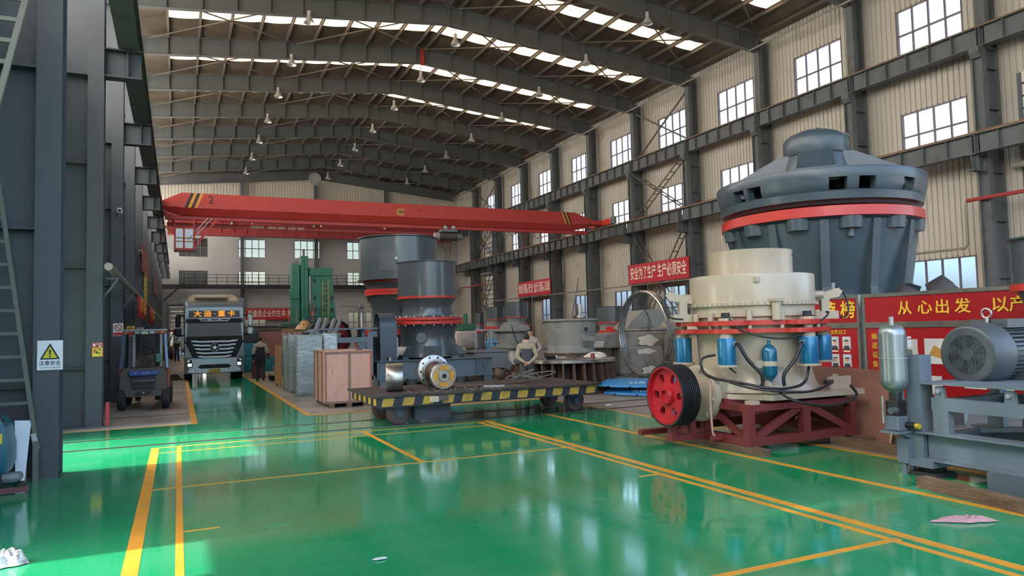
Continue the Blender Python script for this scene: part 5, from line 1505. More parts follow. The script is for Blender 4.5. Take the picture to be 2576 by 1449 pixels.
MB().lathe([(1.9,4.60),(2.25,4.60),(2.27,4.58),(2.25,4.48),(2.24,4.42),(2.10,4.40),(2.05,4.34),(1.8,4.30)], n=80).build('rim_flange', bg_, t)
MB().lathe([(1.7,4.28),(2.24,4.28),(2.26,4.27),(2.26,4.06),(2.24,4.05),(1.7,4.05)], n=96).build('red_ring', rred, t)
MB().lathe([(2.20,4.05),(2.1,4.0),(1.98,3.6),(1.78,3.0),(1.66,2.55),(1.62,2.40),(1.62,.0),(1.2,.0)], n=72).build('top_shell', bg_, t)
for i in range(12):
    a = radians(-150+30*i)
    MB().cyl((1.98*cos(a),1.98*sin(a),3.80), (1.98*cos(a),1.98*sin(a),4.05), .25, .28, n=20).build('bolt_boss', bg_, t)
    if i % 4 != 1: continue
    MB().cyl((2.02*cos(a),2.02*sin(a),3.62), (2.02*cos(a),2.02*sin(a),3.86), .07, n=12).build('bolt_end', bg_, t)
for i in range(12):
    m_ = Matrix.Rotation(radians(-135+30*i), 4, 'Z')
    MB().prism([(1.5,-.09,4.0),(2.14,-.09,4.0),(2.08,-.09,3.6),(1.92,-.09,2.55),(1.92,-.09,2.38),(1.5,-.09,2.38)], (0,.18,0)).xf(m_).build('rib', bg_, t, False)
MB().lathe([(1.62,2.38),(1.95,2.38),(1.95,2.24),(1.62,2.24)], n=72).build('foot_flange', bg_, t)
# spider arms and hub
for a in (-18, 162, 72, 252):
    m_ = Matrix.Rotation(radians(a-30), 4, 'Z')
    MB().loft([[(.3,-.42,4.9),(.3,.42,4.9),(.3,.42,5.86),(.3,-.42,5.86)], [(.85,-.40,4.9),(.85,.40,4.9),(.85,.36,5.80),(.85,-.36,5.80)], [(2.12,-.46,4.85),(2.12,.46,4.85),(2.12,.40,5.16),(2.12,-.40,5.16)]]).xf(m_).build('spider_arm', bg_, t)
MB().lathe([(.82,4.9),(.80,5.4),(.70,5.80)], n=48).build('spider_hub', bg_, t)
MB().lathe([(.55,5.78),(.72,5.80),(.74,5.83),(.74,6.16),(.71,6.24),(.58,6.34),(.35,6.43),(.0,6.47)], n=56).build('dome_cap', bg_, t)
MB().cyl((.0,-.14,6.44), (.0,-.16,6.49), .085, n=18).build('cap_hole', black, t)
MB().lathe([(1.9,5.06),(.7,4.98)], n=48).build('inner_cone', bg_, t)
MB().tube([(.62,-.35,6.3),(.66,-.38,6.38),(.7,-.4,6.3)], .012, 6).build('cap_eye', galv, t)
# dark liner castings lying behind the boards, right of the crusher
for i, (x, y, s_, lab) in enumerate(((13.25, 9.75, .75, 'curved dark liner casting lying left behind the wide board'), (12.4, 8.55, .8, 'curved dark liner casting heaped right behind the wide board'))):
    t = thing('liner_casting', lab, 'casting', (x, y, 2.14), radians(10+20*i), 'liner castings behind the board')
    MB().lathe([(.42*s_,0),(.50*s_,.02),(.40*s_,.42*s_),(.34*s_,.42*s_),(.42*s_,0)], (0,0,0), 24, 'z', radians(20), radians(200)).xf(Matrix.Rotation(radians(25+20*i),4,'X')).build('curved_plate', M('liner dark', '33373d', .6, .1, .2, 4), t)
    MB().box(-.5*s_, .5*s_, -.25, .35, -.22, .06).build('flange', MATS['liner dark'], t, False)
    MB().box(-.4, .4, -.25, .25, -2.14, -.2).build('support_block', cgrey, t, False)

# ------------------------------------------------------------------ grey motor skid at the right edge
fg2 = M('skid grey', '626f79', .5, 0, .06, 2.5)
t = thing('motor_skid', 'blue grey steel motor skid with vibration pads at the right edge', 'skid', (8.0, 0, 0))
MB().box(-.10, -.07, 3.2, 5.72, .22, .50).build('beam_web', fg2, t, False)
for z in (.20, .50): MB().box(-.20, .02, 3.2, 5.80, z, z+.02).build('beam_flange', fg2, t, False)
MB().box(.9, .93, 3.2, 5.72, .22, .50).build('beam_web', fg2, t, False)
for z in (.20, .50): MB().box(.80, 1.02, 3.2, 5.80, z, z+.02).build('beam_flange', fg2, t, False)
MB().box(-.10, .93, 5.62, 5.72, .22, .50).build('cross_beam', fg2, t, False)
for x in (-.10, .88):
    for y in (3.9, 5.52): MB().box(x-.05, x+.05, y-.09, y+.09, .52, .90).build('post', fg2, t, False)
for x in (-.10, .88): MB().box(x-.05, x+.05, 3.6, 5.62, .78, .92).build('top_rail', fg2, t, False)
for y in (3.7, 5.44): MB().box(-.1, .9, y-.05, y+.05, .80, .92).build('cross_rail', fg2, t, False)
for x in (-.12, .88):
    for y in (3.9, 4.75, 5.52):
        MB().prism([(x-.03,y-.06,.92),(x-.03,y+.06,.92),(x-.03,y+.045,1.05),(x-.03,y-.045,1.05)], (.05,0,0)).build('lug', fg2, t, False)
        MB().cyl((x-.06,y,1.0), (x+.06,y,1.0), .025, n=10).build('lug_pin', galv, t)
MB().box(-.18, 1.0, 3.4, 5.72, 1.07, 1.095).build('motor_plate', fg2, t, False)
MB().bar((.2,5.3,.56), (.9,4.4,.62), .05, .05).build('diagonal', fg2, t, False)
MB().box(-.16, .05, 5.74, 5.92, .16, 1.40).build('accumulator_post', fg2, t, False)
MB().box(-.24, .02, 5.88, 6.02, .14, .42).build('post_foot', fg2, t, False)
MB().box(-.22, .2, 5.6, 5.9, .12, .2).build('foot_beam', fg2, t, False)
MB().loft([[(-.19,5.58,.0),(.19,5.58,.0),(.19,5.94,.0),(-.19,5.94,.0)], [(-.17,5.6,.05),(.17,5.6,.05),(.17,5.92,.05),(-.17,5.92,.05)], [(-.11,5.66,.06),(.11,5.66,.06),(.11,5.86,.06),(-.11,5.86,.06)], [(-.11,5.66,.12),(.11,5.66,.12),(.11,5.86,.12),(-.11,5.86,.12)]]).build('vibration_pad', rubber, t, False)
MB().box(-.28, .5, 3.0, 4.95, .0, .20).build('plinth', M('plinth slate', '4f5860', .6), t, False)
t = thing('electric_motor', 'large grey electric motor with slotted fan cover on the skid', 'motor', (8.3, 5.47, 1.40))
em = M('motor slate', '464e51', .4, .1, .05, 3)
MB().lathe([(.30,0),(.325,.01),(.345,.05),(.365,.14),(.365,.34),(.34,.36),(.30,.36)], (0,0,0), 48, 'x').build('fan_cover', em, t)
gm_ = M('grille dark', '2f3638', .5)
MB().lathe([(.0,.02),(.30,.02)], (0,0,0), 40, 'x').build('grille_back', gm_, t)
MB().lathe([(.0,-.005),(.07,-.005),(.075,.0),(.0,.015)], (0,0,0), 24, 'x').build('grille_boss', em, t)
MB().lathe([(.225,.0),(.305,.0),(.305,.02),(.225,.02),(.225,.0)], (0,0,0), 48, 'x').build('grille_rim', em, t)
for i in range(6):
    a0 = 2*pi*i/6
    MB().lathe([(.07,.008),(.225,.008),(.225,.014),(.07,.014),(.07,.008)], (0,0,0), 6, 'x', a0, a0+radians(30)).build('fan_blade', M('fan pale', '7b8588', .5), t)
mb = MB()
for i in range(-11, 12):
    c = i*.02; hl = sqrt(max(0, .225**2-c*c))
    mb.box(-.002, .003, c-.0022, c+.0022, -hl, hl).box(-.002, .003, -hl, hl, c-.0022, c+.0022)
stuff(mb.build('wire_mesh', em, t, False))
MB().cyl((.36,0,0), (1.25,0,0), .30, n=40).build('stator', em, t)
fin = MB().box(.38, 1.2, -.008, .008, .29, .345).mesh('cooling_fin', em, False)
for i in range(40):
    o = link('cooling_fin', fin, t); o.rotation_euler = (2*pi*i/40, 0, 0)
MB().box(.42, 1.1, -.22, .22, .30, .40).build('terminal_box', em, t, False)
for s in (-1, 1): MB().box(.5, 1.1, s*.24-.08, s*.24+.08, -.305, -.22).build('motor_foot', em, t, False)
MB().torus((.40,0,.47), .055, .014, 'x', 24, 8).build('lifting_eye', steelb, t)
MB().cyl((.40,0,.36), (.40,0,.42), .025, n=10).build('eye_shank', steelb, t)
# silver accumulator on the post
t = thing('gas_accumulator', 'silver grey gas accumulator bottle on a black valve block', 'accumulator', (7.72, 5.98, 0))
MB().lathe([(.0,.955),(.06,.96),(.07,.98),(.105,1.0),(.13,1.03),(.146,1.07),(.152,1.11),(.152,1.12),(.152,1.64),(.152,1.65),(.146,1.685),(.13,1.72),(.105,1.745),(.075,1.757),(.07,1.76),(.0,1.76)], (0,0,0), 36).build('bottle', M('silver grey', '8b9597', .3, .6, .05, 4), t)
MB().cyl((0,0,1.76), (0,0,1.86), .026, n=14).build('gas_valve', galv, t)
MB().lathe([(.153,1.36),(.160,1.36),(.160,1.375),(.153,1.375)], (0,0,0), 36).build('clamp_band', galv, t)
MB().box(.14, .36, -.05, -.02, 1.33, 1.39).build('clamp_arm', fg2, t, False)
MB().box(.05, .12, -.158, -.150, 1.50, 1.62).xf(Matrix.Rotation(radians(8),4,'Z')).build('label', M('label white', 'c2c5c4', .5), t, False)
MB().box(.06, .11, -.160, -.152, 1.585, 1.60).xf(Matrix.Rotation(radians(8),4,'Z')).build('label_stripe', MATS['sign red'], t, False)
MB().cyl((0,0,.86), (0,0,.96), .065, n=18).build('neck', black, t)
MB().cham(-.08, .08, -.08, .08, .68, .87, .01).build('valve_block', black, t, False)
MB().cyl((-.16,-.05,.76), (-.06,-.05,.76), .04, n=12).build('valve_knob', M('knob grey', '4d5354', .5), t)
MB().cyl((-.12,.08,.6), (-.12,.08,.92), .012, n=8).build('valve_rod', galv, t)
MB().cham(-.09, .09, -.09, .09, .52, .69, .01).build('manifold', fg2, t, False)
MB().box(-.14, .25, -.12, .12, .49, .515).build('shelf', fg2, t, False)
MB().prism([(-.05,-.1,.49),(.2,-.1,.49),(.2,-.1,.38)], (0,.02,0)).build('shelf_gusset', fg2, t, False)
MB().cyl((.05,-.09,.59), (.06,-.20,.585), .035, n=12).build('coupling', black, t)
MB().cyl((.06,-.20,.585), (.063,-.25,.582), .032, n=12).build('yellow_cap', M('cap yellow', 'c9a52c', .5), t)
for x in (.06, .2): MB().box(x, x+.03, -.05, .0, .0, 1.36).build('stay', fg2, t, False)
# edge of another crusher at the right border
t = thing('cone_crusher', 'dark crusher hopper with red flange cut by the right edge', 'crusher', (10.34, 5.45, 0))
MB().lathe([(.56,2.24),(.58,2.24),(.58,2.80),(.63,2.82),(.63,2.84),(.56,2.84),(.56,2.24)], n=48).build('feed_hopper', bg_, t)
MB().lathe([(.4,2.15),(.62,2.15),(.62,2.24),(.4,2.24)], n=48).build('flange_ring', rred, t)
MB().lathe([(.54,2.15),(.46,1.95),(.44,1.8),(.5,1.62)], n=40).build('upper_shell', bg_, t)
MB().lathe([(.3,1.5),(.68,1.5),(.68,1.62),(.3,1.62)], n=48).build('flange_ring', rred, t)
MB().lathe([(.58,1.5),(.52,1.1),(.6,.0)], n=40).build('lower_shell', bg_, t)
# ------------------------------------------------------------------ people
skinm = M('skin', 'b98b70', .6, 0, .04, 6)
hair = M('hair', '15130f', .7, 0, .2, 20)
def person(name, label, loc, rz, pose, cols, yoke=1.36, face=True):
    """one continuous skinned figure facing -Y; pose overrides joints; cols: jacket, yoke, trousers, shoe materials"""
    J = {'pelvis': ((0,0,.96),.155), 'waist': ((0,.0,1.08),.160), 'chest': ((0,.0,1.28),.170), 'upper': ((0,.01,1.41),.120), 'neck': ((0,.0,1.50),.060),
         'head': ((0,-.015,1.575),.072), 'brow': ((0,-.015,1.64),.082), 'crown': ((0,-.005,1.695),.055)}
    for s, n in ((1, 'r'), (-1, 'l')):
        J.update({'shoulder_'+n: ((s*.185,.01,1.395),.085), 'elbow_'+n: ((s*.255,.03,1.13),.066), 'wrist_'+n: ((s*.26,-.05,.90),.046), 'palm_'+n: ((s*.24,-.07,.84),.034),
                  'hip_'+n: ((s*.10,0,.88),.118), 'knee_'+n: ((s*.11,-.02,.50),.088), 'ankle_'+n: ((s*.115,.03,.12),.070), 'heel_'+n: ((s*.105,.05,.045),.042), 'toe_'+n: ((s*.12,-.14,.035),.035)})
    for k, v in pose.items():
        J[k] = (v, J[k][1])
    E_ = [('pelvis','waist'),('waist','chest'),('chest','upper'),('upper','neck'),('neck','head'),('head','brow'),('brow','crown')]
    for n in 'rl':
        E_ += [('upper','shoulder_'+n),('shoulder_'+n,'elbow_'+n),('elbow_'+n,'wrist_'+n),('wrist_'+n,'palm_'+n),
               ('pelvis','hip_'+n),('hip_'+n,'knee_'+n),('knee_'+n,'ankle_'+n),('ankle_'+n,'heel_'+n),('heel_'+n,'toe_'+n)]
        s = 1 if n == 'r' else -1
        w_, p_ = Vector(J['wrist_'+n][0]), Vector(J['palm_'+n][0])
        d = (p_-w_).normalized(); side = d.cross(Vector((s*1.0,.3,0)))
        side = side.normalized() if side.length > .1 else Vector((0,1,0))
        for i, (off, ln, nm) in enumerate(((-.030,.060,'index'),(-.010,.070,'middle'),(.010,.065,'ring'),(.028,.050,'little'))):
            b0 = p_+side*off+d*.035; b1 = b0+d*ln*.55+Vector((-s*.006,0,0)); b2 = b1+d*ln*.40+Vector((-s*.02,0,0))
            J[nm+'0_'+n] = (tuple(b0), .011); J[nm+'1_'+n] = (tuple(b1), .010); J[nm+'2_'+n] = (tuple(b2), .008)
            E_ += [('palm_'+n, nm+'0_'+n), (nm+'0_'+n, nm+'1_'+n), (nm+'1_'+n, nm+'2_'+n)]
        b0 = p_-side*.036+d*.0; b1 = b0-side*.018+d*.035
        J['thumb0_'+n] = (tuple(b0), .012); J['thumb1_'+n] = (tuple(b1), .010)
        E_ += [('palm_'+n, 'thumb0_'+n), ('thumb0_'+n, 'thumb1_'+n)]
    keys = list(J)
    me = bpy.data.meshes.new(name)
    me.from_pydata([J[k][0] for k in keys], [(keys.index(a), keys.index(b_)) for a, b_ in E_], [])
    o = bpy.data.objects.new(name, me); COL.objects.link(o)
    sk = o.modifiers.new('skin', 'SKIN'); sk.use_smooth_shade = True
    su = o.modifiers.new('sub', 'SUBSURF'); su.levels = 2; su.render_levels = 2
    for i, k in enumerate(keys):
        r = J[k][1]
        f = 1.0
        if k in ('pelvis','waist','chest'): me.skin_vertices[0].data[i].radius = (r*1.18, r*.85)
        elif k in ('upper',): me.skin_vertices[0].data[i].radius = (r*1.2, r*.85)
        elif k.startswith('palm'): me.skin_vertices[0].data[i].radius = (r*1.1, r*.6)
        else: me.skin_vertices[0].data[i].radius = (r, r)
        me.skin_vertices[0].data[i].use_root = (k == 'pelvis')
    bpy.context.view_layer.update()
    em_ = bpy.data.meshes.new_from_object(o.evaluated_get(bpy.context.evaluated_depsgraph_get()))
    bpy.data.objects.remove(o)
    em_.name = name
    em_.materials.clear()
    for m_ in (cols[0], cols[1], cols[2], cols[3], skinm): em_.materials.append(m_)
    P = {k: Vector(v[0]) for k, v in J.items()}
    def dist(p, a, b_):
        ab = b_-a; u = max(0, min(1, (p-a).dot(ab)/max(ab.length_squared, 1e-9))); return (p-a-ab*u).length
    for f in em_.polygons:
        p = f.center
        bd = min(((dist(p, P[a], P[b_])-.95*(J[a][1]+J[b_][1])/2, a, b_) for a, b_ in E_), key=lambda q: q[0])
        a, b_ = bd[1], bd[2]
        if b_ in ('head','brow','crown'): mi = 4
        elif a.startswith('wrist') or a.startswith('palm') or 'thumb' in b_ or any(b_.startswith(q) for q in ('index','middle','ring','little')): mi = 4
        elif b_ == 'neck': mi = 1 if p.z < P['neck'].z-.03 else 4
        elif a.startswith('hip') or a.startswith('knee') or (a == 'pelvis' and (b_.startswith('hip') or p.z < P['pelvis'].z-.02)): mi = 2
        elif a.startswith('ankle') or a.startswith('heel'): mi = 3
        elif a.startswith('elbow'): mi = cols[4] if len(cols) > 4 else 0
        elif a == 'upper' and 'shoulder' in b_: mi = 1 if p.z > yoke-.01 else 0
        elif a.startswith('shoulder'): mi = 1
        else: mi = 1 if p.z > P['chest'].z+yoke-1.30 else 0
        f.material_index = mi; f.use_smooth = True
    t = thing(name, label, 'person', loc, rz)
    link('body', em_, t)
    hd = P['brow']; ax_ = (P['crown']-P['head']).normalized()
    # hair cap: upper and rear part of a head shell
    mb = MB(); n, m = 20, 10
    pts = []
    for j in range(m+1):
        for i in range(n):
            th = 2*pi*i/n; ph = pi*.70*j/m
            ph *= 1-.48*max(0, min(1, .5-sin(th)*1.2))     # hairline higher at the front
            pts.append((.090*sin(ph)*cos(th)*.95, .104*sin(ph)*sin(th)+.008, .098*cos(ph)-.004))
    mb.add(pts, [(j*n+i, j*n+(i+1) % n, (j+1)*n+(i+1) % n, (j+1)*n+i) for j in range(m) for i in range(n)])
    q = Vector((0,0,1)).rotation_difference(ax_).to_matrix().to_4x4()
    mb.xf(Matrix.Translation(hd) @ q).build('hair', hair, t)
    if face:
        fc = lambda dx, dy, dz: Matrix.Translation(hd) @ q @ Matrix.Translation((dx, dy, dz))
        for s in (-1, 1):
            MB().lathe([(0,-.009),(.011,-.004),(.011,.004),(0,.009)], n=10).xf(fc(s*.032, -.098, -.012)).build('eye', M('eye dark', '1d1814', .3), t)
            MB().cbox(0, 0, 0, .034, .012, .006).xf(fc(s*.032, -.100, .012)).build('eyebrow', hair, t, False)
            MB().lathe([(0,-.03),(.014,-.015),(.014,.015),(0,.03)], n=8).xf(fc(s*.085, .0, -.03)).build('ear', skinm, t)
        MB().prism([(-.012,-.09,-.055),(.012,-.09,-.055),(.006,-.09,-.01),(-.006,-.09,-.01)], (0,-.022,0)).xf(fc(0,0,0)).build('nose', skinm, t)
        MB().cbox(0, 0, 0, .042, .010, .009).xf(fc(0, -.088, -.075)).build('mouth', M('lips', '8d5a4e', .5), t, False)
    MB().lathe([(.075,-.03),(.085,-.01),(.072,.03),(.062,.03)], n=20).xf(Matrix.Translation(P['neck']-Vector((0,0,.035)))).build('collar', cols[1], t)
    return t
jd = M('jacket dark', '1e2021', .8, 0, .15, 9); jc = M('jacket cream', '91866f', .8, 0, .1, 8); trd = M('trousers dark', '1c1e22', .8, 0, .15, 9); shoe = M('shoe black', '121212', .5)
jeans = M('jeans blue', '20344f', .8, 0, .15, 9); jg = M('jacket grey', '3b3f44', .8, 0, .12, 9); jp = M('jacket pale pink', '9c8f88', .8, 0, .1, 8); trg = M('trousers grey', '3a3d42', .8, 0, .12, 9)
t = person('person', 'person walking away in dark jacket with cream shoulders beside the lorry', (2.89, 29.8, 0), pi,
    {'knee_r': (.10,-.06,.50), 'ankle_r': (.10,.02,.10), 'heel_r': (.10,.04,.045), 'toe_r': (.11,-.15,.035),
     'knee_l': (-.09,-.02,.50), 'ankle_l': (-.10,.22,.16), 'heel_l': (-.10,.27,.15), 'toe_l': (-.10,.16,.035),
     'elbow_r': (.25,.05,1.13), 'wrist_r': (.25,-.05,.90), 'palm_r': (.25,-.08,.84), 'elbow_l': (-.26,.10,1.13), 'wrist_l': (-.30,.10,.90), 'palm_l': (-.31,.09,.83)}, (jd, jc, trd, shoe, 0), face=True)
for x in (-.10, -.03, .04, .11): MB().box(x-.025, x+.025, .148, .156, 1.31, 1.345).build('back_mark', M('back red', '8d2b26', .7), t, False)
person('person', 'person in dark jacket and blue jeans walking towards the camera far behind the forklift', (-.09, 57.0, 0), 0,
    {'knee_r': (.10,-.10,.52), 'ankle_r': (.10,-.06,.11), 'heel_r': (.10,-.05,.06), 'toe_r': (.11,-.22,.06), 'knee_l': (-.09,-.03,.50), 'ankle_l': (-.10,.14,.13), 'heel_l': (-.10,.18,.10), 'toe_l': (-.10,.02,.035),
     'elbow_r': (.24,.08,1.14), 'wrist_r': (.26,.02,.92), 'palm_r': (.26,-.02,.86)}, (jd, jc, jeans, shoe, 1))
t = person('person', 'person seen from behind with hands clasped at the back by the brown ring', (8.33, 17.25, 0), pi+radians(-25),
    {'elbow_r': (.27,.10,1.12), 'wrist_r': (.10,.19,.98), 'palm_r': (.03,.20,.95), 'elbow_l': (-.27,.10,1.12), 'wrist_l': (-.10,.20,.97), 'palm_l': (-.03,.21,.93),
     'head': (.0,-.04,1.565), 'brow': (0,-.055,1.63), 'crown': (0,-.05,1.685)}, (jg, jc, trg, shoe, 1))
t.scale = (.97, .97, .97)
person('person', 'person in pale jacket and dark apron facing the man with clasped hands', (10.02, 20.45, 0), radians(-24),
    {'elbow_r': (.30,.0,1.18), 'wrist_r': (.20,-.20,1.10), 'palm_r': (.15,-.24,1.09), 'elbow_l': (-.28,.0,1.16), 'wrist_l': (-.16,-.22,1.08), 'palm_l': (-.10,-.25,1.07),
     'head': (0,-.05,1.64), 'brow': (0,-.07,1.70), 'crown': (0,-.06,1.76), 'neck': (0,-.01,1.56), 'upper': (0,.01,1.46), 'shoulder_r': (.175,.01,1.45), 'shoulder_l': (-.175,.01,1.45)}, (jd, jp, trd, shoe, 1), yoke=1.33)

# ------------------------------------------------------------------ green vertical lathe
gr = M('lathe green', '1f6b52', .42, 0, .08, 1.2, '1a4f3f', .1, 1.0)
gr2 = M('lathe dark green', '174a3a', .5, 0, .1, 1.0)
ly = M('ladder ochre', 'a98e45', .5)
t = thing('vertical_lathe', 'tall green vertical lathe with yellow ladder in front of the far wall', 'machine', (6.2, 45.3, 0))
MB().cham(.02, .48, -.2, .6, 2.2, 6.0, .03).build('left_column', gr, t, False)
MB().cham(-.05, .45, -.3, .7, 3.9, 4.55, .03).build('column_saddle', gr, t, False)
MB().cham(.52, .96, -.35, .5, 2.3, 6.5, .03).build('ram_column', gr, t, False)
MB().box(.70, .74, -.36, -.34, 2.4, 6.4).build('ram_groove', gr2, t, False)
MB().cyl((.74,0,6.5), (.74,0,6.95), .07, n=12).build('motor', M('motor brown', '5c5048', .5), t)
for i in range(3): MB().tube([(.08+.13*i+.07*cos(a), -.05, 6.05+.07*sin(a)+.05*i) for a in [pi*k/6 for k in range(13)]], .02, 6).build('hose_loop', grey_m, t)
MB().prism([(1.10,-.2,0),(2.85,-.2,0),(2.36,-.2,5.75),(1.10,-.2,5.75)], (0,1.6,0)).build('main_column', gr, t, False)
MB().cham(1.02, 2.42, -.28, 1.5, 5.30, 5.80, .03).build('column_cap', gr, t, False)
MB().prism([(.45,.4,4.9),(1.1,.4,5.3),(1.1,.4,5.6),(.45,.4,5.2)], (0,.5,0)).build('top_bridge', gr, t, False)
MB().cyl((1.05,-.28,3.2), (1.05,-.28,5.3), .06, n=12).build('feed_screw', steelb, t)
for x, zs in ((1.35, (5.0, 3.95, 3.25, 2.55, 1.9, 1.2)), (1.85, (3.95, 3.25, 2.5, 1.9)), (2.38, (3.95, 3.2, 2.5, 1.8, 1.1))):
    for z in zs:
        xx = x+(.12 if x > 2.2 and z < 2.6 else 0)
        MB().lathe([(0,-.005),(.09,-.005),(.09,.02),(0,.02)], (0,0,0), 18, 'y').xf(Matrix.Translation((xx,-.205,z)) @ Matrix.Diagonal((1,1,1.6,1))).build('column_opening', black, t)
MB().box(-.6, 2.6, -.7, .2, 2.30, 2.42).build('platform', gr2, t, False)
MB().prism([(-.9,-.9,2.25),(.5,-.9,2.25),(.7,-.9,2.5),(-.3,-.9,2.42)], (0,.7,0)).build('cross_rail', gr2, t, False)
for x in (-.25, .2, .8, 1.4, 2.0, 2.4): MB().cyl((x,-.68,2.42), (x,-.68,3.35), .02, n=6).build('railing_post', ly if x < .5 else gr, t)
for z in (2.85, 3.35): MB().cyl((-.25,-.68,z), (2.4,-.68,z), .02, n=6).build('handrail', gr, t)
for x in (1.78, 2.12): MB().box(x-.02, x+.02, -.42, -.38, .4, 5.0).build('ladder_stile', ly, t, False)
for i in range(15): MB().box(1.78, 2.12, -.41, -.39, .6+.3*i, .63+.3*i).build('ladder_rung', ly, t, False)
MB().cyl((1.3,-.4,.0), (1.3,-.4,2.3), .12, n=14).build('support_column', grey_m, t)
MB().box(.98, 1.3, -.5, -.3, 2.5, 3.6).build('tool_head', M('tool grey', '55584f', .5, .2), t, False)
MB().box(1.12, 1.2, -.52, -.5, 2.85, 3.1).build('warning_tab', M('tab orange', 'c4692a', .5), t, False)
MB().box(-.5, 2.6, -.4, 2.0, 0, .5).build('bed', gr2, t, False)
t = thing('mantle_cone', 'ochre conical mantle casting standing in front of the green lathe', 'casting', (6.3, 41.0, 0))
MB().lathe([(.0,2.52),(.16,2.52),(.20,2.46),(.42,2.22),(.50,2.08),(.52,2.04),(.0,2.04)], n=36).build('cone', M('mantle ochre', 'a8814f', .5, 0, .12, 3), t)
MB().lathe([(.54,1.98),(.56,2.0),(.56,2.05),(.5,2.06)], n=36).build('rim', steelb, t)
MB().cyl((0,0,2.5), (0,0,2.65), .09, n=12).build('spigot', grey_m, t)
for i in range(10):
    a = 2*pi*i/10; MB().cyl((.34*cos(a),.34*sin(a),2.28), (.37*cos(a),.37*sin(a),2.32), .03, n=8).build('hole', black, t)
MB().lathe([(.5,1.98),(.7,1.7),(.75,.0)], n=32).build('pedestal', gr2, t)
for x, y, lab in ((5.5, 39.6, 'left'), (7.15, 39.7, 'right')):
    t = thing('timber_crate', 'orange brown timber crate beside the ochre cone, %s one' % lab, 'crate', (x, y, 0), 0, 'timber crates by the lathe')
    for i in range(5): MB().box(-.45+.18*i+.004, -.45+.18*(i+1)-.004, -.4, -.37, .9, 1.98).build('plank', M('crate orange', '8a5638', .6, 0, .15, 3), t, False)
    MB().box(-.45, .45, -.37, .4, .9, 1.96).build('crate_body', MATS['crate orange'], t, False)
    MB().box(-.5, .5, -.42, .42, 0, .9).build('crate_stand', woodd, t, False)
# workshop office strip, bench at the far wall
t = thing('workbench_cabin', 'cream workshop cabin with dark roof at the foot of the far wall', 'cabin', (9.0, 72, 0))
MB().box(-4.5, 6, -.1, 2.5, 0, 2.4).build('cabin_wall', M('cabin cream', 'b9a878', .6), t, False)
MB().box(-4.7, 6.2, -.5, 2.7, 2.4, 2.62).build('cabin_roof', black, t, False)
for x in (-3.4, -1.8, .2): MB().box(x, x+1.2, -.13, -.1, 1.2, 2.0).build('cabin_window', M('cabin glass', '6a6f66', .2), t, False)
for x in (-3.45, -1.85, .15): MB().box(x, x+1.3, -.12, -.105, 1.15, 2.05).build('window_frame', white_m, t, False)
t = thing('machine_bench', 'grey machining bench with dark opening behind the walking man', 'bench', (5.6, 37.5, 0))
MB().box(-.9, .9, -.5, .5, 1.35, 1.5).build('bench_top', dgrey_flat, t, False)
MB().box(-.9, -.75, -.5, .5, 0, 1.35).box(.75, .9, -.5, .5, 0, 1.35).build('bench_leg', dgrey_flat, t, False)
MB().box(-.75, .75, .0, .45, .5, 1.3).build('dark_recess', black, t, False)
for i, x in enumerate((-.5, -.1, .3)): MB().cham(x, x+.22, -.3, -.05, 1.5, 1.66+.1*i, .02).build('fixture', (galv, dgrey_flat, blued)[i], t, False)
t = thing('stacked_liners', 'stack of ribbed dark metal rings behind the standing plywood', 'castings', (4.0, 28.6, 0))
for i in range(7): MB().lathe([(.30,.05+.13*i),(.52,.05+.13*i),(.54,.08+.13*i),(.52,.15+.13*i),(.30,.15+.13*i)], n=28).build('ring', dgrey_flat, t)

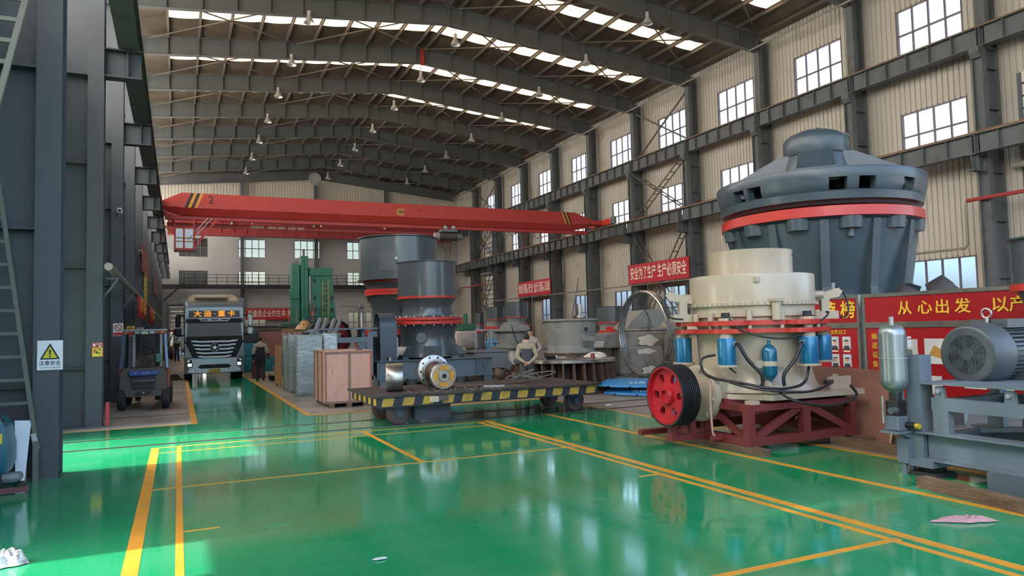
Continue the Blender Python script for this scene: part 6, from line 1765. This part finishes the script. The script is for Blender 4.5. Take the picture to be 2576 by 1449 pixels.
# ------------------------------------------------------------------ brown ribbed ring with its table top
t = thing('ring_casting', 'brown ribbed ring casting with machined top behind the cart', 'casting', (10.1, 18.45, 0))
MB().lathe([(.95,.84),(1.45,.84),(1.46,.85),(1.46,.92),(1.45,.93),(.95,.93),(.95,.84)], n=64).build('machined_rim', steelb, t)
MB().lathe([(.95,.84),(.9,.6),(.95,.12),(1.5,.06),(1.5,.0),(.9,.0)], n=48).build('inner_drum', rust, t)
rbm = MB().prism([(.92,-.025,.84),(1.42,-.025,.84),(1.44,-.025,.6),(1.52,-.025,.05),(.95,-.025,.05)], (0,.05,0)).mesh('rib', rust, False)
for i in range(30):
    o = link('rib', rbm, t); o.rotation_euler = (0, 0, 2*pi*i/30)
MB().lathe([(.0,.86),(.95,.88)], n=40).build('table_disc', rust, t)
for i, (nm, lab, x, y, z, m_) in enumerate((('grinder', 'small dark grinder lying on the ring casting', 9.45, 17.9, .98, black), ('paint_tin', 'small red tin on the ring casting', 10.55, 17.6, 1.0, M('tin red', '7d2f2a', .5)), ('cloth_heap', 'white cloth heap on the ring casting', 11.05, 18.2, .99, M('cloth white', 'c5c1b6', .9, 0, .1, 9, bump=.6, bscale=12)), ('steel_scrap', 'dark steel scraps on the ring casting', 10.3, 18.0, .96, rust))):
    t = thing(nm, lab, 'tool' if i < 1 else ('tin' if i == 1 else ('cloth' if i == 2 else 'scrap')), (x, y, .935))
    if i == 0:
        MB().cyl((-.18,0,.06), (.10,.05,.06), .05, n=12).build('grinder_body', m_, t); MB().cyl((.12,.05,.03), (.14,.05,.10), .06, n=14).build('grinder_disc', galv, t)
        MB().bar((-.18,0,.06), (-.3,-.06,.10), .04, .04).build('grinder_handle', m_, t)
    elif i == 1:
        MB().cyl((0,0,0), (0,0,.14), .06, n=16).build('tin_body', m_, t); MB().torus((0,0,.14), .06, .006, 'z', 16, 5).build('tin_rim', galv, t)
    elif i == 2:
        pts = []
        mb = MB()
        n, m2 = 18, 7
        for j in range(m2+1):
            for k in range(n):
                a = 2*pi*k/n; r = .26*sin(pi/2*j/m2)*(1+.25*sin(3*a)+.1*sin(7*a+j)); pts.append((r*cos(a)*1.3, r*sin(a), .13*cos(pi/2*j/m2)*(1+.2*sin(5*a))))
        mb.add(pts, [(j*n+k, j*n+(k+1) % n, (j+1)*n+(k+1) % n, (j+1)*n+k) for j in range(m2) for k in range(n)]).build('folds', m_, t)
    else:
        for k in range(6): MB().bar((random.uniform(-.3,.3),random.uniform(-.2,.2),.02), (random.uniform(-.3,.3),random.uniform(-.2,.2),.04), .05, .03).build('piece', m_, t, False)
# grey bowl casting behind it
t = thing('bowl_casting', 'grey bowl casting with wide rim behind the brown ring', 'casting', (11.95, 21.35, 0))
MB().lathe([(.55,2.02),(.93,2.02),(.95,2.03),(.95,2.08),(.93,2.09),(.88,2.09),(.80,1.3),(.74,.98)], n=56).build('bowl', cgrey, t)
MB().lathe([(.90,2.02),(.86,1.95),(.80,1.5),(.78,1.1),(.82,1.02),(.82,.98),(.3,.98)], n=56).build('shell', cgrey, t)
MB().cyl((.10,-.87,1.74), (.10,-.80,1.74), .11, n=20).build('port_ring', cgrey, t)
MB().cyl((.10,-.875,1.74), (.10,-.85,1.74), .075, n=18).build('port', black, t)
MB().box(-.02, .36, -.98, -.76, 1.36, 1.50).build('bracket', cgrey, t, False)
MB().prism([(-.02,-.98,1.36),(.36,-.98,1.36),(.3,-.80,1.15),(.04,-.80,1.15)], (0,.05,0)).build('bracket_web', cgrey, t, False)
MB().lathe([(.9,.85),(.9,.98),(.5,.98)], n=40).build('seat_ring', rust, t)
MB().lathe([(.7,.85),(.75,.0),(.4,.0)], n=32).build('pedestal', dgrey_flat, t)
t = thing('bowl_casting', 'grey bowl casting on a cream cone stand left of the two men', 'casting', (12.45, 27.2, 0))
MB().lathe([(.4,1.72),(.62,1.72),(.72,1.76),(.74,1.72),(.66,1.66),(.56,1.62),(.56,1.2),(.66,1.12),(.85,1.08),(.85,1.02),(.4,1.02)], n=44).build('bowl', cgrey, t)
MB().loft([[(-.5,-.3,1.74),(.5,-.3,1.74),(.5,.3,1.74),(-.5,.3,1.74)], [(-.25,-.2,2.08),(.25,-.2,2.08),(.25,.2,2.08),(-.25,.2,2.08)]]).build('cap_block', cgrey, t, False)
MB().prism([(.05,-.4,1.76),(.68,-.4,1.76),(.60,-.4,1.94),(.15,-.4,2.02)], (0,.3,0)).build('wedge', cgrey, t, False)
MB().lathe([(.55,1.02),(.6,.7),(.72,.3),(.72,.0)], n=36).build('cone_stand', cream, t)
MB().tube([(-.2,-.5,1.98),(-.3,-.8,1.7),(-.1,-.85,1.2),(.5,-.9,.9),(.3,-.95,.4),(-.1,-1.0,.12)], .02, 6).build('cable', hose, t)
t = thing('steel_ring_stack', 'two rusty bearing blocks on the floor below the cream cone', 'casting', (10.4, 23.2, 0))
for x in (0, .75): MB().torus((x,0,.22), .15, .06, 'y', 20, 8).build('ring', rust, t)
MB().prism([(-.3,-.15,0),(1.1,-.15,0),(1.1,-.15,.12),(.75,-.15,.26),(.38,-.15,.10),(0,-.15,.26),(-.3,-.15,.12)], (0,.3,0)).build('cradle', rust, t, False)
t = thing('grey_bracket', 'big grey steel bracket lying behind the skid of the front crusher', 'casting', (10.68, 25.35, 0))
MB().prism([(-.6,0,.95),(.75,0,.95),(.8,0,.6),(1.15,0,.3),(1.1,0,.15),(.5,0,.35),(-.6,0,.35)], (0,.9,0)).build('bracket_body', dgrey_flat, t, False)
MB().box(-.7, .85, -.08, 1.0, .95, 1.02).build('top_plate', dgrey_flat, t, False)
MB().cyl((.98,-.05,.3), (.98,.95,.3), .12, n=14).build('tube_end', rust, t)
MB().box(-.5, .3, .2, .7, 0, .35).build('support', woodd, t, False)

# long rough castings and the big coil ring
blk = M('rough casting', '88837b', .85, 0, .15, 2, '565049', .3, 1.5, .7, 14)
chalk = M('white filler', 'c9bfae', .85, 0, .1, 6)
t = thing('rough_casting', 'long rough grey casting with white filler patches behind the coil ring', 'casting', (14.7, 22.65, 0))
MB().cham(-1.8, 2.2, .0, 1.2, 1.02, 1.58, .06).build('upper_beam', blk, t, False)
MB().cham(.05, 2.0, -.05, 1.1, .0, 1.05, .08).build('main_block', blk, t, False)
MB().prism([(1.95,-.2,.0),(2.5,-.2,.0),(2.4,-.2,1.2),(2.3,-.2,1.55),(2.05,-.2,1.45)], (0,1.3,0)).build('end_lug', blk, t, False)
MB().prism([(-1.9,-.2,.5),(-1.3,-.2,.55),(-1.45,-.2,1.1),(-1.6,-.2,1.5),(-1.9,-.2,1.55)], (0,.8,0)).build('end_lug', blk, t, False)
MB().box(-1.7, -.2, .2, .9, .0, 1.02).build('packing', woodd, t, False)
for x, z, w_, h in ((-1.1,1.18,.9,.28), (1.25,1.25,.85,.4), (1.15,.85,.8,.2), (1.3,.15,.7,.3), (-.6,.12,.5,.2)):
    mb = MB(); n = 22
    MB_pts = []
    for i in range(n):
        a = 2*pi*i/n; r = 1+.16*sin(5*a+x)+.08*sin(11*a)
        MB_pts.append((x+w_/2*cos(a)*r, -.07, z+h/2*sin(a)*r))
    mb.prism(MB_pts, (0,.08,0)).build('filler_patch', chalk, t, False)
t = thing('coil_ring', 'tall upright ring of bright steel tube coils beside the cream crusher', 'ring', (14.68, 20.95, 0))
for x, r in ((-.10, .045), (.0, .05), (.10, .045)):
    MB().torus((x,0,1.53), 1.46, r, 'x', 72, 8).build('tube_coil', steelb, t)
MB().lathe([(1.42,-.08),(1.44,-.08),(1.44,.08),(1.42,.08),(1.42,-.08)], (0,0,1.53), 72, 'x').build('band', grey_m, t)
for i in range(9):
    a = radians(20+i*40); MB().torus((0, 1.46*cos(a), 1.53+1.46*sin(a)), .12, .012, 'z', 14, 5).xf(Matrix.Identity(4)).build('tie_wire', galv, t)
mb = MB()
for k in range(3):
    MB().tube([(-.1+.05*k+.05*sin(i*.9+k), -.35+.10*k+.1*sin(i*.5), 2.85-.11*i) for i in range(12)], .012, 5).build('hanging_wire', hose, t)
# crusher parts behind the coil ring
t = thing('shaft_upright', 'bright upright shaft with flanges right of the grey bowl', 'machine part', (14.2, 24.6, 0))
MB().lathe([(.0,2.7),(.10,2.7),(.10,2.28),(.25,2.26),(.25,2.18),(.14,2.1),(.12,1.8),(.24,1.72),(.26,1.4),(.0,1.4)], n=24).build('shaft', steelb, t)
MB().box(-.3, .3, -.3, .3, 0, 1.4).build('stand', dgrey_flat, t, False)
def mini(x, y, R, zt, zb, label, base=True):
    t = thing('cone_crusher', label, 'crusher', (x, y, 0), 0, 'crushers standing along the window wall')
    MB().lathe([(R-.03,zb),(R,zb),(R,zt),(R+.05,zt+.02),(R+.05,zt+.04),(R-.03,zt+.04),(R-.03,zb)], n=36).build('feed_hopper', dgrey, t)
    MB().lathe([(R*.5,zb-.08),(R+.02,zb-.08),(R+.02,zb),(R*.5,zb)], n=36).build('hopper_flange', rred, t)
    MB().lathe([(R*.95,zb-.08),(R*.8,zb-.3),(R*.82,zb-.5),(R*.98,zb-.62)], n=32).build('upper_shell', dgrey_flat, t)
    MB().lathe([(R*.6,zb-.85),(R*1.25,zb-.85),(R*1.25,zb-.62),(R*.6,zb-.62)], n=36).build('flange_ring', rred, t)
    MB().lathe([(R*1.05,zb-.85),(R*.9,zb-1.2),(R*1.0,.3),(R*1.0,.0)], n=32).build('lower_shell', dgrey_flat, t)
    return t
mini(25.0, 53.5, .93, 3.88, 2.76, 'grey crusher with red rings, nearest of the three under the far banner')
mini(24.9, 57.5, .82, 3.66, 2.64, 'grey crusher with red rings, middle of the three under the far banner')
mini(25.4, 62.5, .46, 3.28, 2.3, 'small grey crusher, farthest of the three under the far banner')
mini(23.6, 37.2, .80, 2.95, 2.06, 'grey crusher with red rings behind the bright upright shaft')
t = thing('red_machine_block', 'bright red machine block in front of the crusher near the coil ring', 'machine', (19.5, 30.0, 0))
MB().cham(-.9, .9, -.5, .5, 1.15, 1.62, .05).build('block', rred, t, False)
MB().cham(-.5, .3, -.55, .4, 1.6, 1.8, .04).build('block_top', rred, t, False)
MB().box(-.9, .9, -.5, .5, 0, 1.15).build('stand', dgrey_flat, t, False)
t = thing('machine_cover', 'pale grey tilted machine cover behind the coil ring', 'casting', (18.0, 25.5, 0))
MB().prism([(-1.1,0,1.7),(-.2,0,2.45),(.7,0,2.5),(1.0,0,2.1),(.6,0,1.75)], (0,1.0,0)).build('cover', cgrey, t, False)
MB().lathe([(1.3,1.7),(1.25,1.45),(1.0,1.1),(1.0,.0)], n=40).build('drum', cgrey, t)
MB().lathe([(.6,1.7),(1.35,1.7),(1.35,1.62),(1.3,1.6)], n=40).build('rim', cgrey, t)
t = thing('machine_cover', 'cream machine top with red band left of the cream crusher', 'casting', (17.6, 21.3, 0))
MB().lathe([(.0,2.5),(.5,2.5),(.5,2.1),(.9,2.05),(.9,1.9),(.8,1.75),(.85,1.6)], n=36).build('bowl', cream, t)
MB().lathe([(.6,1.5),(1.1,1.5),(1.1,1.6),(.6,1.6)], n=36).build('red_band', rred, t)
MB().lathe([(.9,1.5),(.9,0)], n=32).build('shell', cream, t)
# gas cylinder rack, green drill head, welding kit between the crushers
t = thing('gas_rack', 'grey steel rack for gas bottles behind the grey bracket', 'rack', (13.9, 33.3, 0))
for x in (-.7, -.35, .1, .55): MB().box(x-.03, x+.03, -.3, -.25, 0, 1.8).build('upright', galv, t, False)
for z in (.5, 1.15, 1.75): MB().box(-.7, .55, -.3, -.26, z, z+.05).build('rail', galv, t, False)
for x in (-.68, .53): MB().box(x-.03, x+.03, -.3, .4, 0, .06).build('foot', galv, t, False)
for i in range(5): MB().tube([(-.62+.09*i,-.34,1.7),(-.6+.08*i,-.36,1.2),(-.64+.1*i,-.33,.7)], .018, 5).build('hanging_cable', hose, t)
gb = M('gas blue', '4d94c4', .4, 0, .05, 3)
for i in range(3):
    t = thing('gas_bottle', 'light blue gas bottle in the rack, %s from the left' % ORD[i], 'gas bottle', (14.0+.2*i, 33.3, 0), 0, 'gas bottles in the rack')
    MB().lathe([(.0,0),(.09,0),(.095,.02),(.095,1.18),(.07,1.3),(.03,1.36),(.0,1.36)], n=18).build('bottle', gb, t)
    MB().cyl((0,0,1.36), (0,0,1.46), .025, n=8).build('valve', galv, t)
    MB().lathe([(.096,.5),(.098,.5),(.098,.56),(.096,.56)], n=18).build('strap', galv, t)
t = thing('drill_head', 'dark green drilling machine head right of the front crusher', 'machine', (15.3, 39.8, 0))
MB().cham(-.5, .55, -.3, .3, 1.75, 2.15, .05).build('head', M('drill green', '1d5a40', .5), t, False)
MB().cyl((0,0,2.1), (0,0,2.75), .12, n=12).build('motor', MATS['drill green'], t)
MB().box(-.25, .25, -.2, .2, 0, 1.75).build('column', cgrey, t, False)
t = thing('white_bundle', 'pale wrapped bundle below the green drill head', 'bundle', (13.3, 34.6, 0))
MB().cham(-.55, .45, -.4, .4, .9, 1.75, .12).build('sacking', M('sack pale', 'a9a096', .8, 0, .15, 5, bump=.6, bscale=10), t)
MB().cham(-.65, -.1, -.5, .2, .55, .95, .1).build('lower_sacking', MATS['sack pale'], t)
MB().box(-.6, .5, -.45, .45, 0, .9).build('pallet_stack', woodd, t, False)
# leaning steel pole, wooden reel, cart heap at the far door
tag(MB().cyl((27.9,50.5,.02), (28.05,48.6,5.6), .06, n=8).build('leaning_pole', galv), 'long grey pole leaning between the two wall banners', 'pole')
t = thing('cable_drum', 'wooden cable drum by the far door', 'drum', (-.75, 62.0, 0), radians(20))
for x in (-.28, .28): MB().lathe([(.0,-.03),(.55,-.03),(.55,.03),(.0,.03)], (x,0,.55), 28, 'x').build('drum_flange', M('drum timber', 'a0785a', .7), t)
MB().cyl((-.28,0,.55), (.28,0,.55), .38, n=24).build('drum_core', rubber, t)
t = thing('red_trestle', 'rust red steel trestle on the wall by the far door', 'trestle', (-.75, 66.0, 0))
for s in (-1, 1): MB().bar((-.4,0,.1) if s > 0 else (.4,0,.1), (.4,0,2.2) if s > 0 else (-.4,0,2.2), .08, .08).build('brace', rust, t, False)
MB().box(-.55, .55, -.2, .2, 2.2, 2.4).build('top', M('trestle red', '6b3628', .6), t, False)
for x in (-.45, .45): MB().box(x-.04, x+.04, -.15, .15, 0, 2.2).build('leg', rust, t, False)
o = MB().lathe([(.0,.22),(.14,.18),(.2,.08),(.3,.02),(.34,.0)], (0,0,0), 18)
o = o.xf(Matrix.Translation((-.15,33.6,0)) @ Matrix.Diagonal((1.2,.9,1.2,1))).build('oil_rag', M('rag dark', '2a211c', .9, 0, .2, 8, bump=.5))
tag(o, 'dark oily rag heap on the floor left of the lorry', 'rag')

# ------------------------------------------------------------------ blue plates
bp = M('plate blue', '2f79ae', .5, 0, .08, 3, '24608c', .1, 2)
mk = M('chalk marker', 'c8d3d8', .7)
for i, (z, lab, body, dx, dy) in enumerate(((0.0, 'lower blue curved liner plate marked M 2-2-70', 'M 2-2-70', .08, -.02), (.21, 'upper blue curved liner plate marked 2-2-70', '2-2-70', -.05, .10))):
    t = thing('liner_plate', lab, 'plate', (11.75+dx, 16.75+dy, z), 0, 'blue liner plates')
    a0, a1 = radians(175), radians(300)
    MB().lathe([(.55,0),(1.40,0),(1.42,.02),(1.40,.06),(1.15,.17),(.6,.20),(.55,.18),(.55,0)], (0,0,0), 30, 'z', a0, a1).build('plate_body', bp, t)
    for a in (a0, a1):
        prof = [(.55,0),(1.40,0),(1.42,.02),(1.40,.06),(1.15,.17),(.6,.20),(.55,.18)]
        MB().prism([(r*cos(a), r*sin(a), zz) for r, zz in prof], (.01*sin(a), -.01*cos(a), 0)).build('end_face', bp, t, False)
    for k in range(4):
        a = radians(195+26*k); MB().cbox(1.40*cos(a), 1.40*sin(a), .02, .06, .06, .045).build('notch', black, t, False)
    a = radians(228)
    rot = Matrix.Rotation(a+pi/2, 4, 'Z') @ Matrix.Rotation(radians(25), 4, 'X')
    o = text('marking', body, .155, mk, t, (1.28*cos(a), 1.28*sin(a), .128), rot.to_euler(), .002, align='CENTER')

# ------------------------------------------------------------------ left edge: scrubber, white panel, ladders
t = thing('floor_scrubber', 'teal floor scrubbing machine cut by the left edge', 'machine', (-2.05, 10.75, 0))
tb = M('scrubber teal', '1d5a6b', .35, 0, .06, 3)
MB().loft([[(-.5,-.25,.22),(.16,-.25,.22),(.16,.25,.22),(-.5,.25,.22)], [(-.5,-.28,.3),(.20,-.28,.35),(.20,.28,.35),(-.5,.28,.3)], [(-.5,-.28,.5),(.20,-.27,.55),(.20,.27,.55),(-.5,.28,.5)], [(-.5,-.26,.84),(.16,-.24,.80),(.16,.24,.80),(-.5,.26,.84)], [(-.5,-.2,.93),(.10,-.18,.90),(.10,.18,.90),(-.5,.2,.93)]]).build('tank', tb, t)
MB().box(-.06, .06, -.285, -.275, .55, .72).build('recess', M('recess teal', '174552', .5), t, False)
MB().box(.125, .145, -.275, -.26, .60, .72).build('yellow_label', M('notice yellow', 'd3c03a', .4), t, False)
MB().tube([(.1,-.15,.84),(.08,-.15,.92),(.04,-.15,1.06),(.0,-.15,1.14),(-.15,-.15,1.17)], .022, 8).build('handle', black, t)
MB().cham(.04, .14, -.2, -.08, .82, .88, .02).build('handle_foot', black, t)
for x in (-.35, .02): MB().cyl((x,-.24,.12), (x,-.14,.12), .12, n=20).build('wheel', rubber, t)
MB().box(-.4, .1, -.2, .2, .12, .24).build('chassis', black, t, False)
MB().cham(.12, .34, -.3, -.1, .14, .24, .03).build('squeegee_motor', grey_m, t)
MB().bar((-.4,-.36,.045), (.42,-.28,.05), .05, .07).build('squeegee', M('squeegee red', '5f3a3c', .6), t, False)
MB().bar((.13,-.3,.1), (.11,-.34,.3), .05, .04).build('squeegee_arm', black, t, False)
MB().cyl((.33,-.27,.09), (.33,-.27,.12), .06, n=14).build('knob', black, t)
t = thing('leaning_sheet', 'tapered white sheet leaning on the nearest left column', 'panel', (-1.81, 11.20, 0))
MB().prism([(-.095,.0,.80),(.085,.0,.79),(.04,-.12,.05),(-.06,-.12,.05)], (0,.02,0)).build('sheet', M('sheet white', 'cfd9e2', .5), t, False)
MB().box(.0, .05, -.08, -.03, .0, .2).build('prop', woodd, t, False)
t = thing('steel_ladder', 'grey steel ladder leaning at the nearest left column', 'ladder', (0, 11.22, 0))
lad = M('ladder grey', '5b6257', .5, .1, .1, 3)
for dx in (0, -.45): MB().bar((-2.11+dx*.98,0,3.84), (-1.68+dx,0,.55), .05, .05).build('stile', lad, t, False)
for i in range(11):
    u_ = i/11+.04; x = -2.11+.43*u_; z = 3.84-3.29*u_
    MB().bar((x,0,z), (x-.45,0,z), .03, .04).build('rung', lad, t, False)
MB().bar((-1.70,-.01,.62), (-1.66,-.01,.42), .05, .06).build('foot', galv, t, False)
for x in (-1.67, -2.1): MB().box(x-.03, x+.03, -.05, .05, 0, .52).build('footing', lad, t, False)
t = thing('steel_ladder', 'pale upper ladder flight at the top left corner', 'ladder', (0, 10.0, 0))
lad2 = M('ladder pale', '8b8778', .5, .1, .08, 3)
for dx in (0, -.5): MB().bar((-1.58+dx,0,6.2), (-1.95+dx,0,4.4), .05, .06).build('stile', lad2, t, False)
for i in range(7):
    u_ = i/7+.05; MB().bar((-1.58-.37*u_,0,6.2-1.8*u_), (-2.08-.37*u_,0,6.2-1.8*u_), .04, .05).build('rung', lad2, t, False)
MB().box(-2.6, -1.5, -.35, .35, 6.2, 6.25).build('landing', lad2, t, False)
MB().bar((-2.45,0,4.4), (-2.55,0,4.3), .05, .05).box(-2.58, -2.4, -.05, .05, 4.2, 4.4).build('wall_bracket', lad2, t, False)

# ------------------------------------------------------------------ small things on the floor
def rag(name, label, loc, sx, sy, h, m_, seed):
    rnd = random.Random(seed); mb = MB(); n, m = 28, 8; pts = []
    ph = [rnd.uniform(0, 6) for _ in range(6)]
    for j in range(m+1):
        for k in range(n):
            a = 2*pi*k/n; u = sin(pi/2*j/m)
            r = u*(1+.10*sin(2*a+ph[0])+.12*sin(5*a+ph[1])+.08*sin(9*a+ph[2]))
            zz = h*(1-u**4)*(.8+.3*sin(6*a+ph[3]+u*9))+h*.35*abs(sin(11*r+3*a+ph[4]))*(1-u**3)
            pts.append((r*cos(a)*sx, r*sin(a)*sy, max(zz, .0)+.008))
    mb.add(pts, [(j*n+k, j*n+(k+1) % n, (j+1)*n+(k+1) % n, (j+1)*n+k) for j in range(m) for k in range(n)])
    o = mb.build(name, m_); o.location = loc
    return tag(o, label, 'rag')
o = rag('pink_rag', 'crumpled pink rag on the green floor at the right', (6.40, 4.33, .004), .25, .075, .035, M('rag pink', 'a98387', .9, 0, .12, 9, bump=.5, bscale=25), 3); o.rotation_euler = (0, 0, radians(-28))
o = rag('plastic_bag', 'crumpled white bag with dark print at the lower left edge', (-1.28, 7.22, .004), .17, .12, .09, M('bag white', 'c9c9cc', .5, 0, .1, 6, '5b3a40', .25, 9, .4, 20), 5)
o = rag('paper_scrap', 'small pale paper scrap on the green floor', (1.47, 5.84, .004), .055, .022, .01, M('paper pale', 'b9c0c4', .7), 8)
o = rag('paper_scrap', 'white paper scrap on the grey floor behind the cart end', (8.95, 14.3, .004), .09, .05, .02, M('paper pale', 'b9c0c4', .7), 9)
